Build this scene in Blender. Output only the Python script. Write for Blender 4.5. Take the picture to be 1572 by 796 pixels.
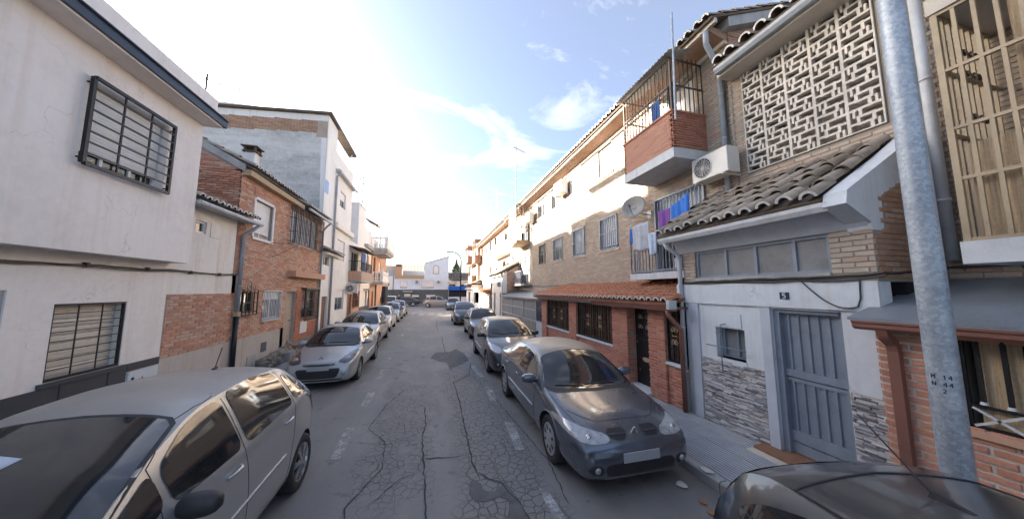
import bpy, bmesh, math, random
from mathutils import Vector, Matrix
from mathutils.bvhtree import BVHTree
from mathutils import geometry as mgeo
R=math.radians; rnd=random.Random(7)
sc=bpy.context.scene
for o in list(bpy.data.objects): bpy.data.objects.remove(o)
col=sc.collection
# ---------------------------------------------------------------- camera
cam_d=bpy.data.cameras.new('camera'); cam=bpy.data.objects.new('camera',cam_d); col.objects.link(cam)
cam_d.sensor_width=36; cam_d.lens=36*460/1572; cam_d.clip_start=.05; cam_d.clip_end=2000
cam.location=(0,0,2.5); cam.rotation_euler=(R(90+5.85),0,R(-14.86)); sc.camera=cam
# ---------------------------------------------------------------- light
SUN_AZ,SUN_EL=50,16.6           # degrees left of the street direction (+Y), above the horizon
sd=Vector((-math.sin(R(SUN_AZ))*math.cos(R(SUN_EL)),math.cos(R(SUN_AZ))*math.cos(R(SUN_EL)),math.sin(R(SUN_EL))))
sl=bpy.data.lights.new('sun','SUN'); sl.energy=3.6; sl.angle=R(.53); sl.color=(1,.92,.80)
so=bpy.data.objects.new('sun',sl); col.objects.link(so); so.rotation_euler=sd.to_track_quat('Z','Y').to_euler(); so.location=(-30,20,30)
wd=bpy.data.worlds.new('World'); sc.world=wd; wd.use_nodes=True
def world():
    nt=wd.node_tree; nt.nodes.clear(); N=nt.nodes.new; L=nt.links.new
    out=N('ShaderNodeOutputWorld'); bg=N('ShaderNodeBackground'); bg.inputs[1].default_value=.10
    sky=N('ShaderNodeTexSky'); sky.sky_type='NISHITA'; sky.sun_disc=False; sky.sun_elevation=R(SUN_EL); sky.sun_rotation=R(-SUN_AZ)
    sky.dust_density=5; sky.air_density=1.0; sky.ozone_density=2.5; sky.altitude=600
    tc=N('ShaderNodeTexCoord'); mp=N('ShaderNodeMapping'); mp.inputs['Scale'].default_value=(1.0,1.6,3.2); mp.inputs['Rotation'].default_value=(0,.2,.5)
    L(tc.outputs['Generated'],mp.inputs[0])
    nz=N('ShaderNodeTexNoise'); nz.inputs['Scale'].default_value=2.1; nz.inputs['Detail'].default_value=9; nz.inputs['Roughness'].default_value=.62; nz.inputs['Distortion'].default_value=.5
    L(mp.outputs[0],nz.inputs['Vector'])
    cr=N('ShaderNodeValToRGB'); cr.color_ramp.elements[0].position=.52; cr.color_ramp.elements[1].position=.85
    cr.color_ramp.elements[0].color=(.09,.09,.09,1); cr.color_ramp.elements[1].color=(.6,.6,.6,1)
    L(nz.outputs[0],cr.inputs[0])
    mx=N('ShaderNodeMixRGB'); mx.inputs[2].default_value=(2.9,2.85,2.8,1)
    gm=N('ShaderNodeGamma'); gm.inputs[1].default_value=1.3; L(sky.outputs[0],gm.inputs[0]); ga=N('ShaderNodeVectorMath'); ga.operation='MULTIPLY'; ga.inputs[1].default_value=(.240,.240,.240); L(gm.outputs[0],ga.inputs[0])
    L(cr.outputs[0],mx.inputs[0]); L(ga.outputs[0],mx.inputs[1]); L(mx.outputs[0],bg.inputs[0]); L(bg.outputs[0],out.inputs[0])
world()
sc.view_settings.view_transform='Standard'; sc.view_settings.look='None'; sc.view_settings.gamma=1; sc.view_settings.exposure=3.6
sc.view_settings.use_curve_mapping=False
# ---------------------------------------------------------------- materials
class NT:
    def __init__(s,name):
        s.m=bpy.data.materials.new(name); s.m.use_nodes=True; s.t=s.m.node_tree; s.b=s.t.nodes['Principled BSDF']
        s.geo=s.t.nodes.new('ShaderNodeNewGeometry')
    def n(s,t): return s.t.nodes.new(t)
    def l(s,a,b): s.t.links.new(a,b)
    def put(s,sock,v):
        if isinstance(v,(int,float)): sock.default_value=v
        elif isinstance(v,(tuple,list)): sock.default_value=v
        else: s.l(v,sock)
    def math(s,op,a,b=None,c=None,clamp=False):
        n=s.n('ShaderNodeMath'); n.operation=op; n.use_clamp=clamp
        s.put(n.inputs[0],a)
        if b is not None: s.put(n.inputs[1],b)
        if c is not None: s.put(n.inputs[2],c)
        return n.outputs[0]
    def xyz(s,v=None):
        n=s.n('ShaderNodeSeparateXYZ'); s.l(v or s.geo.outputs['Position'],n.inputs[0]); return n.outputs
    def comb(s,x,y,z):
        n=s.n('ShaderNodeCombineXYZ')
        for i,v in enumerate((x,y,z)): s.put(n.inputs[i],v)
        return n.outputs[0]
    def noise(s,scale,detail=4,rough=.55,vec=None,dist=0,sc3=None):
        n=s.n('ShaderNodeTexNoise'); n.inputs['Scale'].default_value=scale; n.inputs['Detail'].default_value=detail
        n.inputs['Roughness'].default_value=rough; n.inputs['Distortion'].default_value=dist
        v=vec or s.geo.outputs['Position']
        if sc3:
            m=s.n('ShaderNodeMapping'); m.inputs['Scale'].default_value=sc3; s.l(v,m.inputs[0]); v=m.outputs[0]
        s.l(v,n.inputs['Vector']); return n.outputs[0]
    def ramp(s,v,stops):
        n=s.n('ShaderNodeValToRGB'); e=n.color_ramp.elements
        while len(e)<len(stops): e.new(.5)
        for i,(p,c) in enumerate(stops):
            e[i].position=p; e[i].color=(c,c,c,1) if isinstance(c,(int,float)) else (*c,1)
        s.l(v,n.inputs[0]); return n.outputs[0]
    def mix(s,f,a,b,mode='MIX'):
        n=s.n('ShaderNodeMixRGB'); n.blend_type=mode
        s.put(n.inputs[0],f)
        for i,v in ((1,a),(2,b)): s.put(n.inputs[i],(*v,1) if isinstance(v,(tuple,list)) and len(v)==3 else v)
        return n.outputs[0]
    def bump(s,h,strength=.3,dist=.01):
        n=s.n('ShaderNodeBump'); n.inputs['Strength'].default_value=strength; n.inputs['Distance'].default_value=dist
        s.l(h,n.inputs['Height']); s.l(n.outputs[0],s.b.inputs['Normal'])
    def fin(s,colr=None,rough=.7,metal=0,**k):
        if colr is not None: s.put(s.b.inputs['Base Color'],(*colr,1) if isinstance(colr,(tuple,list)) and len(colr)==3 else colr)
        s.put(s.b.inputs['Roughness'],rough); s.b.inputs['Metallic'].default_value=metal
        for a,v in k.items(): s.put(s.b.inputs[a.replace('_',' ')],v)
        return s.m
def mul(c,f): return tuple(min(1,x*f) for x in c)
def pm(name,c,rough=.7,metal=0,var=.12,sc1=3,sc2=40,bump=.15,streak=0,dist=.004,**k):
    n=NT(name); a=n.noise(sc1,5,.6); b=n.noise(sc2,4,.7)
    f=n.math('ADD',n.math('MULTIPLY',a,.65),n.math('MULTIPLY',b,.35))
    cc=n.ramp(f,[(.3,mul(c,1-var*1.6)),(.5,c),(.72,mul(c,1+var))])
    if streak:
        s_=n.noise(2.2,5,.6,sc3=(3,3,.16)); cc=n.mix(n.ramp(s_,[(.5,0),(.75,streak)]),cc,mul(c,.5))
    if bump: n.bump(b,bump,dist)
    return n.fin(cc,rough,metal,**k)
def plaster(name,c,dirt=.35,warm=(.42,.33,.24)):
    """rendered wall: soft blotches, rain streaks, hairline relief"""
    n=NT(name); a=n.noise(.9,6,.6); b=n.noise(9,6,.65); g=n.noise(90,3,.7)
    s_=n.noise(1.6,6,.65,sc3=(2.6,2.6,.14)); s2=n.noise(5,4,.6,sc3=(2,2,.12))
    cc=n.ramp(n.math('ADD',n.math('MULTIPLY',a,.6),n.math('MULTIPLY',b,.4)),[(.3,mul(c,.86)),(.52,c),(.75,mul(c,1.06))])
    cc=n.mix(n.ramp(n.math('MULTIPLY',s_,n.math('ADD',s2,.35)),[(.42,0),(.7,dirt)]),cc,tuple(x*y*1.6 for x,y in zip(c,warm)))
    v=n.n('ShaderNodeTexVoronoi'); v.feature='DISTANCE_TO_EDGE'; v.inputs['Scale'].default_value=.9
    dv=n.n('ShaderNodeVectorMath'); dv.operation='MULTIPLY_ADD'; vn=n.n('ShaderNodeTexNoise'); vn.inputs['Scale'].default_value=2.5; vn.inputs['Detail'].default_value=6; n.l(n.geo.outputs['Position'],vn.inputs['Vector']); n.l(vn.outputs['Color'],dv.inputs[0]); dv.inputs[1].default_value=(.9,.9,.9); n.l(n.geo.outputs['Position'],dv.inputs[2]); n.l(dv.outputs[0],v.inputs['Vector'])
    hc=n.math('MULTIPLY',n.ramp(v.outputs['Distance'],[(.002,1),(.007,0)]),n.ramp(a,[(.5,0),(.62,.5)])); cc=n.mix(hc,cc,mul(c,.35))
    pz=n.xyz()[2]; sp=n.math('MULTIPLY',n.ramp(n.math('MULTIPLY',n.math('ADD',pz,n.math('MULTIPLY',b,.5)),.5),[(.15,.55),(.42,0)]),n.ramp(b,[(.35,.2),(.65,1)])); cc=n.mix(sp,cc,(.17,.145,.12))
    n.bump(n.math('ADD',n.math('MULTIPLY',b,.8),n.math('MULTIPLY',g,.3)),.3,.012)
    return n.fin(cc,.85)
def brickmat(name,cols,Lb,h,axis,mortar=None,sp=.35,bumpk=.4):
    """colour picked per brick from its cell on the world grid; mortar given = joints drawn too (far walls)"""
    n=NT(name); x,y,z=n.xyz(); u=y if axis=='Y' else x
    row=n.math('FLOOR',n.math('DIVIDE',z,h)); sh=n.math('MULTIPLY',n.math('FLOORED_MODULO',row,2),.5)
    uu=n.math('ADD',n.math('DIVIDE',u,Lb),sh); cel=n.math('FLOOR',uu)
    w=n.n('ShaderNodeTexWhiteNoise'); w.noise_dimensions='2D'; n.l(n.comb(cel,row,0),w.inputs['Vector'])
    k=len(cols); cc=n.ramp(w.outputs[0],[(i/k,cols[i]) for i in range(k)]); 
    b=n.noise(45,5,.7); a=n.noise(1.1,5,.6)
    cc=n.mix(n.ramp(b,[(.35,sp),(.6,0)]),cc,mul(cols[0],.45))
    cc=n.mix(n.ramp(a,[(.45,0),(.75,.45)]),cc,mul(cols[-1],.55))
    if mortar:
        fu=n.math('FRACT',uu); fz=n.math('FRACT',n.math('DIVIDE',z,h))
        eu=n.math('MINIMUM',fu,n.math('SUBTRACT',1,fu)); ez=n.math('MINIMUM',fz,n.math('SUBTRACT',1,fz))
        m=n.math('MULTIPLY',n.math('GREATER_THAN',n.math('MULTIPLY',eu,Lb),.006),n.math('GREATER_THAN',n.math('MULTIPLY',ez,h),.007))
        cc=n.mix(m,mortar,cc); n.bump(n.math('ADD',m,n.math('MULTIPLY',b,.3)),.6,.008)
    else: n.bump(b,bumpk,.006)
    return n.fin(cc,.88)
def objrand(name,cols,rough=.85,bump=.4,dark=.35,sc=30,**k):
    """colour picked per object (shared mesh), plus grain and grime"""
    n=NT(name); oi=n.n('ShaderNodeObjectInfo'); w=n.n('ShaderNodeTexWhiteNoise'); w.noise_dimensions='4D'
    n.l(oi.outputs['Random'],w.inputs['W']); at=n.n('ShaderNodeAttribute'); at.attribute_name='pc'
    f=n.math('FRACT',n.math('ADD',oi.outputs['Random'],at.outputs['Fac']))
    cc=n.ramp(f,[((i+.5)/len(cols),c) for i,c in enumerate(cols)]); b=n.noise(sc,5,.7); a=n.noise(4,5,.6)
    cc=n.mix(n.ramp(n.math('ADD',n.math('MULTIPLY',a,.6),n.math('MULTIPLY',b,.4)),[(.4,0),(.65,dark)]),cc,mul(cols[0],.3))
    if bump: n.bump(b,bump,.006)
    return n.fin(cc,rough,**k)
def paint(name,c,rough=.32,metal=.0,coat=.6,dust=.3,flake=0):
    n=NT(name); tc=n.n('ShaderNodeTexCoord'); a=n.noise(1.7,5,.6,vec=tc.outputs['Object']); g=n.noise(60,3,.7,vec=tc.outputs['Object'])
    nx,ny,nz=n.xyz(n.geo.outputs['Normal'])
    up=n.math('MULTIPLY',n.math('MULTIPLY',n.ramp(nz,[(.3,0),(.95,1)]),n.ramp(a,[(.3,.6),(.7,1)])),n.ramp(n.math('MULTIPLY',n.xyz(tc.outputs['Object'])[2],.5),[(.58,.1),(.66,1)]))
    d=n.math('MULTIPLY',up,dust)
    cc=n.mix(d,c,(.27,.24,.20)); cc=n.mix(n.ramp(g,[(.4,.0),(.8,.12)]),cc,mul(c,.5))
    ro=n.math('ADD',rough,n.math('MULTIPLY',d,.5))
    ob=n.xyz(tc.outputs['Object'])[2]
    low=n.math('MULTIPLY',n.ramp(ob,[(.15,1),(.5,0)]),n.ramp(g,[(.3,.2),(.7,.6)])); cc=n.mix(low,cc,(.2,.185,.165))
    return n.fin(cc,ro,metal,Coat_Weight=coat,Coat_Roughness=n.math('ADD',.05,n.math('MULTIPLY',d,.55)))
M={}
def asphalt():
    n=NT('asphalt'); x,y,z=n.xyz(); P=n.geo.outputs['Position']
    big=n.noise(.45,6,.6); mid=n.noise(3.5,6,.65); fine=n.noise(130,3,.8); ag=n.noise(420,2,.9)
    lng=n.noise(1.3,6,.6,sc3=(1.6,.22,1))
    f=n.math('ADD',n.math('MULTIPLY',big,.35),n.math('ADD',n.math('MULTIPLY',mid,.25),n.math('MULTIPLY',lng,.4)))
    cc=n.ramp(f,[(.32,(.18,.175,.168)),(.5,(.245,.237,.227)),(.68,(.32,.308,.292))])
    cc=n.mix(n.ramp(ag,[(.35,.6),(.65,0)]),cc,(.07,.07,.07)); cc=n.mix(n.ramp(fine,[(.58,0),(.75,.5)]),cc,(.33,.32,.31))
    sp=n.noise(11,3,.5); cc=n.mix(n.ramp(sp,[(.66,0),(.72,.5)]),cc,(.06,.058,.058)); w3=n.noise(.9,5,.65,sc3=(1,.3,1)); cc=n.mix(n.ramp(w3,[(.5,0),(.7,.35)]),cc,(.30,.295,.29))
    st=n.noise(2.6,4,.5,dist=.4); cc=n.mix(n.ramp(st,[(.64,0),(.72,.55)]),cc,(.05,.048,.047))
    # alligator cracking in two worn bands of the carriageway
    wob=n.noise(2.2,4,.6); wb2=n.noise(.8,3,.5)
    def band(xc,hw,y0,y1,th):
        dx=n.math('ABSOLUTE',n.math('SUBTRACT',n.math('ADD',x,n.math('MULTIPLY',n.math('SUBTRACT',wb2,.5),.9)),xc))
        a=n.ramp(n.math('SUBTRACT',hw,dx),[(0,0),(.25,1)])
        b=n.math('MULTIPLY',n.ramp(n.math('MULTIPLY',n.math('SUBTRACT',y,y0),.1),[(0,0),(.08,1)]),n.ramp(n.math('MULTIPLY',n.math('SUBTRACT',y1,y),.1),[(0,0),(.12,1)]))
        return n.math('MULTIPLY',n.math('MULTIPLY',a,b),n.ramp(wob,[(th,0),(th+.1,1)]))
    msk=n.math('MAXIMUM',band(1.02,.72,2.0,10.5,.26),n.math('MULTIPLY',band(-.45,.65,3.6,9.4,.38),.8))
    msk=n.math('MAXIMUM',msk,n.math('MULTIPLY',band(0,2.6,9,34,.55),.35))
    vs=n.math('ADD',1,0)
    vn=n.n('ShaderNodeTexNoise'); vn.inputs['Scale'].default_value=5; n.l(P,vn.inputs['Vector'])
    dv=n.n('ShaderNodeVectorMath'); dv.operation='MULTIPLY_ADD'; n.l(vn.outputs['Color'],dv.inputs[0]); dv.inputs[1].default_value=(.12,.12,0); n.l(P,dv.inputs[2])
    def vor(s):
        v=n.n('ShaderNodeTexVoronoi'); v.voronoi_dimensions='2D'; v.feature='DISTANCE_TO_EDGE'; v.inputs['Scale'].default_value=s; n.l(dv.outputs[0],v.inputs['Vector']); return v.outputs['Distance']
    v1=vor(8.2); v2=vor(3.1)
    c1=n.ramp(v1,[(.012,1),(.055,0)]); c2=n.ramp(v2,[(.006,1),(.022,0)])
    ck=n.math('MULTIPLY',n.math('MAXIMUM',c1,n.math('MULTIPLY',c2,.8)),msk,clamp=True)
    cc=n.mix(n.math('MULTIPLY',msk,.35),cc,(.15,.145,.14)); cc=n.mix(n.math('MULTIPLY',ck,.85),cc,(.035,.033,.033))
    # dirt and tyre rubber beside the kerbs
    ax=n.math('ABSOLUTE',x); cc=n.mix(n.math('MULTIPLY',n.ramp(n.math('MULTIPLY',n.math('ADD',ax,n.math('MULTIPLY',wob,.3)),.2),[(.66,0),(.74,.7)]),mid),cc,(.05,.042,.035))
    h=n.math('SUBTRACT',n.math('ADD',n.math('MULTIPLY',ag,.35),n.math('MULTIPLY',fine,.3)),n.math('MULTIPLY',ck,2.2))
    n.bump(h,.55,.012); return n.fin(cc,n.ramp(mid,[(.3,.62),(.7,.85)]))
M['asphalt']=asphalt()
M['white_wall']=plaster('white_render',(.80,.735,.68),.28)
M['white_wall2']=plaster('cream_render',(.76,.71,.65),.55)
M['white_wall3']=plaster('pale_render',(.76,.74,.71),.35)
M['house5_white']=plaster('blue_white_render',(.58,.61,.64),.35)
M['grey_render']=plaster('grey_render',(.42,.40,.37),.5)
M['plinth_render']=plaster('plinth_render',(.48,.43,.38),.6)
def rawr():
    n=NT('raw_render'); a=n.noise(.7,7,.65,sc3=(.7,.7,2.2)); b=n.noise(6,7,.75); g=n.noise(35,4,.7)
    f=n.math('ADD',n.math('MULTIPLY',a,.6),n.math('MULTIPLY',b,.4)); cc=n.ramp(f,[(.32,(.30,.29,.275)),(.45,(.47,.455,.43)),(.55,(.58,.565,.54)),(.7,(.66,.66,.66))])
    n.bump(n.math('ADD',b,n.math('MULTIPLY',g,.4)),.9,.03); return n.fin(cc,.95)
M['raw_render']=rawr()
M['brown_render']=plaster('brown_render',(.52,.30,.20),.4)
M['dark_render']=plaster('dark_grey_render',(.10,.11,.12),.4)
M['concrete']=pm('concrete',(.36,.35,.33),.85,var=.25,sc1=2,sc2=60,bump=.35,streak=.5)
M['slab_white']=pm('painted_concrete',(.50,.52,.54),.75,var=.12,streak=.45,bump=.2)
M['pave']=objrand('paving_tile',[(.34,.36,.39),(.39,.41,.43),(.44,.45,.46),(.36,.38,.41)],.85,.5,.3)
M['pave_base']=pm('pavement_bed',(.28,.28,.28),.9,var=.3,bump=.4)
M['kerb']=objrand('kerb_stone',[(.32,.32,.32),(.38,.37,.36),(.35,.35,.35)],.85,.6,.4)
M['slate']=pm('dark_tile',(.052,.054,.062),.45,var=.15,sc1=2,bump=.05)
M['line_white']=None
def worn(name,c,th=.47):
    n=NT(name); a=n.noise(26,6,.75); b=n.noise(3.5,5,.6); f=n.math('ADD',n.math('MULTIPLY',a,.55),n.math('MULTIPLY',b,.45))
    cc=n.ramp(f,[(th-.07,(.17,.165,.16)),(th+.02,mul(c,.7)),(th+.12,c)]); n.bump(a,.3,.004); return n.fin(cc,.8)
M['line_white']=worn('worn_white_line',(.46,.46,.45),.52)
M['line_pale']=worn('very_worn_white_line',(.33,.33,.34),.53)
M['crack']=pm('crack',(.045,.043,.042),.95,bump=.3)
M['patch']=pm('asphalt_patch',(.105,.104,.106),.9,var=.35,sc1=6,sc2=160,bump=.6)
RED=[(.44,.19,.12),(.57,.26,.165),(.66,.36,.235),(.48,.22,.155),(.60,.41,.30)]
LB=(.245,.066)     # brick module: length and height with joint
M['brick_red']=brickmat('red_brick',RED,LB[0],LB[1],'Y')
M['brick_red_x']=brickmat('red_brick_gable',RED,LB[0],LB[1],'X')
RP=[(.40,.13,.085),(.54,.18,.115),(.60,.26,.165),(.46,.16,.11),(.56,.24,.16)]
M['brick_porch']=brickmat('porch_brick',RP,LB[0],LB[1],'Y'); M['brick_porch_x']=brickmat('porch_brick_side',RP,LB[0],LB[1],'X')
OR=[(.44,.18,.11),(.52,.24,.15),(.58,.30,.19),(.48,.22,.16)]
M['brick_orange']=brickmat('orange_brick',OR,.27,.075,'Y')
PL=[(.38,.30,.23),(.46,.37,.29),(.53,.44,.35),(.44,.29,.21),(.50,.42,.33),(.42,.35,.29)]
M['brick_pale']=brickmat('pale_brick',PL,LB[0],LB[1],'Y',sp=.25); M['brick_pale_x']=brickmat('pale_brick_gable',[(.40,.20,.12),(.45,.27,.17),(.48,.36,.26),(.40,.22,.14)],LB[0],LB[1],'X')
M['brick_pale_far']=brickmat('pale_brick_far',PL,LB[0],LB[1],'Y',(.40,.36,.31)); M['brick_red_far']=brickmat('red_brick_far',RED,LB[0],LB[1],'Y',(.30,.25,.21))
M['brick_balc']=brickmat('balcony_brick',[(.36,.14,.09),(.44,.18,.12),(.48,.22,.15)],.245,.06,'Y'); M['brick_balc_x']=brickmat('balcony_brick_side',[(.36,.14,.09),(.44,.18,.12),(.48,.22,.15)],.245,.06,'X')
M['mortar_grey']=pm('grey_mortar',(.40,.32,.26),.95,bump=.5); M['mortar_dark']=pm('dark_mortar',(.36,.27,.21),.95,bump=.5)
M['mortar_light']=pm('pale_mortar',(.50,.46,.40),.95,bump=.5); M['mortar_pale']=pm('sand_mortar',(.27,.235,.195),.95,bump=.5)
M['stone_strip']=objrand('stone_strip',[(.14,.14,.16),(.34,.34,.35),(.52,.52,.53),(.64,.64,.66),(.42,.37,.31),(.24,.24,.28),(.58,.56,.55)],.8,.5,.08)
M['rubble']=pm('rubble_stone',(.27,.235,.19),.92,var=.5,sc1=7,sc2=40,bump=.9,dist=.04)
M['tile_old']=objrand('weathered_roof_tile',[(.27,.225,.175),(.37,.31,.245),(.46,.39,.31),(.31,.26,.21),(.38,.28,.20)],.9,.7,.5,sc=22)
M['tile_red']=objrand('clay_roof_tile',[(.46,.19,.10),(.54,.24,.13),(.50,.22,.12),(.42,.18,.11)],.8,.4,.3)
M['tile_rim']=pm('limewashed_tile_end',(.62,.60,.57),.85,var=.2,sc2=50,bump=.3)
M['tile_bed']=pm('roof_bed',(.10,.075,.055),.95,var=.4,bump=.6)
M['tile_bed_red']=pm('roof_bed_red',(.26,.10,.05),.9,var=.35,bump=.5)
M['moss']=pm('dry_roof_growth',(.17,.13,.09),.98,var=.5,sc1=20,sc2=90,bump=1)
M['black_iron']=pm('black_iron',(.018,.018,.02),.42,.3,var=.2,bump=.05)
M['rusty_iron']=pm('brown_iron',(.075,.055,.045),.6,.3,var=.4,bump=.1)
M['grey_iron']=pm('grey_painted_iron',(.17,.20,.25),.45,.3,var=.15,bump=.05)
M['beige_iron']=pm('beige_painted_iron',(.33,.26,.17),.55,.1,var=.2,bump=.05)
M['white_iron']=pm('white_painted_iron',(.55,.56,.57),.45,.1,var=.12,bump=.05)
M['galv']=NT('galvanised_steel')
def galv():
    n=M['galv']; v=n.n('ShaderNodeTexVoronoi'); v.inputs['Scale'].default_value=42; n.l(n.geo.outputs['Position'],v.inputs['Vector'])
    a=n.noise(3,5,.6); f=n.noise(110,5,.75); sepc=n.math('ADD',n.math('MULTIPLY',n.xyz(v.outputs['Color'])[0],.5),n.math('MULTIPLY',n.noise(1.4,5,.6,sc3=(6,6,.35)),.5))
    cc=n.ramp(n.math('ADD',n.math('MULTIPLY',sepc,.3),n.math('ADD',n.math('MULTIPLY',a,.35),n.math('MULTIPLY',f,.35))),[(.36,(.23,.26,.30)),(.5,(.33,.37,.41)),(.62,(.46,.49,.52))])
    n.bump(f,.12,.003); M['galv']=n.fin(cc,n.ramp(f,[(.3,.42),(.7,.62)]),.45)
galv()
M['pipe_grey']=pm('grey_plastic_pipe',(.30,.335,.37),.5,var=.12,sc1=5,bump=.05,streak=.3)
M['pipe_pale']=pm('pale_pipe',(.44,.46,.48),.5,var=.12,sc1=5,bump=.05,streak=.3)
M['gutter_white']=pm('pale_gutter',(.47,.48,.49),.5,var=.15,sc1=5,bump=.05,streak=.35)
M['gutter_dark']=pm('dark_gutter',(.035,.045,.065),.35,.2,var=.1,bump=.03)
M['brown_metal']=pm('brown_painted_metal',(.22,.10,.075),.4,.2,var=.15,bump=.04)
M['grey_metal']=pm('blue_grey_door_paint',(.23,.27,.325),.42,.15,var=.14,sc1=3,bump=.06,streak=.3)
M['sheet_roof']=pm('grey_roof_sheet',(.20,.225,.255),.5,.25,var=.25,sc1=1.5,bump=.1)
M['shutter']=pm('pale_shutter',(.74,.72,.69),.5,var=.08,bump=.03)
M['shutter_grey']=pm('grey_shutter',(.45,.48,.53),.5,var=.08,bump=.03)
M['shutter_tan']=pm('tan_blind',(.66,.58,.48),.6,var=.12,bump=.05)
M['frame_alu']=pm('aluminium_frame',(.42,.43,.44),.35,.5,var=.08,bump=.02)
M['frame_white']=pm('white_frame',(.60,.60,.59),.4,var=.06,bump=.02)
M['frame_brown']=pm('brown_frame',(.12,.06,.035),.5,var=.2,bump=.05)
M['wood']=pm('brown_wood',(.16,.085,.05),.6,var=.3,sc1=6,bump=.2)
M['cable']=pm('black_cable',(.022,.022,.024),.6,var=.2,bump=0)
M['cable_grey']=pm('grey_cable',(.20,.20,.20),.6,var=.2,bump=0)
M['plastic_white']=pm('off_white_plastic',(.58,.57,.54),.42,var=.07,bump=.03)
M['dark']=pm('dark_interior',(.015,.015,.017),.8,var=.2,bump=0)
M['soffit']=pm('brown_soffit',(.30,.185,.12),.8,var=.2,streak=.3)
M['brown_dark']=plaster('weathered_brown_render',(.27,.155,.10),.4)
M['aerial']=pm('dull_aerial_metal',(.03,.035,.045),.5,.3,var=.1,bump=0)
M['cornice']=pm('cream_cornice',(.52,.46,.38),.8,var=.15,streak=.3)
def glassm(name,c=(.02,.022,.026),rough=.06,var=0):
    n=NT(name); a=n.noise(2.5,4,.6); g=n.noise(30,3,.6)
    cc=n.mix(n.ramp(a,[(.45,0),(.75,.35)]),c,(.09,.085,.08)); return n.fin(cc,n.math('ADD',rough,n.math('MULTIPLY',g,.06)),0,Coat_Weight=.5,IOR=1.55)
M['pane']=glassm('window_glass'); M['car_glass']=glassm('car_glass',(.012,.014,.017),.03)
M['frosted']=pm('dusty_frosted_glass',(.20,.205,.215),.45,var=.2,sc1=3,bump=.02)
M['rubber']=pm('tyre_rubber',(.022,.022,.023),.8,var=.25,sc2=70,bump=.2)
M['alloy']=pm('alloy_rim',(.38,.38,.37),.32,.75,var=.15,bump=.03)
M['hubcap']=pm('silver_hubcap',(.40,.41,.42),.38,.4,var=.1,bump=.02)
M['trim_black']=pm('black_plastic_trim',(.022,.022,.024),.55,var=.2,bump=.1)
M['chrome']=pm('chrome',(.60,.60,.60),.12,1,var=.05,bump=0)
M['lamp_clear']=pm('clear_lamp_lens',(.36,.37,.38),.10,.25,var=.35,sc1=14,sc2=60,bump=.25,Coat_Weight=1.0)
M['lamp_dark']=pm('dark_lamp_housing',(.06,.06,.065),.12,.3,var=.4,sc1=14,bump=.1,Coat_Weight=1.0)
M['lamp_amber']=pm('amber_lens',(.45,.16,.02),.2,var=.1,bump=0)
M['plate']=pm('number_plate',(.36,.37,.39),.4,var=.06,bump=0)
M['rust_step']=pm('rust_coloured_step',(.22,.11,.06),.75,var=.3,sc1=8,bump=.2)
M['number_blue']=pm('blue_enamel',(.03,.045,.085),.25,var=.1,bump=0); M['number_white']=pm('white_enamel',(.62,.63,.64),.25,var=.04,bump=0)
M['blue_tile']=pm('pale_blue_tile',(.22,.36,.62),.35,var=.15,sc1=9,bump=.05)
M['foliage']=objrand('dark_foliage',[(.03,.05,.022),(.045,.07,.03),(.06,.085,.04)],.8,.3,.3)
M['bark']=pm('bark',(.10,.07,.05),.95,var=.3,bump=.6)
def reed():
    n=NT('reed_mat'); x,y,z=n.xyz(); a=n.noise(3,4,.6,sc3=(22,22,.6)); b=n.noise(50,4,.7)
    cc=n.ramp(n.math('ADD',n.math('MULTIPLY',a,.7),n.math('MULTIPLY',b,.3)),[(.3,(.24,.16,.09)),(.5,(.46,.34,.21)),(.7,(.58,.46,.31))])
    n.bump(a,.8,.01); return n.fin(cc,.8)
M['reed']=reed()
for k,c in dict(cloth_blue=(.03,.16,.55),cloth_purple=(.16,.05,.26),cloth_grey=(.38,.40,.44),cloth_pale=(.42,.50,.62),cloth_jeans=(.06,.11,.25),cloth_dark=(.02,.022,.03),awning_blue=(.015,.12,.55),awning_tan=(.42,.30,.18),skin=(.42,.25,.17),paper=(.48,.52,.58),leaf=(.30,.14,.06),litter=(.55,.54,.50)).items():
    M[k]=pm(k+'_material',c,.8,var=.18,sc1=10,sc2=80,bump=.15)
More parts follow.
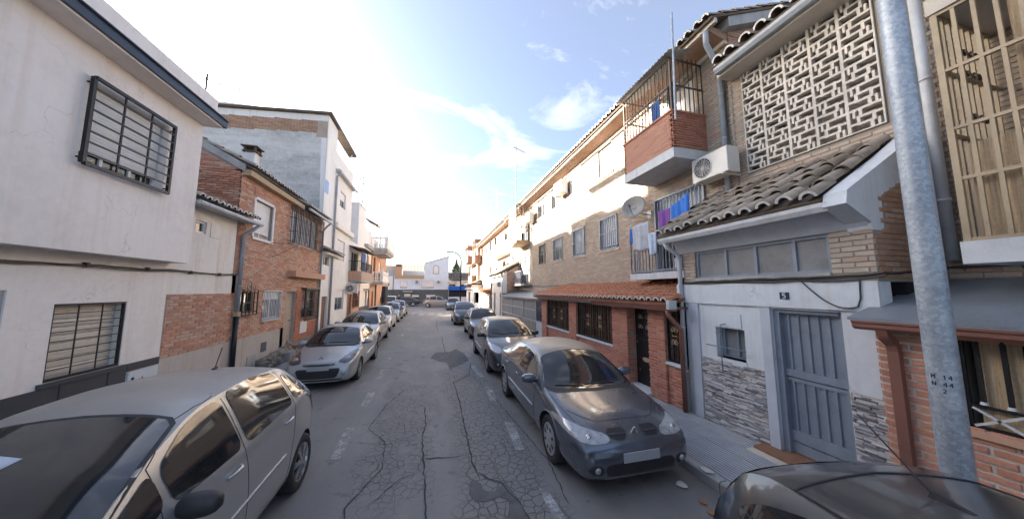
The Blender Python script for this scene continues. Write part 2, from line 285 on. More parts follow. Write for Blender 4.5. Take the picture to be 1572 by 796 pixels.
# ---------------------------------------------------------------- mesh helpers
class MB:
    def __init__(s): s.v=[]; s.f=[]; s.mi=[]; s.cur=0
    def add(s,vs,fs,mi=None):
        b=len(s.v); s.v+= [tuple(v) for v in vs]; s.f+=[tuple(b+i for i in f) for f in fs]; s.mi+=[s.cur if mi is None else mi]*len(fs); return s
    def box(s,a,b,mi=None):
        x0,y0,z0=a; x1,y1,z1=b
        return s.add([(x0,y0,z0),(x1,y0,z0),(x1,y1,z0),(x0,y1,z0),(x0,y0,z1),(x1,y0,z1),(x1,y1,z1),(x0,y1,z1)],[(0,3,2,1),(4,5,6,7),(0,1,5,4),(1,2,6,5),(2,3,7,6),(3,0,4,7)],mi)
    def hexa(s,p,mi=None): return s.add(p,[(0,3,2,1),(4,5,6,7),(0,1,5,4),(1,2,6,5),(2,3,7,6),(3,0,4,7)],mi)
    def fb(s,fr,u0,u1,z0,z1,w0,w1,mi=None):
        q=fr.p; return s.hexa([q(u0,z0,w0),q(u1,z0,w0),q(u1,z0,w1),q(u0,z0,w1),q(u0,z1,w0),q(u1,z1,w0),q(u1,z1,w1),q(u0,z1,w1)],mi)
    def fq(s,fr,u0,u1,z0,z1,w,mi=None):
        q=fr.p; return s.add([q(u0,z0,w),q(u1,z0,w),q(u1,z1,w),q(u0,z1,w)],[(0,1,2,3)],mi)
    def quad(s,a,b,c,d,mi=None): return s.add([a,b,c,d],[(0,1,2,3)],mi)
    def poly(s,pts,mi=None): return s.add(pts,[tuple(range(len(pts)))],mi)
    def tube(s,pts,r,n=6,cap=True,mi=None):
        pts=[Vector(p) for p in pts]; rs=r if isinstance(r,(list,tuple)) else [r]*len(pts); rings=[]; vs=[]; pa=None
        for i,p in enumerate(pts):
            t=(pts[min(i+1,len(pts)-1)]-pts[max(i-1,0)]).normalized()
            if pa is None: pa=t.orthogonal().normalized()
            pa=(pa-t*pa.dot(t)).normalized(); pb=t.cross(pa)
            for k in range(n):
                an=2*math.pi*k/n; vs.append(p+(pa*math.cos(an)+pb*math.sin(an))*rs[i])
        fs=[(i*n+k,i*n+(k+1)%n,(i+1)*n+(k+1)%n,(i+1)*n+k) for i in range(len(pts)-1) for k in range(n)]
        if cap: fs+=[tuple(range(n))[::-1],tuple(range((len(pts)-1)*n,len(pts)*n))]
        return s.add(vs,fs,mi)
    def bar(s,a,b,w,h=None,up=(0,0,1),mi=None):
        a,b=Vector(a),Vector(b); t=(b-a).normalized(); u=Vector(up)
        if abs(t.dot(u))>.95: u=Vector((0,1,0))
        x=t.cross(u).normalized()*w/2; y=x.cross(t).normalized()*(h or w)/2
        return s.hexa([a-x-y,a+x-y,b+x-y,b-x-y,a-x+y,a+x+y,b+x+y,b-x+y],mi)
    def lathe(s,prof,n=20,c=(0,0,0),ax='z',mi=None):
        vs=[];c=Vector(c)
        for r_,h in prof:
            for k in range(n):
                a=2*math.pi*k/n; p=(r_*math.cos(a),r_*math.sin(a),h)
                if ax=='x': p=(p[2],p[0],p[1])
                elif ax=='y': p=(p[0],p[2],p[1])
                vs.append(c+Vector(p))
        fs=[(i*n+k,i*n+(k+1)%n,(i+1)*n+(k+1)%n,(i+1)*n+k) for i in range(len(prof)-1) for k in range(n)]
        return s.add(vs,fs,mi)
    def mesh(s,name,mats,smooth=False):
        m=bpy.data.meshes.new(name); m.from_pydata(s.v,[],s.f)
        for x in (mats if isinstance(mats,(list,tuple)) else [mats]): m.materials.append(M[x] if isinstance(x,str) else x)
        if any(s.mi): m.polygons.foreach_set('material_index',s.mi)
        if smooth: m.polygons.foreach_set('use_smooth',[True]*len(m.polygons))
        m.update(); return m
    def build(s,name,mats,parent=None,smooth=False,**k):
        return link(name,s.mesh(name,mats,smooth),parent,**k)
def link(name,me,parent=None,label=None,kind=None):
    o=bpy.data.objects.new(name,me); col.objects.link(o)
    if parent is not None:
        o.parent=parent
        if not parent.get('_local'): o.matrix_parent_inverse=PI_(parent)
    if label: o['label']=label
    if kind: o['kind']=kind
    return o
def PI_(p):
    m=Matrix.Identity(4); q=p
    while q is not None: m=m@Matrix.Translation(-q.location) if q.parent is None else m; q=q.parent
    return m if p.parent is None else Matrix.Identity(4)
def thing(name,label,cat,loc=(0,0,0),group=None,rz=0,local=False):
    o=bpy.data.objects.new(name,None); col.objects.link(o); o.location=loc; o.rotation_euler=(0,0,rz); o.empty_display_size=.1
    o['label']=label; o['category']=cat
    if group: o['group']=group
    if local: o['_local']=1
    return o
def tag(o,label,cat,group=None):
    o['label']=label; o['category']=cat
    if group: o['group']=group
    return o
def struct(o): o['kind']='structure'; return o
class Fr:
    def __init__(s,o,u,n): s.o=Vector(o); s.u=Vector(u); s.n=Vector(n)
    def p(s,u,z,w): return s.o+s.u*u+Vector((0,0,z))+s.n*w
def FX(X,side): return Fr((X,0,0),(0,1,0),(1 if side=='L' else -1,0,0))     # street front; L houses look +X
def FY(Y): return Fr((0,Y,0),(1,0,0),(0,-1,0))                               # gable looking at the camera
CAM=Vector((0,0,2.5))
def sub(iv,ops):
    for a,b in ops:
        o=[]
        for x,y in iv:
            if b<=x or a>=y: o.append((x,y))
            else:
                if a>x: o.append((x,a))
                if b<y: o.append((b,y))
        iv=o
    return iv
def clipops(ops,u0,u1): return [o for o in ops if o[1]>u0+.01 and o[0]<u1-.01]
def wall(par,fr,u0,u1,z0,z1,ops,mat,t=.22,name='wall',depth=None,top=True):
    """front with openings, reveals, and (depth) the body of the house behind"""
    ops=clipops(ops,u0,u1); m=MB(); us=sorted({u0,u1,*[max(u0,min(u1,o[i])) for o in ops for i in (0,1)]}); zs=sorted({z0,z1,*[max(z0,min(z1,o[i])) for o in ops for i in (2,3)]})
    for a,b in zip(us,us[1:]):
        for c,d in zip(zs,zs[1:]):
            mu,mz=(a+b)/2,(c+d)/2
            if any(o[0]<mu<o[1] and o[2]<mz<o[3] for o in ops): continue
            m.fq(fr,a,b,c,d,0)
    q=fr.p
    for a,b,c,d in ops:
        m.quad(q(a,c,0),q(b,c,0),q(b,c,-t),q(a,c,-t)); m.quad(q(a,d,0),q(b,d,0),q(b,d,-t),q(a,d,-t))
        m.quad(q(a,c,0),q(a,d,0),q(a,d,-t),q(a,c,-t)); m.quad(q(b,c,0),q(b,d,0),q(b,d,-t),q(b,c,-t))
    for u in (u0,u1): m.quad(q(u,z0,0),q(u,z1,0),q(u,z1,-t),q(u,z0,-t))
    if top: m.quad(q(u0,z1,0),q(u1,z1,0),q(u1,z1,-t),q(u0,z1,-t)); m.quad(q(u0,z0,0),q(u1,z0,0),q(u1,z0,-t),q(u0,z0,-t))
    if depth: m.fb(fr,u0,u1,z0,z1-.002,-t,-depth)
    return m.build(name,mat,par)
_ub={}
def unitbox(fr,mat):
    k=(tuple(fr.u),tuple(fr.n),mat)
    if k not in _ub:
        m=MB(); q=lambda u,z,w:fr.u*u+Vector((0,0,z))+fr.n*w; e=.06
        P=[q(-.5,-.5,0),q(.5,-.5,0),q(.5,.5,0),q(-.5,.5,0)]; T=[q(-.5+e*.5,-.5+e*1.4,1),q(.5-e*.5,-.5+e*1.4,1),q(.5-e*.5,.5-e*1.4,1),q(-.5+e*.5,.5-e*1.4,1)]
        m.add(P+T,[(4,5,6,7),(0,1,5,4),(1,2,6,5),(2,3,7,6),(3,0,4,7)]); _ub[k]=m.mesh('brick',mat)
    return _ub[k]
def bricks(par,fr,u0,u1,z0,z1,ops,mat,Lb=LB[0],h=LB[1],j=.011,n=300,pr=.009,name='brick',w=0,keep=None,backing=None,pname=None,jit=.004):
    """running bond on the world grid; nearest n as separate pieces, the rest one joined part"""
    L=[]; r0=int(math.floor(z0/h)); r1=int(math.ceil(z1/h))
    for r in range(r0,r1):
        za,zb=max(r*h+j/2,z0),min((r+1)*h-j/2,z1)
        if zb-za<h*.35: continue
        sh=.5*(r%2); zm=(za+zb)/2
        oo=[(o[0],o[1]) for o in ops if o[2]<zm<o[3]]
        c=int(math.floor(u0/Lb+sh))
        while (c-sh)*Lb<u1:
            a,b=max((c-sh)*Lb+j/2,u0),min((c+1-sh)*Lb-j/2,u1)
            for x,y in sub([(a,b)],oo):
                if y-x>.03 and (keep is None or keep((x+y)/2,zm)): L.append((x,y,za,zb))
            c+=1
    def dist(t): return (fr.p((t[0]+t[1])/2,(t[2]+t[3])/2,w)-CAM).length
    L.sort(key=dist); um=unitbox(fr,mat) if n else None
    for x,y,a,b in L[:n]:
        o=link(name,um,par); o.location=fr.p((x+y)/2,(a+b)/2,w); d=pr+rnd.uniform(-jit,jit)
        o.scale=[abs(fr.u[i])*(y-x)+abs(fr.n[i])*d+(b-a)*(i==2) for i in range(3)]
    if L[n:]:
        m=MB()
        for x,y,a,b in L[n:]:
            d=pr+rnd.uniform(-jit,jit); q=fr.p; T=.004
            P=[q(x,a,w),q(y,a,w),q(y,b,w),q(x,b,w),q(x+T,a+T,w+d),q(y-T,a+T,w+d),q(y-T,b-T,w+d),q(x+T,b-T,w+d)]
            m.add(P,[(4,5,6,7),(0,1,5,4),(1,2,6,5),(2,3,7,6),(3,0,4,7)])
        m.build(pname or 'brickwork',mat,par,kind='stuff')
def slats(m,fr,u0,u1,z0,z1,w,h=.045,d=.008,mi=None):
    n=max(1,int((z1-z0)/h)); h=(z1-z0)/n; q=fr.p
    for i in range(n):
        a=z0+i*h; m.add([q(u0,a,w),q(u1,a,w),q(u1,a+h*.25,w+d),q(u0,a+h*.25,w+d),q(u0,a+h*.8,w+d),q(u1,a+h*.8,w+d),q(u1,a+h,w),q(u0,a+h,w)],[(0,1,2,3),(3,2,5,4),(4,5,6,7)],mi)
def window(par,fr,u0,u1,z0,z1,pane='pane',frame='frame_white',split=2,rec=.1,sill=None,shut=0,shm='shutter',fw=.045,name='window'):
    m=MB(); w=-rec
    m.fb(fr,u0,u0+fw,z0,z1,w-.04,w+.02); m.fb(fr,u1-fw,u1,z0,z1,w-.04,w+.02); m.fb(fr,u0+fw,u1-fw,z0,z0+fw,w-.04,w+.018); m.fb(fr,u0+fw,u1-fw,z1-fw,z1,w-.04,w+.018)
    for i in range(1,split):
        u=u0+(u1-u0)*i/split; m.fb(fr,u-fw*.5,u+fw*.5,z0+fw,z1-fw,w-.04,w+.015)
    o=m.build(name,frame,par)
    m=MB(); m.fq(fr,u0+fw*.6,u1-fw*.6,z0+fw*.6,z1-fw*.6,w-.01)
    m.build('pane',pane,o)
    if shut>0:
        m=MB(); slats(m,fr,u0+fw*.5,u1-fw*.5,z1-(z1-z0)*shut,z1-.01,w+.03); m.build('roller_shutter',shm,o)
    if sill:
        m=MB(); m.fb(fr,u0-.06,u1+.06,z0-.06,z0-.002,-rec,.05); m.build('sill',sill,o)
    return o
def grille(par,fr,u0,u1,z0,z1,w=.03,nv=8,nh=2,r=.009,mat='grey_iron',name='window_grille',fr_r=None,ends=0):
    m=MB(); q=fr.p; R_=fr_r or r*1.3
    for i in range(nv+1):
        u=u0+(u1-u0)*i/nv; m.bar(q(u,z0-ends,w),q(u,z1+ends,w),(R_ if i in (0,nv) else r)*2)
    for k in range(nh+1):
        z=z0+(z1-z0)*k/nh; m.bar(q(u0,z,w+r*1.2),q(u1,z,w+r*1.2),(R_ if k in (0,nh) else r)*2)
    for u in (u0,u1):
        for z in (z0+.08,z1-.08): m.bar(q(u,z,w),q(u,z,-.02),r*2)
    return m.build(name,mat,par)
def tilemesh(mats,Lt=.42,r0=.085,r1=.068,t=.024,rim=True):
    m=MB(); n=8
    def ring(y,r,zoff=0): return [(r*math.cos(math.pi*k/n),y,r*math.sin(math.pi*k/n)*.92+zoff) for k in range(n+1)]
    A=ring(0,r1); B=ring(Lt,r0); Bi=ring(Lt,r0-(t*1.5 if rim else t*.6)); Ai=ring(Lt*.55,r1-t)
    m.add(A+B,[(k,k+1,n+2+k,n+1+k) for k in range(n)],0); m.add(Bi+B,[(k,k+1,n+2+k,n+1+k) for k in range(n)],1 if rim else 0)
    m.add(Bi+Ai,[(k,k+1,n+2+k,n+1+k) for k in range(n)],2)
    return m.mesh('roof_tile',mats,True)
_tm={}
def tiles(par,fr,u0,u1,e,t,pitch,rows,kind='old',n=300,jr=.02,rim=True,first=True,lift=.03):
    """cover tiles; e,t = (w,z) of the eave and top of the slope"""
    kp=round(pitch,3)
    A=fr.p(0,e[1],e[0]); B=fr.p(0,t[1],t[0]); d=(A-B).normalized(); u=fr.u.copy(); nn=u.cross(d).normalized()
    if nn.z<0: nn=-nn
    Ls=(A-B).length; step=Ls/rows; Lt=step*1.22
    for rm in (True,False):
        if (kind,rm,round(Lt,3),kp) not in _tm:
            c='tile_'+kind; _tm[(kind,rm,round(Lt,3),kp)]=tilemesh([c,'tile_rim','tile_bed'],Lt,r0=pitch*.43,r1=pitch*.35,rim=rm)
    cells=[]; nc=int((u1-u0)/pitch)
    for i in range(nc):
        for r in range(rows):
            uu=u0+(i+.5)*(u1-u0)/nc; cells.append((uu,r))
    def pos(uu,r): return fr.p(uu,t[1],t[0])+d*(step*(r+1)-Lt)+nn*lift
    cells.sort(key=lambda c:(pos(*c)-CAM).length)
    mb=MB()
    for k,(uu,r) in enumerate(cells):
        me=_tm[(kind,rim and r==rows-1,round(Lt,3),kp)]
        P=pos(uu,r)+u*rnd.uniform(-jr,jr)+nn*rnd.uniform(0,jr)
        X=u*1; Y=(d+u*rnd.uniform(-jr,jr)*1.6+nn*(.06+rnd.uniform(-jr,jr)*.6)).normalized(); Z=X.cross(Y).normalized()
        if Z.z<0: X=-X; Z=-Z
        X=Y.cross(Z)
        mt=Matrix(((X.x,Y.x,Z.x,P.x),(X.y,Y.y,Z.y,P.y),(X.z,Y.z,Z.z,P.z),(0,0,0,1)))
        if k<n:
            o=link('roof_tile',me,par); o.matrix_basis=mt
        else:
            b=len(mb.v); mb.v+=[tuple(mt@v.co) for v in me.vertices]; mb.f+=[tuple(b+i for i in p.vertices) for p in me.polygons]; mb.mi+=[p.material_index for p in me.polygons]
    if mb.v: mb.build('roof_tiles','tile_'+kind if 0 else ['tile_'+kind,'tile_rim','tile_bed'],par,True,kind='stuff')
    m=MB(); q=fr.p; A0,A1,B1,B0=q(u0,e[1],e[0]),q(u1,e[1],e[0]),q(u1,t[1],t[0]),q(u0,t[1],t[0]); dn=nn*.05
    m.hexa([A0-dn,A1-dn,B1-dn,B0-dn,A0,A1,B1,B0]); m.build('roof','tile_bed_red' if kind=='red' else 'tile_bed',par)
def pipe(par,pts,r,mat='pipe_grey',clips=(),name='drainpipe'):
    m=MB(); m.tube(pts,r,10)
    for c in clips:
        c=Vector(c); m.tube([c-Vector((0,0,.02)),c+Vector((0,0,.02))],r*1.18,10)
    return m.build(name,mat,par,True)
def cable(pts,r=.012,sag=.02,mat='cable',n=6,seed=0):
    rr=random.Random(seed); out=[]
    for a,b in zip(pts,pts[1:]):
        a,b=Vector(a),Vector(b)
        for k in range(n):
            t=k/n; p=a.lerp(b,t); p.z-=4*sag*t*(1-t)+rr.uniform(-.006,.006); out.append(p)
    out.append(Vector(pts[-1])); m=MB(); m.tube(out,r,5); return m
# ================================================================ setting
def sheet(name,pts,z,mat,par=None,kind='structure'):
    m=MB(); m.poly([(x,y,z) for x,y in pts]); o=m.build(name,mat,par); o['kind']=kind; return o
M['earth']=pm('dusty_ground',(.20,.18,.155),.95,var=.3,sc1=.5,sc2=20,bump=.4)
sheet('ground',[(-700,-300),(700,-300),(700,1200),(-700,1200)],-.03,'earth')
sheet('road',[(-3.97,-12),(3.52,-12),(3.52,37),(8,37),(60,37),(60,53.5),(-60,53.5),(-60,37),(-3.97,37)],0,'asphalt')
def pavement(name,x0,x1,y0,y1,mat='pave_base'):
    m=MB(); m.box((x0,y0,-.02),(x1,y1,.125)); return struct(m.build(name,mat))
pvR=pavement('pavement',3.64,6.4,-12,37); pvL=pavement('pavement',-6.4,-4.09,-12,36)
pvF=pavement('pavement',-60,60,53.7,55.4)
def kerbs(par,x0,x1,y0,y1):
    m=MB(); e=.02
    m.add([(-.5,-.49,0),(.5,-.49,0),(.5,.49,0),(-.5,.49,0),(-.5,-.49,.88),(.5,-.49,.88),(.5,.49,.88),(-.5,.49,.88),(-.36,-.485,1),(.36,-.485,1),(.36,.485,1),(-.36,.485,1)],[(0,1,5,4),(1,2,6,5),(2,3,7,6),(3,0,4,7),(4,5,9,8),(5,6,10,9),(6,7,11,10),(7,4,8,11),(8,9,10,11)])
    me=m.mesh('kerb_stone','kerb'); y=y0
    while y<y1:
        o=link('kerb_stone',me,par); o.location=((x0+x1)/2,y+.4,-.01+rnd.uniform(-.004,.004)); o.scale=(x1-x0,.8,.137); y+=.8
kerbs(pvR,3.52,3.66,.8,36); kerbs(pvL,-4.11,-3.97,4.6,34)
m=MB(); m.box((3.52,-12,-.02),(3.66,.8,.12)); m.box((-4.11,-12,-.02),(-3.97,4.6,.12)); struct(m.build('kerb','concrete'))
# square paving tiles of the right pavement, each with ribs running along the street
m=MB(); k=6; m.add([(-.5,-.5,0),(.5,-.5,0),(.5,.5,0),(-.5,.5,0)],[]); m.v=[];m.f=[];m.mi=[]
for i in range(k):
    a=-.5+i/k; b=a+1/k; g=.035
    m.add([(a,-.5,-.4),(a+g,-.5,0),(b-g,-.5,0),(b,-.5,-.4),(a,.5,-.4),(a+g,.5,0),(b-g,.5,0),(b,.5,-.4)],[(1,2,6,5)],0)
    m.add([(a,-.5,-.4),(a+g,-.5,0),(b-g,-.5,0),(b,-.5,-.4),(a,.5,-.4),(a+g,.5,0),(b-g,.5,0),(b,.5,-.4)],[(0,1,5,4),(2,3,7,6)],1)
M['groove']=pm('painted_groove_shade',(.19,.19,.19),.95,bump=.1)  # groove sides coloured darker, imitating shade that the soft light leaves out
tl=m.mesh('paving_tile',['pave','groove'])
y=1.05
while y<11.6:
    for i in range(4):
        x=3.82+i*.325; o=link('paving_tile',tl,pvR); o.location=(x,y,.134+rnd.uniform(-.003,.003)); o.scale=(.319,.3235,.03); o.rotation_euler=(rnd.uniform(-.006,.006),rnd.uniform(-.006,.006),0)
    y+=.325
# road markings, worn
def mark(pts,mat='line_white'):
    o=sheet('road_marking',pts,.004,mat)
for pts in ([(-1.40,5.26),(-1.25,5.22),(-1.3,6.31),(-1.46,6.35)],[(-1.44,7.41),(-1.27,7.36),(-1.29,8.52),(-1.46,8.57)],[(-1.46,9.5),(-1.3,9.46),(-1.32,10.4),(-1.48,10.5)],[(-1.40,3.1),(-1.25,3.1),(-1.25,4.0),(-1.4,4.0)]): mark(pts)
for i in range(12):
    y=11.6+i*2.0; x=-1.55-.02*i; mark([(x,y),(x+.15,y),(x+.15,y+.95),(x,y+.95)],'line_pale' if i%3 else 'line_white')
for pts in ([(1.34,2.75),(1.52,2.7),(1.47,3.85),(1.37,3.87)],[(1.34,4.82),(1.48,4.78),(1.56,5.78),(1.4,5.82)],[(1.35,6.99),(1.51,6.94),(1.54,7.98),(1.39,8.03)],[(1.38,8.95),(1.54,8.9),(1.45,10.3),(1.3,10.35)]): mark(pts)
for i in range(11):
    y=11.5+i*2.0; x=1.33; mark([(x,y),(x+.15,y),(x+.15,y+.9),(x,y+.9)],'line_pale' if i%2 else 'line_white')
for i in range(7):
    x=-3.1+i*.93; mark([(x,31.2),(x+.48,31.2),(x+.48,35.6),(x,35.6)])
# long cracks, dark repairs
def crack(pts,w=.022,seed=1):
    rr=random.Random(seed); P=[]
    for (a,b),(c,d) in zip(pts,pts[1:]):
        n=max(2,int(math.hypot(c-a,d-b)/.09))
        for k in range(n): t=k/n; P.append((a+(c-a)*t+rr.uniform(-.014,.014),b+(d-b)*t+rr.uniform(-.014,.014)))
    P.append(pts[-1]); m=MB(); L=[];Rr=[]
    for i,p in enumerate(P):
        q=P[min(i+1,len(P)-1)]; o=P[max(i-1,0)]; t=Vector((q[0]-o[0],q[1]-o[1])).normalized(); ww=w*rr.uniform(.3,1)*(.4 if i in(0,len(P)-1) else 1)
        L.append((p[0]-t.y*ww/2,p[1]+t.x*ww/2,.0075)); Rr.append((p[0]+t.y*ww/2,p[1]-t.x*ww/2,.0075))
    for i in range(len(P)-1): m.quad(L[i],Rr[i],Rr[i+1],L[i+1])
    struct(m.build('road_crack','crack'))
crack([(0.03,2.6),(0.01,3.69),(-.06,4.82),(-.10,5.69),(-.05,6.01),(-.09,6.97)],.03,1); crack([(-.06,4.93),(.32,4.86),(.63,4.87)],.026,2)
crack([(.68,4.31),(.63,4.7),(.64,5.69),(.66,7.17),(.63,8.57),(1.13,9.22),(1.35,10.6)],.03,3); crack([(.69,4.39),(.81,4.2),(.94,4.07),(1.07,3.63),(1.12,3.1),(1.2,2.6)],.028,4)
crack([(.59,12.65),(.56,14.6),(.58,17.3)],.035,6); crack([(-2.6,11.3),(-1.7,10.75),(-1.22,10.62),(-.67,9.92)],.02,7)
crack([(-.75,3.4),(-.9,4.1),(-.62,4.8),(-.68,5.6),(-1.05,6.2),(-.9,7.3),(-.6,8.3)],.02,8); crack([(-1.15,5.7),(-.6,5.5),(-.2,5.75)],.016,9); crack([(.42,19),(.36,23),(.5,26)],.04,10)
crack([(1.22,9.1),(1.45,7.4),(1.62,5.6),(1.72,4.4),(1.62,3.5)],.018,11); crack([(-.62,4.1),(-.35,4.5),(-.1,4.6)],.014,12)
sheet('road_repair',[(.54,4.2),(.6,4.24),(.68,4.14),(.69,4.02),(.76,3.93),(.84,3.95),(.92,4.02),(.99,4.11),(1.07,3.74),(1.12,3.3),(1.16,2.9),(1.0,2.7),(.86,3.1),(.86,3.47),(.93,3.62),(.95,3.74),(.85,3.83),(.7,3.79),(.56,3.82),(.51,3.95)],.0055,'patch')
sheet('road_repair',[(.68,9.6),(.62,10.0),(1.0,10.5),(1.34,11.1),(1.3,12.2),(1.06,13.36),(.75,12.74),(.2,12.8),(.0,11.8),(.3,11.2),(.55,10.9)],.0055,'patch')
# litter and leaves by the right kerb
def scrap(x,y,z,s,mat,label,cat,group=None,seed=0):
    rr=random.Random(seed); m=MB(); n=7; 
    vs=[(x,y,z+s*.35)]+[(x+s*rr.uniform(.5,1)*math.cos(2*math.pi*k/n),y+s*rr.uniform(.5,1)*1.3*math.sin(2*math.pi*k/n),z+rr.uniform(.002,s*.3)) for k in range(n)]
    m.add(vs,[(0,1+k,1+(k+1)%n) for k in range(n)]); tag(m.build('paper_scrap' if cat=='litter' else 'dry_leaf',mat,None,True),label,cat,group)
scrap(3.58,3.42,.125,.085,'litter','crumpled white paper lying on the kerb edge ahead of the black roof','litter',seed=3)
scrap(3.16,3.42,.01,.075,'litter','pale scrap of paper in the gutter below the grey saloon bumper','litter',seed=5)
for i,(x,y) in enumerate([(3.1,2.95),(3.22,2.8),(3.16,3.1),(3.3,3.0),(3.08,2.72)]): scrap(x,y,.01,.05,'leaf','dry orange leaf in the gutter between the two right parked cars','leaf','dry leaves in the right gutter',seed=10+i)

# ================================================================ left row
L5=FX(-5.0,'L')
# ---- house A: white, overhanging first floor
hA=thing('white_house','white rendered house with overhanging upper floor, nearest on the left','house',(-5,4,0))
fA=FX(-4.7,'L')
opL=[(5.62,6.64,1.26,2.31),(3.95,5.12,.13,2.5)]
wall(hA,L5,-6,7.4,0,3.03,opL,'white_wall',.3,depth=6)
wall(hA,fA,-6,7.4,3.03,5.9,[(5.29,6.61,4.24,5.44)],'white_wall',.22,depth=6.2,name='upper_wall')
m=MB(); m.fb(fA,-6,7.4,5.9,6.02,0,.33); m.build('eave_soffit','white_wall',hA)
m=MB(); m.fb(fA,-6,7.4,6.0,6.5,-6.2,.2); m.build('parapet','white_wall',hA)
m=MB()
for a,b,c,d in ((.25,.37,5.93,6.07),(.2,.30,6.09,6.13)): m.fb(fA,-6,7.46,c,d,a,b)
m.fb(fA,-6,7.46,6.07,6.09,.25,.40); m.build('gutter','gutter_dark',hA)
window(hA,fA,5.29,6.61,4.24,5.44,shut=.84,split=3,rec=.14); grille(hA,fA,5.27,6.63,4.22,5.46,.07,3,8,.010,'black_iron',fr_r=.022)
o=window(hA,L5,5.62,6.64,1.26,2.31,pane='shutter_grey',frame='frame_alu',split=3,rec=.16)
m=MB(); slats(m,L5,5.64,6.62,1.3,2.3,-.15,.10,.02); m.build('louvre','shutter_tan',o)
grille(hA,L5,5.63,6.63,1.28,2.30,-.03,3,8,.006,'black_iron',fr_r=.018)
m=MB(); m.fb(L5,5.55,6.72,1.20,1.258,-.16,.05); m.build('window_sill','slate',hA)
# dark plinth tiles
for r,(a,b) in enumerate(((.13,.52),(.53,.92),(.93,1.19))):
    u=5.16-.33*(r%2)
    while u<6.76:
        x0,x1=max(u,5.16),min(u+.64,6.76)
        if x1-x0>.05:
            m=MB(); m.fb(L5,x0,x1-.008,a,b,0,.022); m.build('plinth_tile','slate',hA)
        u+=.65
m=MB(); m.fb(L5,6.76,7.38,1.12,1.25,0,.024); m.build('plinth_band','slate',hA)
m=MB(); m.fb(L5,6.79,7.36,.35,1.10,0,.03); bx=m.build('meter_box','house5_white',hA)
m=MB(); q=L5.p; m.add([q(6.98,.86,.033),q(7.12,.86,.033),q(7.05,.99,.033)],[(0,1,2)]); m.build('warning_sticker','lamp_amber',bx)
m=MB(); m.lathe([(0,0),(.025,0),(.025,.008),(0,.008)],10,(-4.97,6.87,.98),'x'); m.build('lock','black_iron',bx)
m=MB(); m.fb(L5,3.95,5.12,.13,2.5,-.36,-.30); dr=m.build('garage_door','frame_alu',hA)
m=MB(); m.fb(L5,5.02,5.12,.13,2.5,-.30,-.02); m.fb(L5,3.95,5.02,2.4,2.5,-.3,-.02); m.build('door_frame','frame_alu',hA)
m=MB(); m.fb(L5,5.123,5.15,.13,1.2,-.29,.02); m.build('plinth_return','shutter',hA)
m=cable([(-4.97,1,2.83),(-4.97,3,2.84),(-4.97,4.6,2.86),(-4.97,6.1,2.89),(-4.97,7.4,2.90),(-4.96,9.45,2.90)],.018,.02); mm=cable([(-4.95,1,2.86),(-4.95,4.2,2.87),(-4.95,5.6,2.86),(-4.95,7.4,2.88),(-4.96,9.45,2.93)],.009,.03,seed=4); m.add(mm.v,mm.f)
for y in (4.8,5.9,6.9,7.9,8.8): m.box((-4.998,y-.02,2.84),(-4.94,y+.02,2.91))
tag(m.build('wall_cable','cable'),'black cable bundle clipped along the left house fronts under the overhang','cable')
# ---- house B: small white-topped house with brick base
hB=thing('low_house','low white topped house with brick base between white house and brick house','house',(-5,8.4,0))
wall(hB,L5,7.402,9.5,1.19,2.42,[],'mortar_dark',.1,name='brick_backing'); wall(hB,L5,7.402,9.5,0,1.19,[],'plinth_render',.12,name='plinth')
wall(hB,L5,7.402,9.5,2.42,4.33,[(7.95,8.28,3.76,4.03)],'white_wall2',.15,depth=6,name='upper_wall')
m=MB(); m.fb(L5,7.402,9.5,0,2.42,-6,-.12); m.build('wall','plinth_render',hB)
bricks(hB,L5,7.42,9.49,1.20,2.42,[],'brick_red',j=.014,n=300,pr=.012,jit=.006)
window(hB,L5,7.95,8.28,3.76,4.03,split=1,rec=.06,frame='frame_white')
m=MB(); m.fb(L5,8.4,8.75,3.72,4.05,0,.012); m.build('blocked_window','white_wall2',hB)
tiles(hB,L5,7.42,9.78,(.30,4.38),(-2.4,5.35),.205,6,'old',jr=.012)
m=MB(); m.tube([(-4.66,7.45,4.31),(-4.66,9.8,4.31)],.05,8); m.fb(L5,7.42,9.75,4.30,4.345,-.1,.30); m.build('gutter','gutter_white',hB)
p=pipe(hB,[(-4.66,9.70,4.28),(-4.78,9.6,4.12),(-4.93,9.55,3.98),(-4.93,9.54,1.9)],.045,'pipe_grey',[(-4.93,9.54,3.4),(-4.93,9.54,2.6)])
pipe(hB,[(-4.93,9.54,1.9),(-4.93,9.54,.14)],.058,'black_iron'); m=MB(); m.box((-4.99,9.47,1.82),(-4.87,9.6,1.93)); m.build('junction_box','awning_tan',hB)
# ---- house C: red brick house
hC=thing('brick_house','two storey red brick house with roller shutter and caged window on the left','house',(-5,12.3,0))
opC=[(10.05,11.05,4.02,5.12),(9.72,10.36,1.87,2.45),(10.88,11.95,1.6,2.46),(12.38,13.18,.45,2.45),(13.72,15.1,1.36,2.5),(12.3,14.9,4.22,5.46)]
wall(hC,L5,9.35,12.15,1.2,5.72,opC,'mortar_grey',.1,depth=5,name='brick_backing'); wall(hC,L5,12.15,15.42,.55,5.6,opC,'mortar_grey',.1,depth=5,name='brick_backing')
wall(hC,L5,9.58,12.36,0,1.2,[],'plinth_render',.1,name='plinth')
m=MB(); m.fb(L5,9.36,15.4,0,1.19,-5,-.12); m.build('wall','plinth_render',hC)
bricks(hC,L5,9.6,15.41,1.2,5.66,opC+[(12.36,13.72,.0,2.5)],'brick_red',j=.014,n=190,pr=.012,jit=.006)
bricks(hC,L5,9.36,9.6,2.9,5.66,[],'brick_red',n=0,pr=.012)
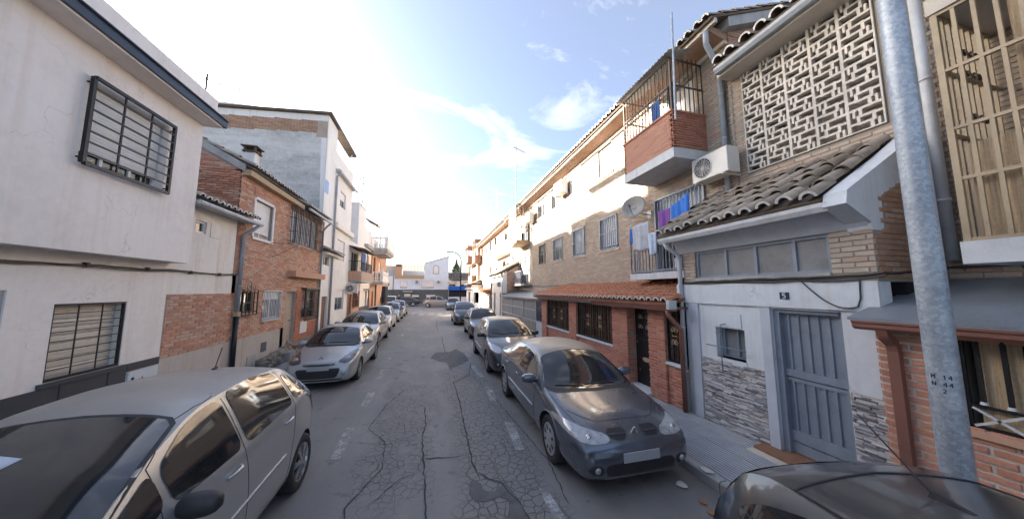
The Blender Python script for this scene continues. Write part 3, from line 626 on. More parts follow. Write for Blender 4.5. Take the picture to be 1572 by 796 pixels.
bricks(hC,L5,13.2,13.7,.5,2.5,[],'brick_porch',n=20,pr=.035); bricks(hC,L5,13.7,15.41,.6,1.2,[],'brick_porch',n=0,pr=.02)
# gable end towards the camera
gC=FY(9.35); m=MB(); q=gC.p; m.poly([q(-5,1.2,0),q(-5,5.74,0),q(-8,7.45,0),q(-8,1.2,0)]); m.build('gable_wall','mortar_grey',hC)
bricks(hC,gC,-7.9,-5.0,4.2,7.2,[],'brick_red_x',n=110,pr=.012,keep=lambda u,z:z<5.62-(u+5)*.57)
m=MB(); m.hexa([q(-4.93,5.66,.06),q(-4.93,5.66,-.25),q(-8,7.41,-.25),q(-8,7.41,.06),q(-4.93,5.86,.06),q(-4.93,5.86,-.25),q(-8,7.61,-.25),q(-8,7.61,.06)]); m.build('gable_coping','concrete',hC)
tiles(hC,L5,9.35,12.9,(.24,5.80),(-3,7.42),.2,8,'old',jr=.012)
m=MB(); m.fb(L5,9.35,12.9,5.58,5.73,0,.2); m.build('eave_board','awning_tan',hC)
tiles(hC,L5,12.92,15.6,(.35,5.68),(-2.6,6.9),.2,7,'old',jr=.012)
m=MB(); m.tube([(-4.62,12.9,5.60),(-4.62,15.65,5.60)],.05,8); m.build('gutter','gutter_white',hC)
pipe(hC,[(-4.62,15.4,5.58),(-4.8,15.4,5.4),(-4.93,15.4,5.2),(-4.93,15.4,.14)],.045,'pipe_grey')
m=MB(); m.box((-5.52,10.34,6.1),(-5.26,10.6,6.62)); ch=m.build('chimney','white_wall2',hC)
m=MB(); m.box((-5.57,10.29,6.62),(-5.21,10.65,6.66)); m.box((-5.60,10.26,6.78),(-5.18,10.68,6.81)); m.hexa([(-5.56,10.3,6.81),(-5.22,10.3,6.81),(-5.22,10.64,6.81),(-5.56,10.64,6.81),(-5.42,10.42,6.88),(-5.36,10.42,6.88),(-5.36,10.52,6.88),(-5.42,10.52,6.88)])
for x in (-5.54,-5.28): m.box((x,10.31,6.66),(x+.05,10.36,6.78)); m.box((x,10.58,6.66),(x+.05,10.63,6.78))
m.build('chimney_cap','tile_bed',hC)
window(hC,L5,10.05,11.05,4.02,5.12,split=2,rec=.1,shut=.86); m=MB()
m.fb(L5,9.98,10.05,4.0,5.14,-.02,.04);m.fb(L5,11.05,11.12,4.0,5.14,-.02,.04);m.fb(L5,10.05,11.05,5.12,5.2,-.02,.04); m.build('window_surround','white_wall3',hC); m=MB(); m.fb(L5,9.98,11.12,3.95,4.018,-.02,.06); m.build('window_sill','white_wall3',hC)
# soldier course above the window
for i in range(15):
    m=MB(); u=9.98+i*.078; m.fb(L5,u,u+.066,5.22,5.44,0,.024); m.build('brick','brick_red',hC)
def scroll(m,c,r,fr,w=.03,t=.006,turns=1.1,s=1,a0=0):
    pts=[]
    for k in range(14):
        a=a0+s*turns*2*math.pi*k/13; rr=r*(1-.75*k/13); pts.append(fr.p(c[0]+rr*math.cos(a),c[1]+rr*math.sin(a),w))
    m.tube(pts,t,4)
window(hC,L5,9.72,10.36,1.87,2.45,split=2,rec=.08,frame='frame_brown'); g=grille(hC,L5,9.68,10.40,1.82,2.50,.10,4,2,.010,'black_iron')
m=MB(); scroll(m,(9.9,2.56),.09,L5,.1); scroll(m,(10.18,2.56),.09,L5,.1,s=-1,a0=math.pi); scroll(m,(10.04,2.15),.1,L5,.1); scroll(m,(10.04,2.0),.08,L5,.1,s=-1)
m.bar(L5.p(10.04,2.5,.1),L5.p(10.04,2.72,.1),.012); m.build('scrollwork','black_iron',g)
window(hC,L5,10.88,11.95,1.6,2.46,split=2,rec=.07,shut=.3,sill='plinth_render'); grille(hC,L5,10.86,11.97,1.55,2.48,.05,12,1,.008,'white_iron')
# door, glazed, behind black ironwork
m=MB(); m.fb(L5,12.38,13.18,.45,2.45,-.2,-.15); dC=m.build('door','frame_alu',hC)
m=MB(); m.fq(L5,12.45,13.11,1.45,2.38,-.147); m.fq(L5,12.45,13.11,.78,1.35,-.147); m.build('door_glass','pane',dC)
m=MB(); q=L5.p
for i in range(9): u=12.45+i*.0825; m.bar(q(u,.78,-.13),q(u,1.35,-.13),.012); m.bar(q(u,1.45,-.13),q(u,2.38,-.13),.012)
m.build('door_bars','black_iron',dC); m=MB(); m.box((-5.14,12.9,1.38),(-5.08,13.1,1.41)); m.build('handle','chrome',dC)
m=MB(); m.fb(L5,12.3,13.3,.36,.45,-.2,.12); m.build('doorstep','frame_brown',hC)
window(hC,L5,13.72,15.1,1.36,2.5,split=2,rec=.08,frame='frame_brown'); g=grille(hC,L5,13.68,15.12,1.3,2.55,.16,11,3,.009,'black_iron')
m=MB(); q=L5.p; m.fb(L5,13.66,15.14,2.55,2.6,0,.2); m.build('cage_top','black_iron',g)
m=MB(); m.fb(L5,13.64,14.28,.82,1.28,.03,.055); m.build('meter_box','shutter',hC)
g=window(hC,L5,12.3,14.9,4.22,5.46,split=4,rec=.1,pane='pane',frame='frame_alu')
m=MB(); 
for i in range(5): m.fb(L5,12.4+i*.5,12.8+i*.5,4.3,5.4,-.08,-.06)
m.build('curtain','cloth_grey',g)
g=grille(hC,L5,12.22,15.0,4.18,5.52,.22,20,3,.010,'rusty_iron'); m=MB(); q=L5.p
for z in (4.18,4.6,5.1,5.52):
    m.bar(q(12.22,z,.22),q(12.22,z,0),.02); m.bar(q(15.0,z,.22),q(15.0,z,0),.02)
for w in (.07,.15): m.bar(q(12.22,4.18,w),q(12.22,5.52,w),.016)
m.build('cage_side','rusty_iron',g)
m=MB(); m.fb(L5,12.35,15.4,2.98,3.2,0,.28); lg=m.build('canopy_ledge','brown_render',hC)
m=MB(); m.tube([q(10.95,3.98,.06),q(12.3,4.14,.35)],.01,5); m.tube([q(11.2,3.55,.02),q(12.25,4.12,.34)],.01,5); m.build('flag_bracket','black_iron',hC)
# rubble footing below the brick house
def rubble(par,x0,x1,y0,y1,z1,name='rubble_footing',n=60,seed=3,label=None):
    rr=random.Random(seed); m=MB()
    for i in range(n):
        y=rr.uniform(y0,y1); z=rr.uniform(.12,z1); s=rr.uniform(.07,.16); x=x1-rr.uniform(.0,.12)-(z-.12)*.35
        pts=[Vector((x,y,z))+Vector((math.sin(a)*math.cos(b)*rr.uniform(.7,1.1)*s,math.sin(a)*math.sin(b)*rr.uniform(.8,1.3)*s,math.cos(a)*rr.uniform(.5,.8)*s)) for a in (.5,1.2,1.9,2.6) for b in [k*math.pi/3 for k in range(6)]]
        m.add(pts,[(r*6+k,r*6+(k+1)%6,(r+1)*6+(k+1)%6,(r+1)*6+k) for r in range(3) for k in range(6)]+[(0,1,2,3,4,5),(18,19,20,21,22,23)])
    m.box((x0,y0,.1),(x1-.12,y1,z1-.02)); o=m.build(name,'rubble',par); o['kind']='stuff'; return o
rubble(hC,-5.0,-4.68,10.75,12.35,.46,seed=2); rubble(hC,-5.0,-4.8,12.35,15.4,.58,n=50,seed=4)
m=MB(); m.fb(L5,10.3,10.72,.2,.62,0,.02); m.build('hatch','concrete',hC); m=MB(); m.fb(L5,11.0,11.3,.62,.9,0,.015); m.build('vent','dark_render',hC); m=MB(); m.fb(L5,11.9,12.35,.13,.42,.2,.45); m.build('step','concrete',hC)
# ---- house D: tall white house, raw gable
hD=thing('tall_white_house','tall three storey white house with raw grey gable wall and brick band','house',(-5,17.8,0))
opD=[(15.5,15.95,7.1,7.72),(17.9,18.95,7.1,7.95),(17.85,19.3,4.15,5.25),(15.85,16.75,3.68,4.14),(18.0,19.6,1.4,2.55),(16.0,16.8,.13,2.2)]
wall(hD,L5,15.44,20.3,0,9.6,opD,'white_wall3',.2,depth=5.2); wall(hD,L5,15.44,16.85,9.6,10.85,[],'white_wall3',.2,depth=5.2,name='attic_wall')
m=MB(); m.fb(L5,16.85,20.3,9.6,9.72,-5.2,0); m.fb(L5,19.95,20.3,9.72,9.8,-.2,0); m.build('terrace_parapet','white_wall3',hD)
gD=FY(15.43); q=gD.p
m=MB(); m.poly([q(-9.8,3,0),q(-5.03,3,0),q(-5.03,9.95,0),q(-9.8,9.6,0)]); m.build('raw_gable','raw_render',hD)
rr=random.Random(5); m=MB()   # ragged render courses
for i in range(9):
    z=5.2+i*.52+rr.uniform(-.08,.08); pts=[(-9.8+k*.16,z+rr.uniform(-.035,.035)+.05*math.sin(k*.4+i*2)) for k in range(30)]
    for (a,b),(c,d) in zip(pts,pts[1:]):
        if c>-5.1: break
        m.add([q(a,b,.009),q(c,d,.009),q(c,d+.46,.001),q(a,b+.46,.001),q(a,b-.02,.0),q(c,d-.02,.0)],[(0,1,2,3),(0,1,5,4)])
m.build('render_course','raw_render',hD,kind='stuff')
m=MB(); m.poly([q(-9.8,9.6,.002),q(-5.03,9.95,.002),q(-5.03,10.55,.002),q(-9.8,10.2,.002)]); m.build('brick_backing','mortar_light',hD)
bricks(hD,gD,-9.75,-5.45,9.55,10.55,[],'brick_pale_x',n=0,pr=.02,keep=lambda u,z:9.60+(u+9.8)*.073<z<10.2+(u+9.8)*.073)
m=MB(); m.poly([q(-9.8,10.2,.01),q(-5.03,10.55,.01),q(-5.03,10.85,.01),q(-9.8,10.5,.01)]); m.poly([q(-5.12,5.5,.012),q(-5.03,5.5,.012),q(-5.03,10.2,.012),q(-5.3,10.2,.012)]); m.build('whitewashed_strip','white_wall3',hD)
m=MB(); m.poly([q(-5.5,9.7,.014),q(-5.03,9.7,.014),q(-5.03,10.5,.014),q(-5.4,10.5,.014)]); m.build('dark_render_patch','mortar_grey',hD)
m=MB(); m.hexa([(-9.95,15.3,10.52),(-4.85,15.3,10.86),(-4.85,16.9,10.86),(-9.95,16.9,10.52),(-9.95,15.3,10.62),(-4.85,15.3,10.98),(-4.85,16.9,10.98),(-9.95,16.9,10.62)]); m.hexa([(-5.3,16.9,10.83),(-4.85,16.9,10.86),(-4.85,20.2,10.86),(-5.3,20.2,10.83),(-5.3,16.9,10.95),(-4.85,16.9,10.98),(-4.85,20.2,10.98),(-5.3,20.2,10.95)]); m.build('sheet_roof','tile_bed',hD)
m=MB(); m.tube([(-5.05,19.9,9.7),(-5.05,19.9,10.86)],.03,6); m.tube([(-5.25,17.2,9.7),(-5.25,17.2,10.84)],.03,6); m.build('roof_post','white_iron',hD)
m=MB(); m.fb(L5,15.5,15.95,7.1,7.72,-.05,.012); m.build('tile_panel','blue_tile',hD)
window(hD,L5,17.9,18.95,7.1,7.95,shut=.5); window(hD,L5,17.85,19.3,4.15,5.25,shut=.95); window(hD,L5,15.85,16.75,3.68,4.14); window(hD,L5,18.0,19.6,1.4,2.55,shut=.4,frame='frame_alu')
m=MB(); m.fb(L5,16.95,20.35,5.72,5.98,0,.22); m.build('floor_ledge','white_wall2',hD)
m=MB(); m.tube([(-4.75,16.8,8.66),(-4.75,20.35,8.66)],.06,8); m.fb(L5,16.9,20.3,8.66,8.8,0,.2); m.build('gutter','gutter_white',hD)
pipe(hD,[(-4.75,16.9,8.6),(-4.93,16.95,8.4),(-4.93,16.95,.14)],.05,'pipe_grey',[(-4.93,16.95,z) for z in (2.5,5,7.5)])
tiles(hD,L5,15.46,18.0,(.34,4.30),(0,4.5),.19,1,'old',jr=.008); m=MB(); m.fb(L5,15.46,18.0,4.18,4.28,0,.28); m.build('canopy_board','white_wall2',hD)
m=MB(); m.fb(L5,16.0,16.8,.13,2.2,-.14,-.1); m.build('door','wood',hD); m=MB(); m.fb(L5,18.2,18.5,3.25,3.6,0,.01); m.build('pale_patch','white_wall3',hD)
def ac_unit(cx,cy,cz,face,label,w=.86,h=.55,d=.32,group='wall mounted air conditioners',mat='plastic_white',pipe_=True):
    """face: direction the fan looks ('-x','+x','-y'); c = centre"""
    t=thing('air_conditioner',label,'air conditioner',(cx,cy,cz-h/2),group)
    if face=='-y': fr=Fr((cx,cy-d/2,0),(1,0,0),(0,-1,0))
    else: s=-1 if face=='-x' else 1; fr=Fr((cx+s*d/2,cy,0),(0,1,0),(s,0,0))
    m=MB(); z0,z1=cz-h/2,cz+h/2; e=.012; q=fr.p
    P=[(-w/2+e,z0+e,0),(w/2-e,z0+e,0),(w/2-e,z1-e,0),(-w/2+e,z1-e,0)]; B=[(-w/2,z0,-e),(w/2,z0,-e),(w/2,z1,-e),(-w/2,z1,-e)]; C=[(-w/2,z0,-d),(w/2,z0,-d),(w/2,z1,-d),(-w/2,z1,-d)]
    m.add([q(*p) for p in P+B+C],[(0,1,2,3)]+[(k,(k+1)%4,4+(k+1)%4,4+k) for k in range(4)]+[(4+k,4+(k+1)%4,8+(k+1)%4,8+k) for k in range(4)]+[(8,9,10,11)]); cs=m.build('casing',mat,t)
    s=1 if face=='-x' else -1
    m=MB(); cu=s*w*.17; r_=h*.40; n=24; vs=[q(cu,cz,.002)]+[q(cu+r_*math.cos(2*math.pi*k/n),cz+r_*math.sin(2*math.pi*k/n),.002) for k in range(n)]; m.add(vs,[(0,1+k,1+(k+1)%n) for k in range(n)]); m.build('fan_opening','dark',t)
    m=MB()
    for k in range(5): rr_=r_*(k+1)/5; m.tube([q(cu+rr_*math.cos(2*math.pi*i/20),cz+rr_*math.sin(2*math.pi*i/20),.012) for i in range(21)],.004 if k<4 else .009,4)
    for k in range(8): a=math.pi*k/8; m.bar(q(cu-r_*math.cos(a),cz-r_*math.sin(a),.012),q(cu+r_*math.cos(a),cz+r_*math.sin(a),.012),.006)
    m.build('fan_guard',mat,t)
    m=MB()
    for k in range(4): a=math.pi/2*k+.4; m.add([q(cu+.03*math.cos(a),cz+.03*math.sin(a),.004),q(cu+r_*.8*math.cos(a-.35),cz+r_*.8*math.sin(a-.35),.004),q(cu+r_*.85*math.cos(a+.2),cz+r_*.85*math.sin(a+.2),.007)],[(0,1,2)])
    m.build('fan_blades','cable_grey',t)
    m=MB()
    for u in (-w*.38,w*.38): m.bar(q(u,z0-.02,.03),q(u,z0-.02,-d-.22),.03); m.bar(q(u,z0-.02,-d-.2),q(u,z0-.24,-d-.2),.03)
    m.build('bracket','plastic_white',t); return t
ac_unit(-4.66,20.1,2.6,'-y','white air conditioner above brick door beside the tall white house',.6,.5,.28)
# ---- houses E, F and the brown corner house
hE=thing('terraced_house','white house with laundry balcony and stepped upper block, left side mid street','house',(-5,23.5,0))
opE=[(20.5,21.5,.13,2.25),(21.7,23.3,1.4,2.4),(20.9,22.6,3.5,5.0)]
wall(hE,L5,20.31,23.6,0,2.9,opE[:2],'brown_render',.2,depth=6,name='ground_wall'); wall(hE,L5,20.31,27,2.9,5.6,[opE[2],(24.9,25.6,3.6,4.7)],'white_wall3',.2,depth=6); wall(hE,L5,23.6,27,0,2.9,[(25.5,26.1,.13,2.4),(26.35,27,1.3,2.45)],'white_wall2',.2,depth=6,name='ground_wall')
m=MB(); m.fb(L5,22.3,24.35,5.6,8.45,-5,-.01); m.fb(L5,24.35,27,5.6,7.25,-.2,-.01); m.fb(L5,22.26,24.4,8.45,8.53,-5.05,.05); m.build('upper_block','white_wall3',hE)
m=MB(); m.fb(L5,23.6,27,.13,1.3,0,.03); m.build('plinth','dark_render',hE)
m=MB(); m.fb(L5,20.35,23.7,3.0,3.16,0,.75); m.build('balcony_slab','concrete',hE)
m=MB(); m.fb(L5,20.35,23.7,3.16,3.36,.66,.75,0); m.fb(L5,20.35,23.7,3.36,3.58,.68,.74,1); m.fb(L5,20.35,23.7,3.58,3.68,.66,.75,0); m.fb(L5,20.35,20.42,3.16,3.68,0,.66,0); m.fb(L5,23.63,23.7,3.16,3.68,0,.66,0); m.build('balcony_parapet',['brown_render','concrete'],hE)
m=MB(); q=L5.p
for i in range(26): u=20.38+i*.132; m.bar(q(u,3.68,.7),q(u,4.3,.7),.016)
for i in range(6): m.bar(q(20.38,3.68,.12*i),q(20.38,4.3,.12*i),.016)
m.bar(q(20.35,4.3,.7),q(23.7,4.3,.7),.03); m.bar(q(20.38,4.3,.0),q(20.38,4.3,.7),.03)
for u in (20.38,22,23.68): m.bar(q(u,3.68,.7),q(u,5.15,.7),.035)
m.build('balcony_railing','black_iron',hE)
m=MB(); m.hexa([q(20.2,5.2,0),q(20.2,5.0,.95),q(23.9,5.0,.95),q(23.9,5.2,0),q(20.2,5.26,0),q(20.2,5.06,.95),q(23.9,5.06,.95),q(23.9,5.26,0)]); m.build('balcony_canopy','tile_bed',hE)
window(hE,L5,20.9,22.6,3.5,5.0,shut=0,pane='dark'); window(hE,L5,24.9,25.6,3.6,4.7,shut=.9)
m=MB(); m.fb(L5,20.5,21.5,.13,2.25,-.15,-.1); m.build('door','frame_brown',hE)
window(hE,L5,21.7,23.3,1.4,2.4,frame='frame_brown'); grille(hE,L5,21.7,23.3,1.35,2.45,.05,8,2,.012,'brown_metal')
m=MB(); m.fb(L5,25.5,26.1,.13,2.4,-.15,-.1); m.build('door','wood',hE); window(hE,L5,26.35,26.99,1.3,2.45,shut=.5)
m=MB(); m.fb(L5,24.8,27.3,2.52,2.6,0,.35); m.build('door_canopy','concrete',hE)
m=MB(); q=L5.p   # rooftop cage
for a,b in ((22.35,24.3),): 
    for z in (8.9,9.6,10.3): m.bar(q(a,z,-.05),q(b,z,-.05),.025); m.bar(q(a,z,-.05),q(a,z,-2.5),.025)
    for u in (22.35,23.3,24.3): m.bar(q(u,8.5,-.05),q(u,10.3,-.05),.03)
    for w in (-.9,-1.7,-2.5): m.bar(q(a,8.5,w),q(a,10.3,w),.02)
m.build('roof_railing','cable_grey',hE)
def cloth(pts,z1,z0,mat,label,cat,group=None,seed=0,amp=.02,n=12,slant=0):
    """cloth hung from a line through pts (plan), wavy folds"""
    rr=random.Random(seed); a,b=Vector(pts[0]),Vector(pts[1]); nrm=Vector((-(b-a).y,(b-a).x)).normalized(); m=MB(); vs=[]; k=9; ph=rr.uniform(0,6)
    for j in range(k+1):
        t=j/k; z=z1+(z0-z1)*t
        for i in range(n+1):
            s=i/n; p=a.lerp(b,s)+nrm*(amp*(.3+t)*math.sin(s*9+ph+t)+amp*.5*math.sin(s*23+ph)); vs.append((p.x,p.y,z+slant*s*(1-t)+rr.uniform(-.004,.004)+.03*t*math.sin(s*5+ph)))
    m.add(vs,[(j*(n+1)+i,j*(n+1)+i+1,(j+1)*(n+1)+i+1,(j+1)*(n+1)+i) for j in range(k) for i in range(n)])
    o=m.build(cat.replace(' ','_'),mat,None,True); s=o.modifiers.new('thickness','SOLIDIFY'); s.thickness=.008; return tag(o,label,cat,group)
cloth([(-4.35,20.6),(-4.35,21.3)],4.95,3.75,'cloth_jeans','dark blue laundry hanging under the left balcony canopy','laundry','laundry on the left balcony',1,.03)
cloth([(-4.4,21.5),(-4.4,22.1)],4.9,3.8,'cloth_blue','bright blue laundry hanging under the left balcony canopy','laundry','laundry on the left balcony',2,.03)
cloth([(-4.35,22.3),(-4.35,22.8)],4.9,3.9,'brown_render','reddish brown laundry hanging under the left balcony canopy','laundry','laundry on the left balcony',3,.03)
hF=thing('corner_house','orange brown corner house with white balustrade balconies at left end','house',(-5,31,0))
wall(hF,L5,27.01,35.6,0,6.0,[(28.3,29.2,3.3,5.4),(31,32,3.4,5.2),(28.0,28.8,.13,2.4),(32.6,33.8,1.2,2.4)],'brown_render',.2,depth=8)
m=MB(); m.fb(L5,27.01,35.6,6.0,7.0,-.2,-.0); m.fb(L5,30.2,36,6.0,6.12,-8,.25); m.build('parapet','white_wall3',hF)
def balustrade(par,x0,x1,y0,y1,z0,z1,post=True):
    """L shaped: near side x0-x1 at y0, then street side along x1"""
    m=MB(); m.box((x0,y0-.03,z1-.09),(x1,y0+.1,z1)); m.box((x1-.1,y0,z1-.09),(x1+.03,y1,z1)); m.box((x0,y0-.02,z0),(x1,y0+.08,z0+.08)); m.box((x1-.08,y0,z0),(x1+.02,y1,z0+.08))
    prof=[(.03,0),(.045,.12),(.06,.3),(.035,.55),(.03,.8),(.045,1)]; H=z1-z0-.17
    def bal(x,y): m.lathe([(r,z0+.08+h*H) for r,h in prof],6,(x,y,0))
    n=int((x1-x0)/.17)
    for i in range(1,n): bal(x0+(x1-x0)*i/n,y0+.03)
    n=int((y1-y0)/.2)
    for i in range(1,n): bal(x1-.03,y0+(y1-y0)*i/n)
    for x,y in ((x1-.05,y0+.03),(x1-.05,y1)):
        m.box((x-.09,y-.09,z0),(x+.09,y+.09,z1+.06)); m.lathe([(0,z1+.05),(.05,z1+.09),(.09,z1+.18),(.06,z1+.27),(0,z1+.3)],8,(x,y,0))
    return m.build('balustrade','white_wall3',par)
m=MB(); m.box((-5,27.0,5.72),(-3.72,31.5,6.0)); m.box((-5,27.1,5.55),(-3.85,31.4,5.72)); m.build('balcony_slab','concrete',hF); balustrade(hF,-4.95,-3.78,27.05,31.4,6.0,6.95)
m=MB(); m.box((-5,27.0,3.0),(-4.0,30.2,3.2)); m.build('balcony_slab','concrete',hF); balustrade(hF,-4.95,-4.03,27.05,30.1,3.2,4.05)
m=MB(); m.box((-5.05,24.4,5.75),(-4.75,27,5.98)); m.build('floor_ledge','concrete',hF)
m=MB(); m.hexa([(-5.6,26.6,8.5),(-4.5,26.6,7.9),(-4.5,29,7.9),(-5.6,29,8.5),(-5.6,26.6,8.55),(-4.5,26.6,7.95),(-4.5,29,7.95),(-5.6,29,8.55)]); m.tube([(-4.6,26.7,6),(-4.6,26.7,7.95)],.025,6); m.tube([(-4.6,28.9,6),(-4.6,28.9,7.95)],.025,6); m.build('terrace_canopy','tile_bed',hF)
m=MB(); m.fb(L5,29.5,30.0,0,3,0,.05); m.fb(L5,33.5,35.6,.9,2.9,0,.3); m.build('dark_sign_box','cloth_dark',hF)
window(hF,L5,28.3,29.2,3.3,5.4,frame='frame_brown'); window(hF,L5,31,32,3.4,5.2,frame='frame_brown',shut=.6); window(hF,L5,32.6,33.8,1.2,2.4,shut=.5)
m=MB(); m.fb(L5,28.0,28.8,.13,2.4,-.15,-.1); m.build('door','frame_brown',hF)
tiles(hF,L5,31.6,35.9,(.4,5.98),(-1.5,6.8),.24,3,'old',n=0)

hR=thing('added_rear_shade_block','tall unseen house block added behind the stepped white house to shade the right facade','house',(-11,26,0))  # invented and out of view, added to throw shade on the right facade
m=MB(); m.box((-15,22.4,0),(-8.6,25.0,11.2)); m.box((-15,25.5,0),(-8.6,31.2,11.0)); m.build('wall','white_wall3',hR); m=MB(); m.box((-15.2,22.3,11.2),(-8.5,25.05,11.3)); m.box((-15.2,25.45,11.0),(-8.5,31.3,11.1)); m.build('roof','tile_bed',hR)
hS=thing('added_cross_shade_block','plain unseen block added across the cross street to shade the road at the crossing','building',(-30,60,0))  # invented and out of view, added to keep sun off the far road
m=MB(); m.box((-48,56,0),(-15,68,11)); m.build('wall','white_wall3',hS); m=MB(); m.box((-48.3,55.7,11),(-14.7,68.3,11.3)); m.build('roof','concrete',hS)
# ================================================================ right row
XF=6.2; RF=FX(XF,'R')
hM=thing('pale_brick_block','long pale brick block with tiled eave, brick balcony and satellite dish','building',(XF,14,0))
up=[(9.17,10.1,6.83,7.95),(11.44,12.5,6.83,7.95),(14.15,14.9,6.83,7.95),(16.0,17.1,6.83,7.95)]
lo=[(8.97,10.1,3.97,5.19),(11.3,12.4,3.98,5.2),(13.55,14.7,4.0,5.18),(15.9,16.9,4.0,5.18)]
opM=up+lo+[(5.5,7.1,2.95,5.08),(5.6,6.9,5.75,7.85),(19.0,21.0,2.95,5.0),(19.2,20.6,5.8,7.8)]
wall(hM,RF,4.69,23.6,0,8.25,opM,'mortar_pale',.12,depth=9,name='brick_backing')
bricks(hM,RF,4.7,18.2,2.3,8.2,opM,'brick_pale',j=.014,n=230,pr=.012,jit=.005)
m=MB(); us=(18.2,23.59)
cells=wall(hM,Fr((XF-.006,0,0),(0,1,0),(-1,0,0)),18.2,23.59,0,8.2,opM,'brick_pale_far',.1,name='brick_front')
# soldier courses over openings
for o in lo[:2]+[(5.5,7.1,0,5.08)]:
    n=int((o[1]-o[0]+.16)/.075)
    for i in range(n):
        u=o[0]-.08+i*.075; m=MB(); m.fb(RF,u,u+.064,o[3]+.02,o[3]+.25,0,.022); m.build('brick','brick_pale',hM)
for o in up:
    m=MB(); m.fb(RF,o[0]-.08,o[1]+.08,o[3]+.01,o[3]+.1,-.02,.03); m.build('window_head','brick_pale',hM); m=MB(); m.fb(RF,o[0]-.08,o[1]+.08,o[2]-.1,o[2]-.005,-.1,.05); m.build('window_sill','brick_pale',hM)
for i,o in enumerate(up): window(hM,RF,*o,shut=.95 if i in(0,1) else .3,frame='frame_white',rec=.09)
grille(hM,RF,11.44,12.5,6.83,7.95,.03,8,2,.009,'white_iron')
for i,o in enumerate(lo):
    window(hM,RF,*o,shut=.9 if i<2 else .4,shm='shutter_grey',frame='frame_alu',rec=.1); grille(hM,RF,o[0]+.02,o[1]-.02,o[2]+.03,o[3]-.03,.035,9,2,.009,'grey_iron' if i!=3 else 'black_iron',fr_r=.02)
    m=MB(); m.fb(RF,o[0]-.07,o[1]+.07,o[2]-.08,o[2]-.004,-.1,.04); m.build('window_sill','brick_pale',hM)
window(hM,RF,5.5,7.1,2.95,5.08,split=3,frame='grey_iron',shut=.5,shm='shutter_grey',fw=.06,name='balcony_door'); grille(hM,RF,5.5,7.1,3.0,5.05,.05,14,2,.01,'grey_iron',fr_r=.025)
window(hM,RF,5.6,6.9,5.75,7.85,split=2,frame='frame_alu',shut=.6,name='balcony_door')
window(hM,RF,19.0,21.0,2.95,5.0,split=3,frame='grey_iron',shut=.7,shm='shutter_grey',name='balcony_door'); window(hM,RF,19.2,20.6,5.8,7.8,split=2,frame='frame_alu',shut=.6,name='balcony_door')
# eave: sloping soffit, cream moulding, tiles
m=MB(); q=RF.p; a0,a1=4.5,23.6
m.hexa([q(a0+.2,7.99,0),q(a0+.2,8.13,.5),q(a1,8.13,.5),q(a1,7.99,0),q(a0+.2,8.24,0),q(a0+.2,8.24,.5),q(a1,8.24,.5),q(a1,8.24,0)]); m.build('soffit','soffit',hM)
m=MB(); m.fb(RF,a0,a1,8.14,8.245,.5,.58); m.fb(RF,a0+.2,a1,7.93,8.02,0,.1); m.build('cornice','cornice',hM)
tiles(hM,RF,a0,a1,(.66,8.26),(-4.6,10.3),.232,14,'old',n=260,jr=.012)
# gable end above the lower house
gM=FY(4.688); q=gM.p
m=MB(); m.poly([q(6.2,0,0),q(6.2,8.2,0),q(10.8,10.0,0),(15.4,4.688,8.2),(15.4,4.688,0)]); m.build('gable_wall','brick_pale_x',hM)
bricks(hM,gM,6.2,9.2,6.9,9.6,[],'brick_pale_x',n=60,pr=.010,keep=lambda u,z:z<8.15+(u-6.2)*.39)
m=MB(); m.hexa([q(6.05,8.17,.16),q(10.8,10.02,.16),q(10.8,10.02,-.1),q(6.05,8.17,-.1),q(6.05,8.44,.16),q(10.8,10.3,.16),q(10.8,10.3,-.1),q(6.05,8.44,-.1)]); m.build('gable_coping','concrete',hM)
# brick balcony with cage
bF=FX(5.2,'R'); q=bF.p
m=MB(); m.box((5.2,5.34,5.5),(6.2,7.15,5.73)); m.build('balcony_slab','slab_white',hM)
m=MB(); m.box((5.222,5.362,5.73),(5.31,7.128,6.62)); m.box((5.222,5.362,5.73),(6.2,5.45,6.62)); m.box((5.222,7.04,5.73),(6.2,7.128,6.62)); m.build('balcony_parapet','mortar_dark',hM)
bricks(hM,bF,5.36,7.13,5.735,6.6,[],'brick_balc',Lb=.245,h=.06,j=.016,n=0,pr=.004,w=-.021,pname='balcony_brickwork',jit=.002); gB=FY(5.362); bricks(hM,gB,5.22,6.2,5.735,6.6,[],'brick_balc_x',Lb=.245,h=.06,j=.016,n=0,pr=.02,pname='balcony_brickwork',jit=.002)
m=MB(); m.box((5.19,5.33,6.60),(5.33,7.16,6.645)); m.box((5.33,5.33,6.60),(6.2,5.47,6.645)); m.build('balcony_coping','brick_balc',hM)
m=MB()
for i in range(15): u=5.38+i*.125; m.bar(q(u,6.64,-.06),q(u,7.92,-.06),.02)
for i in range(8): w=-.06-.13*i; m.bar(q(5.38,6.64,w),q(5.38,7.92+.02*i,w),.02)
for z in (6.66,7.28,7.92): m.bar(q(5.36,z,-.06),q(7.14,z,-.06),.03); m.bar(q(5.38,z,-.06),q(5.38,z+.0,-1.0),.03); m.bar(q(7.12,z,-.06),q(7.12,z,-1.0),.03)
for k in range(3): scroll(m,(5.75+k*.5,7.1),.13,bF,-.06,.008,1.3); scroll(m,(5.75+k*.5,7.45),.11,bF,-.06,.008,1.3,s=-1)
for u in (5.38,7.12): m.bar(q(u,6.64,-.06),q(u,7.95,-.06),.04)
m.build('balcony_cage','rusty_iron',hM)
m=MB(); n=40; vs=[]
for i in range(n+1):
    u=5.2+2.1*i/n; dz=.02*math.cos(i*math.pi/1.0)
    vs+= [q(u,7.96+dz,.12),q(u,8.22+dz,-1.0)]
m.add(vs,[(2*i,2*i+2,2*i+3,2*i+1) for i in range(n)]); o=m.build('corrugated_roof','concrete',hM); s=o.modifiers.new('t','SOLIDIFY'); s.thickness=.012
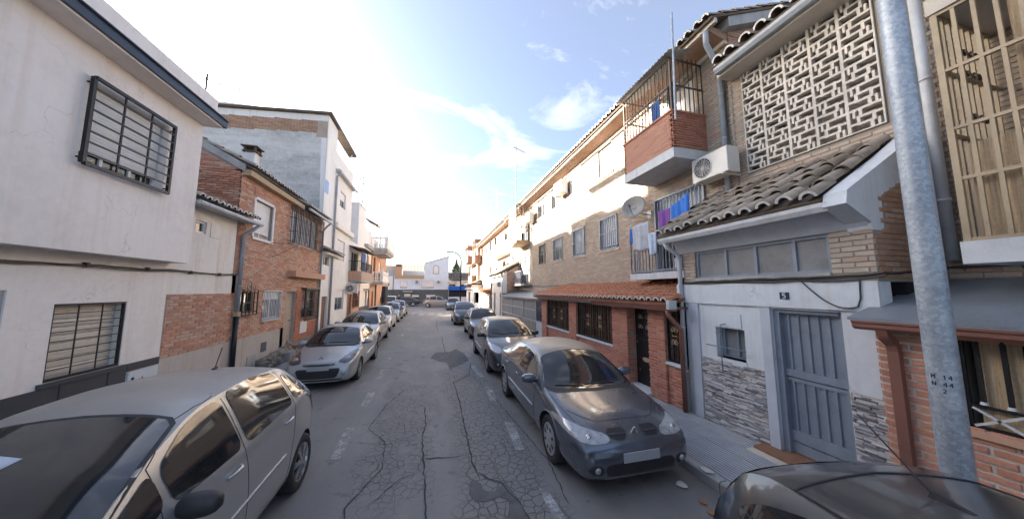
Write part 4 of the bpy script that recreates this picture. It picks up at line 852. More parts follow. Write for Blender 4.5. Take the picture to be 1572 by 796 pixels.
m=MB(); m.tube([(5.17,5.2,6.3),(5.17,5.14,8.85)],.022,8); tag(m.build('antenna_mast','galv'),'bare grey mast standing at the corner of the caged brick balcony','mast')
cloth([(5.45,5.95),(5.5,6.35)],7.35,6.75,'cloth_blue','blue garment hanging inside the caged brick balcony','laundry',None,7,.04)
cloth([(5.6,5.6),(5.6,5.85)],7.6,6.8,'cloth_dark','dark garment hanging inside the caged brick balcony','laundry',None,8,.04)
# laundry balcony, first floor
m=MB(); m.box((5.42,5.35,2.78),(6.2,7.35,2.94)); m.build('balcony_slab','slab_white',hM); dF=FX(5.45,'R'); q=dF.p
m=MB()
for i in range(17): u=5.42+i*.118; m.bar(q(u,2.94,0),q(u,3.88,0),.018)
for i in range(6): m.bar(q(7.31,2.94,-.12*i),q(7.31,3.88,-.12*i),.018); m.bar(q(5.4,2.94,-.12*i),q(5.4,3.88,-.12*i),.018)
for z in (3.0,3.88): m.bar(q(5.38,z,0),q(7.33,z,0),.03); m.bar(q(7.31,z,0),q(7.31,z,-.75),.03); m.bar(q(5.4,z,0),q(5.4,z,-.75),.03)
m.build('balcony_railing','grey_iron',hM)
m=MB(); m.box((5.5,5.6,2.95),(5.7,5.85,3.25)); tag(m.build('bucket','shutter_grey'),'grey box standing on the floor of the laundry balcony','box')
g='laundry on the first floor balcony rail'
cloth([(5.36,6.45),(5.36,7.1)],4.28,3.55,'cloth_grey','grey striped towel hanging widest on the laundry balcony rail','towel',g,11,.02)
cloth([(5.36,7.12),(5.36,7.22)],4.2,3.8,'cloth_blue','narrow blue cloth at the far end of the laundry balcony rail','cloth',g,12,.01)
cloth([(5.36,6.2),(5.36,6.5)],3.95,3.4,'cloth_pale','pale blue cloth hanging below the grey towel on the balcony rail','cloth',g,13,.02)
cloth([(5.34,5.68),(5.34,6.1)],4.42,3.92,'cloth_purple','purple cloth on the clothes line between the grey towel and blue cloth','cloth',g,14,.02)
cloth([(5.34,5.15),(5.34,5.66)],4.62,3.98,'cloth_blue','bright blue cloth at the near end of the balcony clothes line','cloth',g,15,.035,slant=-.18)
m=cable([(5.34,5.1,4.55),(5.34,6.2,4.42),(5.36,7.2,4.25)],.004,.02,'cable_grey'); tag(m.build('clothes_line','cable_grey'),'clothes line stretched over the first floor laundry balcony','clothes line')
def dish(x,y,z,r,label,d=(-.80,-.45,.25),wx=XF,group='satellite dishes on the pale brick block'):
    t=thing('satellite_dish',label,'satellite dish',(wx,y-.1,z-.3),group); D=Vector(d).normalized(); A=D.orthogonal().normalized(); B=D.cross(A); c=Vector((x,y,z)); m=MB(); n=24; vs=[]
    for k in range(5):
        rr=r*k/4; 
        for i in range(n): a=2*math.pi*i/n; vs.append(c+(A*math.cos(a)+B*math.sin(a))*rr+D*(.25*rr*rr/r-.12*r))
    m.add(vs,[(k*n+i,k*n+(i+1)%n,(k+1)*n+(i+1)%n,(k+1)*n+i) for k in range(4) for i in range(n)]); o=m.build('reflector','concrete',t,True); o.modifiers.new('t','SOLIDIFY').thickness=.012
    m=MB(); b=c-D*.1; m.tube([b,b+Vector((.1,-.02,-.12)),Vector((wx,y-.1,z-.22))],.02,6); m.box((wx-.02,y-.18,z-.32),(wx,y-.02,z-.12)); m.build('bracket','galv',t)
    f=c+D*r*1.1-Vector((0,0,.1)); m=MB(); m.tube([c-Vector((0,0,r*.9)),f],.01,5); m.tube([f,f-D*.1],.03,8); m.build('feed_arm','cable_grey',t)
dish(5.75,7.5,4.95,.36,'large beige satellite dish on pale brick wall below the brick balcony'); dish(5.7,20.4,4.75,.42,'tan satellite dish near the far caged balcony')
ac_unit(5.9,4.97,5.19,'-x','large white air conditioner hung between brick balcony and block screen',.86,.54,.32)
ac_unit(5.92,13.1,7.42,'-x','air conditioner under the eave of the pale brick block',.9,.62,.34); ac_unit(5.9,17.9,7.1,'-x','air conditioner beside the far caged balcony',.8,.6,.32)
pipe(hM,[(5.62,4.72,8.12),(5.66,4.76,7.85),(6.1,4.86,7.45),(6.1,4.86,4.2)],.055,'pipe_grey',[(6.1,4.86,6.8),(6.1,4.86,5.8)])
m=cable([(6.13,4.78,7.6),(6.13,4.8,6.2),(6.12,4.75,5.5)],.014,0); mm=cable([(6.14,4.92,6.9),(6.14,4.93,5.4)],.01,0,seed=3); m.add(mm.v,mm.f); tag(m.build('wall_cable','cable'),'black cables running down beside the grey downpipe under the eave','cable')
# far caged balcony
m=MB(); m.box((5.3,18.8,5.55),(6.2,20.9,5.78)); m.build('balcony_slab','awning_tan',hM)
m=MB(); q=FX(5.3,'R').p
for i in range(12): u=18.85+i*.182; m.bar(q(u,5.78,-.04),q(u,8.25,-.04),.03)
for i in range(6): w=-.04-.16*i; m.bar(q(18.85,5.78,w),q(18.85,8.25,w),.03)
for z in (5.8,6.7,7.5,8.25): m.bar(q(18.85,z,-.04),q(20.9,z,-.04),.04); m.bar(q(18.85,z,-.04),q(18.85,z,-.9),.04)
m.build('balcony_cage','rusty_iron',hM); m=MB(); m.fb(FX(5.3,'R'),19.4,20.85,5.8,8.2,-.03,-.02); m.build('balcony_screen','white_wall3',hM)
m=MB(); m.box((5.7,18.4,2.8),(6.2,22.8,2.93)); m.build('balcony_slab','concrete',hM)
m=MB(); q=FX(5.72,'R').p
for i in range(30): u=18.5+i*.148; m.bar(q(u,2.93,0),q(u,3.8,0),.016)
m.bar(q(18.45,3.8,0),q(22.8,3.8,0),.03); m.build('balcony_railing','grey_iron',hM)
# continuing block M2
hN=thing('pale_brick_terrace','far pale brick terrace with curved balcony and tall aerials','building',(XF,32,0))
up2=[(y,y+.95,6.9,7.9) for y in (25.0,29.5,32.2,35,38)]; lo2=[(y,y+1.0,4.0,5.1) for y in (25.6,29,32,35,38)]
wall(hN,RF,23.62,40.4,0,8.25,up2+lo2,'brick_pale_far',.15,depth=9)
for i,o in enumerate(up2+lo2): window(hN,RF,*o,shut=.35 if i%3==0 else 0,frame='frame_brown',rec=.13)
m=MB(); m.fb(RF,23.6,40.5,8.1,8.24,0,.5); m.build('soffit','soffit',hN); tiles(hN,RF,23.6,40.6,(.6,8.25),(-4.6,10.2),.26,8,'old',n=0)
m=MB(); m.box((5.6,24.3,5.5),(6.2,29.2,5.7)); m.build('balcony_slab','white_wall3',hN)
m=MB(); q=FX(5.65,'R').p
for i in range(28): u=24.35+i*.175; m.bar(q(u,5.7,0),q(u,6.7,0),.022)
for w in (0,-.2,-.4): m.bar(q(24.35,5.7,w),q(24.35,6.7,w),.022)
m.bar(q(24.3,6.7,0),q(29.2,6.7,0),.04); m.build('balcony_railing','awning_tan',hN)
m=MB(); m.fb(FX(5.7,'R'),24.6,26.4,3.5,5.0,-.03,0); m.box((5.6,24.4,3.2),(6.2,28,3.35)); m.build('balcony_screen','awning_tan',hN)
# far balcony tower
hT=thing('balcony_tower','stacked balconies of the far corner block at the right end of the street','building',(5.6,43,0))
wall(hT,FX(5.9,'R'),40.42,48.5,0,8.6,[(42,43,6.2,8),(42,43,3.4,5),(45.5,46.5,6.2,8),(45.5,46.5,3.4,5)],'brick_pale_far',.2,depth=9)
gt=FY(40.42)
for (y0,y1,z0,z1,x0) in ((38.6,41.2,6.1,9.0,5.25),(41.8,46,3.6,6.0,5.3),(44,48.4,6.6,8.9,4.95)):
    m=MB(); m.box((x0,y0,z0),(6.2,y1,z0+.22)); m.build('balcony_slab','brown_dark',hT)
    m=MB(); m.box((x0,y0,z0+.22),(6.1,y1,z0+.95)); m.build('balcony_parapet','brown_dark',hT)
    m=MB()
    for a in (y0+.05,(y0+y1)/2,y1-.1): m.box((x0,a,z0+.95),(x0+.12,a+.14,z1))
    m.box((6.0,y0,z0+.95),(6.12,y0+.14,z1)); m.build('pillar','brown_dark',hT); m=MB(); m.box((x0-.05,y0-.1,z1),(6.2,y1,z1+.12)); m.build('roof_slab','brown_dark',hT)
m=MB(); m.box((4.85,38.2,3.4),(6.0,48.6,3.5)); m.build('canopy','cornice',hT)
hU=thing('corner_shop','low sunlit white shop with dark doorway at the far right corner','building',(4.9,36,0))
wall(hU,FX(4.9,'R'),31.6,44.5,0,2.6,[(32.2,36.5,.2,2.3),(40,42,.9,2.3)],'white_wall3',.2,depth=1.3); m=MB(); m.fb(FX(4.9,'R'),32.2,36.5,.13,2.3,-.3,-.2); m.build('doorway','cloth_dark',hU)
m=MB(); m.fb(FX(4.9,'R'),32.3,36.4,.13,1.05,-.2,-.1); m.build('low_wall','white_wall3',hU); window(hU,FX(4.9,'R'),40,42,.9,2.3)
tiles(hU,FX(4.9,'R'),38.5,44.6,(.4,3.1),(-1.3,3.8),.26,4,'old',n=0); m=MB(); m.fb(FX(4.9,'R'),31.5,44.6,2.6,2.75,-1.3,.25); m.build('roof','cornice',hU); m=MB(); m.fb(FX(4.9,'R'),38.5,44.5,2.75,3.2,-1.3,0); m.build('upper_wall','white_wall3',hU)
hV=thing('brown_porch_house','brown framed porch with mesh window beyond the lean-to','house',(4.9,28,0)); q=FX(4.9,'R').p; P4=FX(4.9,'R')
wall(hV,P4,25.52,31.58,0,2.15,[(26,28,.9,2.05),(29,31,.2,2.05)],'white_wall2',.2,depth=1.3); window(hV,P4,26,28,.9,2.05,frame='frame_brown',pane='frosted'); m=MB(); m.fb(P4,29,31,.2,2.05,-.2,-.1); m.build('shutter_door','shutter',hV)
m=MB(); m.fb(P4,25.5,25.75,0,2.15,0,.06); m.fb(P4,28.3,28.6,0,2.15,0,.06); m.fb(P4,31.2,31.5,0,2.15,0,.06); m.fb(P4,25.5,31.6,2.15,2.32,-.1,.12); m.build('brown_frame','brown_render',hV)
tiles(hV,P4,25.5,31.6,(.3,2.36),(-1.3,2.7),.24,3,'red',n=0,rim=False)
# lean-to house
hW=thing('lean_to_house','small lean-to house with sloping tiled roof and brick side wall, right mid street','house',(4.9,23.4,0))
wall(hW,P4,21.3,25.5,0,3.55,[(21.6,22.9,2.72,3.2),(23.6,24.2,.13,2.3),(21.5,22.0,.13,2.3)],'white_wall2',.15,depth=1.3); window(hW,P4,21.6,22.9,2.72,3.2,split=3,rec=.05); m=MB(); m.fb(P4,23.6,24.2,.13,2.3,-.12,-.1); m.fb(P4,21.5,22.0,.13,2.3,-.12,-.1); m.build('door','dark_render',hW)
gW=FY(21.3); q=gW.p; m=MB(); m.poly([q(4.9,0,.004),q(6.2,0,.004),q(6.2,4.4,.004),q(4.9,3.6,.004)]); m.build('side_wall','mortar_pale',hW); bricks(hW,gW,5.2,6.2,2.4,4.3,[],'brick_red_x',n=0,pr=.015,keep=lambda u,z:z<3.5+(u-4.9)*.6); bricks(hW,gW,4.92,5.2,2.4,3.5,[],'brick_pale_x',n=0,pr=.015)
m=MB(); m.poly([q(4.92,2.3,.02),q(5.25,2.3,.02),q(5.25,3.85,.02),q(4.92,3.62,.02)]); m.build('side_render','white_wall3',hW)
tiles(hW,P4,21.2,25.6,(.35,3.62),(-1.3,4.55),.22,5,'old',n=60,jr=.01)
pipe(hW,[(4.58,25.4,3.55),(4.62,25.35,3.3),(4.85,25.2,3.1),(4.85,25.2,.2)],.05,'dark_render')
# glazed enclosure
hG=thing('mesh_enclosure','grey mesh windowed enclosure on crazy stone plinth with sheet metal roof','house',(4.9,17,0))
q=P4.p; m=MB(); m.fb(P4,13.95,21.25,0,.98,-.2,0); m.build('plinth','mortar_grey',hG)
def crazy(par,fr,u0,u1,z0,z1,s=.26,n=300,mat='rubble',seed=1):
    rr=random.Random(seed); nu=int((u1-u0)/s); nz=max(1,int((z1-z0)/s)); pt={}
    for i in range(nu+1):
        for k in range(nz+1):
            pt[i,k]=(u0+(u1-u0)*i/nu+(rr.uniform(-.3,.3)*s if 0<i<nu else 0),z0+(z1-z0)*k/nz+(rr.uniform(-.3,.3)*s if 0<k<nz else 0))
    for i in range(nu):
        for k in range(nz):
            c=[pt[i,k],pt[i+1,k],pt[i+1,k+1],pt[i,k+1]]; cu=sum(p[0] for p in c)/4; cz=sum(p[1] for p in c)/4; d=rr.uniform(.018,.035)
            m=MB(); a=[fr.p(cu+(u-cu)*.94,cz+(z-cz)*.94,0) for u,z in c]; b=[fr.p(cu+(u-cu)*.84,cz+(z-cz)*.84,d) for u,z in c]
            m.add(a+b,[(4,5,6,7),(0,1,5,4),(1,2,6,5),(2,3,7,6),(3,0,4,7)]); m.build('stone',mat,par)
M['crazy']=objrand('plinth_stone',[(.22,.20,.18),(.30,.27,.23),(.26,.24,.22),(.34,.31,.27)],.9,.7,.4)
crazy(hG,P4,13.97,21.2,.13,.97,.28,mat='crazy')
m=MB()
for u in (13.1,13.95,16.1,18.6,21.2): m.fb(P4,u-.03,u+.03,.98 if u>14 else .13,2.05,-.06,.0)
m.fb(P4,13.95,21.2,1.5,1.55,-.05,.01); m.fb(P4,13.1,21.2,2.0,2.06,-.06,.01); m.fb(P4,13.95,21.2,.98,1.02,-.06,.02); m.build('window_frame','frame_alu',hG)
m=MB(); m.fq(P4,13.95,21.2,1.0,2.02,-.03); m.build('mesh_glazing','frosted',hG)
m=MB(); m.fb(P4,13.13,13.92,.13,1.05,-.04,0); m.build('door_panel','shutter_grey',hG); m=MB(); m.fq(P4,13.13,13.92,1.05,2.0,-.03); m.build('door_glazing','pane',hG)
grille(hG,P4,13.15,13.9,1.05,2.0,-.01,5,1,.008,'grey_iron',name='door_grille')
m=MB(); m.hexa([q(13.0,2.07,.18),q(21.35,2.07,.18),q(21.35,2.42,-1.3),q(13.0,2.42,-1.3),q(13.0,2.11,.18),q(21.35,2.11,.18),q(21.35,2.46,-1.3),q(13.0,2.46,-1.3)])
m.build('sheet_roof','sheet_roof',hG)
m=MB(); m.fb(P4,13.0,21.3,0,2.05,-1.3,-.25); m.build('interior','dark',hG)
# ---- red brick porch
hP=thing('brick_porch','red brick porch with clay tile roof, black grilles and black door','porch',(4.9,9,0))
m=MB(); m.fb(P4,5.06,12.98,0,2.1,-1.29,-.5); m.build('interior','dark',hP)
opP=[(10.2,12.4,1.0,2.1),(7.45,9.6,1.0,2.1),(5.06,5.5,1.0,2.1),(6.02,6.78,.0,2.12)]
wall(hP,P4,5.06,12.98,0,2.14,opP,'mortar_dark',.3,name='brick_backing')
bricks(hP,P4,5.06,12.98,.14,2.12,opP,'brick_porch',j=.017,n=285,pr=.012,jit=.003)
for u0,u1 in ((5.5,6.02),(6.78,7.45),(9.6,10.2),(12.4,12.98)):   # piers stand proud
    m=MB(); m.fb(P4,u0+.01,u1-.01,.13,2.1,0,.05); m.build('pier','mortar_dark',hP); bricks(hP,P4,u0,u1,.14,2.1,[],'brick_porch',j=.017,n=0,pr=.012,w=.05,pname='pier_brickwork'); 
    for uu,s in ((u0,1),):
        gs=FY(uu+.008); bricks(hP,gs,4.85,4.9+(.0 if u0!=6.78 else .28),.14,2.1,[],'brick_porch_x',n=0,pr=.01,pname='pier_brickwork')
for a,b in ((10.2,12.4),(7.45,9.6),(5.06,5.5)):
    m=MB(); m.fb(P4,a,b,.945,.999,-.1,.06); m.build('sill','house5_white',hP)
    m=MB(); m.fq(P4,a,b,1.0,2.1,-.28); m.build('pane','pane',hP)
    m=MB(); n=max(2,int((b-a)/.16))
    for i in range(n): u=a+(b-a)*(i+.5)/n; m.fb(P4,u-.055,u+.055,1.02,2.08,-.2,-.17)
    m.build('wooden_shutter','wood',hP)
    g=grille(hP,P4,a+.02,b-.02,1.03,2.06,-.03,max(3,int((b-a)/.125)),4,.009,'black_iron',fr_r=.018)
    m=MB(); k=2 if b-a>1 else 1
    for i in range(k):
        u=a+(b-a)*((i+1)/(k+1) if k==2 else .5)
        for s1 in (1,-1):
            for z in (1.68,1.42): scroll(m,(u+.055*s1,z),.06,P4,.0,.009,1.1,s=s1,a0=math.pi/2*(1 if s1>0 else 1))
        m.bar(P4.p(u-.06,1.55,0),P4.p(u+.06,1.55,0),.015)
    m.build('brass_scroll','awning_tan',g)
m=MB(); m.fb(P4,6.03,6.77,.2,2.1,-.24,-.19); dP=m.build('door','black_iron',hP)
m=MB()
for z0,z1 in ((.3,.85),(.95,1.3)): m.fb(P4,6.12,6.68,z0,z1,-.19,-.175)
m.build('door_panel','black_iron',dP); m=MB(); m.fq(P4,6.12,6.68,1.4,2.0,-.186); m.build('door_glass','pane',dP)
m=MB(); q=P4.p
for i in range(8): m.bar(q(6.14+i*.075,1.38,-.17),q(6.14+i*.075,2.02,-.17),.012)
m.build('door_bars','black_iron',dP); m=MB()
for u in (6.27,6.53):
    for s1 in (1,-1):
        for z in (1.84,1.6): scroll(m,(u+.05*s1,z),.055,P4,-.155,.008,1.1,s=s1,a0=math.pi/2)
m.build('brass_scroll','awning_tan',dP)
m=MB()
for k in range(16): pass
m.add([q(6.4+.13*math.cos(2*math.pi*k/16),.82+.055*math.sin(2*math.pi*k/16),-.168) for k in range(16)],[tuple(range(16))]); m.build('letter_plate','awning_tan',dP)
m=MB(); 
for u,z in ((6.68,1.22),(6.62,.55)): m.lathe([(0,.0),(.03,0),(.02,.03),(0,.035)],10,(4.9+.17-.01,u,z),'x')
m.tube([q(6.7,1.36,-.18),q(6.7,1.36,-.12),q(6.6,1.37,-.12)],.012,6); m.build('door_knob','chrome',dP)
m=MB(); m.fb(P4,5.95,6.9,.12,.2,-.2,.16); m.build('doorstep','slab_white',hP)
m=MB(); m.fb(P4,8.1,13.1,2.12,2.19,-.1,.24); m.build('fascia','slab_white',hP)
m=MB(); m.hexa([(4.60,5.0,2.08),(4.72,5.0,2.08),(4.72,8.1,2.08),(4.60,8.1,2.08),(4.56,5.0,2.20),(4.74,5.0,2.20),(4.74,8.1,2.20),(4.56,8.1,2.20)]); m.build('gutter','brown_metal',hP)
m=MB(); m.fb(P4,5.0,8.1,2.12,2.16,-.1,.2); m.build('soffit','brown_metal',hP)
tiles(hP,P4,5.02,13.3,(.36,2.235),(-1.28,2.68),.212,7,'red',n=290,jr=.006)
pipe(hP,[(4.64,5.16,2.1),(4.66,5.14,1.98),(4.8,5.06,1.78),(4.84,5.04,1.7),(4.84,5.04,.15)],.045,'brown_metal')
m=MB(); m.box((4.52,4.97,2.12),(4.7,5.05,2.3)); m.build('gutter_end','gutter_white',hP)
M['far_white']=plaster('far_white_render',(.66,.72,.80),.2)
# ---- house number 5
h5=thing('garage_house','narrow house with grey garage door, stacked stone base and concrete block screen, number 5','house',(5.0,3.7,0))
F5=FX(5.0,'R'); q=F5.p
op5=[(2.64,3.46,.13,2.22),(3.89,4.41,1.32,1.84)]
wall(h5,F5,2.27,5.05,0,2.61,op5,'house5_white',.2,name='wall')
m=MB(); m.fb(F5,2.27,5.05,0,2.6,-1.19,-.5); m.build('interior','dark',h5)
m=MB(); m.fb(F5,2.27,5.08,2.25,2.61,0,.035); m.build('lintel_band','house5_white',h5)
m=MB(); m.fb(F5,4.74,4.93,.13,2.248,0,.03); m.fb(F5,3.46,3.60,.13,2.24,0,.03); m.build('pilaster','grey_metal' if 0 else 'shutter_grey',h5)
def strips(par,fr,u0,u1,z0,z1,n=150,seed=2,mat='stone_strip'):
    rr=random.Random(seed); L=[]; z=z0
    while z<z1-.012:
        h=rr.choice((.013,.017,.022)); zz=min(z+h,z1); u=u0-rr.uniform(0,.12)
        while u<u1:
            l=rr.uniform(.07,.22); a,b=max(u,u0),min(u+l,u1)
            if b-a>.015: L.append((a,b,z,zz))
            u+=l
        z=zz
    L.sort(key=lambda t:(fr.p((t[0]+t[1])/2,t[2],0)-CAM).length); um=unitbox(fr,mat); m=MB(); pcs=[]
    for i,(a,b,c,d) in enumerate(L):
        dp=rr.uniform(.006,.03)
        if i<n:
            o=link('stone',um,par); o.location=fr.p((a+b)/2,(c+d)/2,0); o.scale=[abs(fr.u[k])*(b-a-.003)+abs(fr.n[k])*dp+(d-c-.002)*(k==2) for k in range(3)]
        else:
            p=fr.p; m.add([p(a+.002,c+.001,0),p(b-.002,c+.001,0),p(b-.002,d-.001,0),p(a+.002,d-.001,0),p(a+.003,c+.002,dp),p(b-.003,c+.002,dp),p(b-.003,d-.002,dp),p(a+.003,d-.002,dp)],[(4,5,6,7),(0,1,5,4),(1,2,6,5),(2,3,7,6),(3,0,4,7)]); pcs+=[rr.random()]*5
    if m.v:
        o=m.build('stone_cladding',mat,par,kind='stuff'); at=o.data.attributes.new('pc','FLOAT','FACE'); at.data.foreach_set('value',pcs)
for k,(a,b) in enumerate(((3.61,4.73),(2.28,2.63))):
    m=MB(); m.fb(F5,a,b,.12,1.26,0,.004); m.build('stone_backing','mortar_dark',h5); strips(h5,F5,a,b,.13,1.26,n=190 if k==0 else 100,seed=k+2)
# garage door: steel, vertical ribs, mid rail
m=MB(); m.fb(F5,2.64,3.46,.2,2.2,-.16,-.13)
for i in range(7):
    u=2.70+i*.118
    for z0,z1 in ((.52,1.2),(1.36,2.16)): m.hexa([q(u,z0,-.13),q(u+.022,z0,-.13),q(u+.03,z0,-.106),q(u+.006,z0,-.106),q(u,z1,-.13),q(u+.022,z1,-.13),q(u+.03,z1,-.106),q(u+.006,z1,-.106)])
gd=m.build('garage_door','grey_metal',h5)
for z0,z1,d in ((1.19,1.24,.03),(1.26,1.36,.045),(.2,.34,.03),(.36,.50,.035),(2.14,2.2,.03)): m=MB(); m.fb(F5,2.65,3.45,z0,z1,-.13,-.13+d); m.build('door_rail','grey_metal',gd)
m=MB(); m.fb(F5,3.38,3.46,.13,2.22,-.16,-.04); m.fb(F5,2.64,2.69,.13,2.22,-.16,-.06); m.fb(F5,2.69,3.38,2.17,2.22,-.16,-.04); m.build('door_frame','grey_metal',h5)
m=MB(); m.fb(F5,2.6,3.68,.12,.19,-.2,.26); m.fb(F5,2.6,3.7,.12,.15,.26,.38,1); m.build('doorstep',['rust_step','cream' if 0 else 'cornice'],h5)
# small window with pulled out render and iron cross
m=MB(); m.fq(F5,3.89,4.41,1.32,1.84,-.17); m.build('window','frosted',h5); m=MB(); m.fb(F5,3.91,4.39,1.33,1.36,-.17,-.13);m.fb(F5,3.91,3.95,1.36,1.84,-.17,-.13);m.fb(F5,4.35,4.39,1.36,1.84,-.17,-.13); m.fb(F5,4.1,4.13,1.36,1.84,-.17,-.13); m.build('window_frame','grey_metal',h5)
m=MB(); m.tube([q(4.24,1.12,.10),q(4.24,1.86,.10),q(4.24,1.90,.07),q(4.16,1.92,.06)],.011,6); m.tube([q(4.52,1.52,.11),q(3.8,1.52,.11)],.011,6); m.tube([q(4.24,1.12,.10),q(4.24,1.10,.0)],.011,6); m.build('iron_cross_bar','grey_iron',h5)
m=MB(); m.fb(F5,3.88,4.42,1.24,1.32,-.17,.012); m.build('window_sill','house5_white',h5); m=MB(); m.fb(F5,3.93,4.46,1.86,2.1,.0,.012); m.build('render_repair','house5_white',h5)
# number plate
m=MB(); m.fb(F5,3.17,3.29,2.37,2.47,.035,.045); pl=m.build('house_number_plate','number_blue',h5)
def stroke_text(par,fr,ch,u,z,h,w,mat,th=.012,name='lettering',mir=-1):
    G={'5':[[(.9,1),(.15,1),(.1,.55),(.55,.62),(.88,.45),(.88,.18),(.5,0),(.1,.1)]],'M':[[(0,0),(0,1),(.5,.4),(1,1),(1,0)]],'N':[[(0,0),(0,1),(1,0),(1,1)]],'1':[[(.25,.8),(.6,1),(.6,0)]],'4':[[(.75,0),(.75,1),(0,.3),(1,.3)]],'2':[[(.05,.8),(.4,1),(.85,.8),(.8,.5),(.05,0),(.95,0)]]}
    m=MB(); wd_=h*.6
    for c in ch:
        if c!=' ':
            for s in G[c]:
                for a,b in zip(s,s[1:]):
                    A=Vector(fr(u+mir*a[0]*wd_,z+a[1]*h,w)); B=Vector(fr(u+mir*b[0]*wd_,z+b[1]*h,w)); m.bar(A,B,th,th*.3 if 0 else th)
        u+=mir*wd_*1.45
    return m.build(name,mat,par)
stroke_text(pl,q,'5',3.252,2.385,.07,.046,'number_white',.011,'numeral')
# brick course, window strip, beam
m=MB(); m.fb(F5,2.27,5.05,2.61,3.3,-.3,-.1); m.build('brick_backing','mortar_pale',h5)
opS=[(2.68,4.76,2.73,3.24)]
wall(h5,Fr((5.0,0,0),(0,1,0),(-1,0,0)),2.27,5.05,2.612,3.26,opS,'mortar_pale',.1,name='upper_backing')
bricks(h5,F5,2.27,5.05,2.63,3.25,opS+[(2.68,4.76,2.6,2.74)],'brick_pale',n=45,pr=.012,jit=.004)
m=MB(); m.poly([FY(2.268).p(u,z,0) for u,z in ((5,2.6),(6.2,2.6),(6.2,4.3),(5.2,3.75),(5.0,3.3))]); m.build('side_backing','mortar_pale',h5)
bricks(h5,FY(2.268),5.0,6.2,2.62,4.2,[],'brick_pale_x',n=30,pr=.01,keep=lambda u,z:z<(3.2 if u<5.2 else 3.66+(u-5.2)*.45))
m=MB(); m.fb(F5,2.68,4.76,2.66,2.73,-.1,.05); m.build('window_sill','concrete',h5)
m=MB(); 
for a in (2.68,3.08,3.62,4.13,4.72): m.fb(F5,a,a+.045,2.73,3.24,-.08,-.03)
m.fb(F5,2.725,4.72,2.73,2.77,-.08,-.032); m.fb(F5,2.725,4.72,3.20,3.24,-.08,-.032); w5=m.build('strip_window','grey_metal',h5)
for a,b in ((2.725,3.08),(3.125,3.62),(3.665,4.13),(4.175,4.72)): m=MB(); m.fq(F5,a,b,2.77,3.2,-.06); m.build('pane','frosted',w5)
m=MB(); m.hexa([q(2.3,3.25,0),q(5.15,3.25,0),q(5.15,3.25,-.3),q(2.3,3.25,-.3),q(2.3,3.52,.18),q(5.15,3.52,.18),q(5.15,3.52,-.3),q(2.3,3.52,-.3)]); m.build('beam','house5_white',h5)
m=MB(); G=[(.28,3.50),(.30,3.46),(.38,3.46),(.41,3.52),(.41,3.57),(.39,3.57)]
m.add([q(u,z,w) for u in (2.45,5.28) for w,z in G],[(k,k+1,7+k,6+k) for k in range(5)]+[(0,1,2,3,4,5),(6,7,8,9,10,11)]); m.build('gutter','gutter_white',h5)
pipe(h5,[(4.66,5.16,3.47),(4.68,5.13,3.38),(4.90,5.09,3.24),(4.93,5.08,3.1),(4.93,5.08,.16)],.042,'pipe_pale',[(4.93,5.08,z) for z in (.9,1.75,2.6)])
m=MB(); m.box((4.87,5.06,2.3),(5.0,5.12,2.62)); m.build('pipe_box','house5_white',h5)
tiles(h5,F5,2.5,5.3,(.42,3.60),(-1.2,4.57),.235,5,'old',n=90,jr=.03,lift=.035)
# rendered end wall with sloping coping
gE=FY(2.265); p=gE.p; m=MB(); pts=[(4.99,3.21),(5.2,3.21),(5.22,3.64),(5.6,3.83),(6.2,4.1),(6.2,4.62),(5.62,4.25),(4.62,3.66),(4.58,3.5),(4.99,3.3)]
m.poly([p(u,z,.0) for u,z in pts]); m.poly([p(u,z,-.22) for u,z in pts]); 
for a,b in zip(pts,pts[1:]+pts[:1]): m.quad(p(*a,0),p(*b,0),p(*b,-.22),p(*a,-.22))
m.build('end_wall','house5_white',h5)
# dry growth and broken tiles on the roof
def moss(par,n=70,seed=3):
    rr=random.Random(seed); m=MB(); 
    for i in range(n):
        t=rr.uniform(.1,.85); y=rr.uniform(2.6,4.9) if rr.random()<.5 else rr.uniform(3.1,4.0); w=-1.2+1.6*(1-t) ; z=3.60+.97*t+.07
        c=Vector(q(y,z,w-.02)); s=rr.uniform(.03,.08)
        for k in range(14):
            a=rr.uniform(0,6.28); d=Vector((math.cos(a)*s,math.sin(a)*s,rr.uniform(.1,.7)*s)); e=Vector((-d.y,d.x,0))*.18; m.add([c-e,c+e,c+d*rr.uniform(.5,1.2)],[(0,1,2)])
    return m.build('roof_growth','moss',par,kind='stuff')
moss(h5)
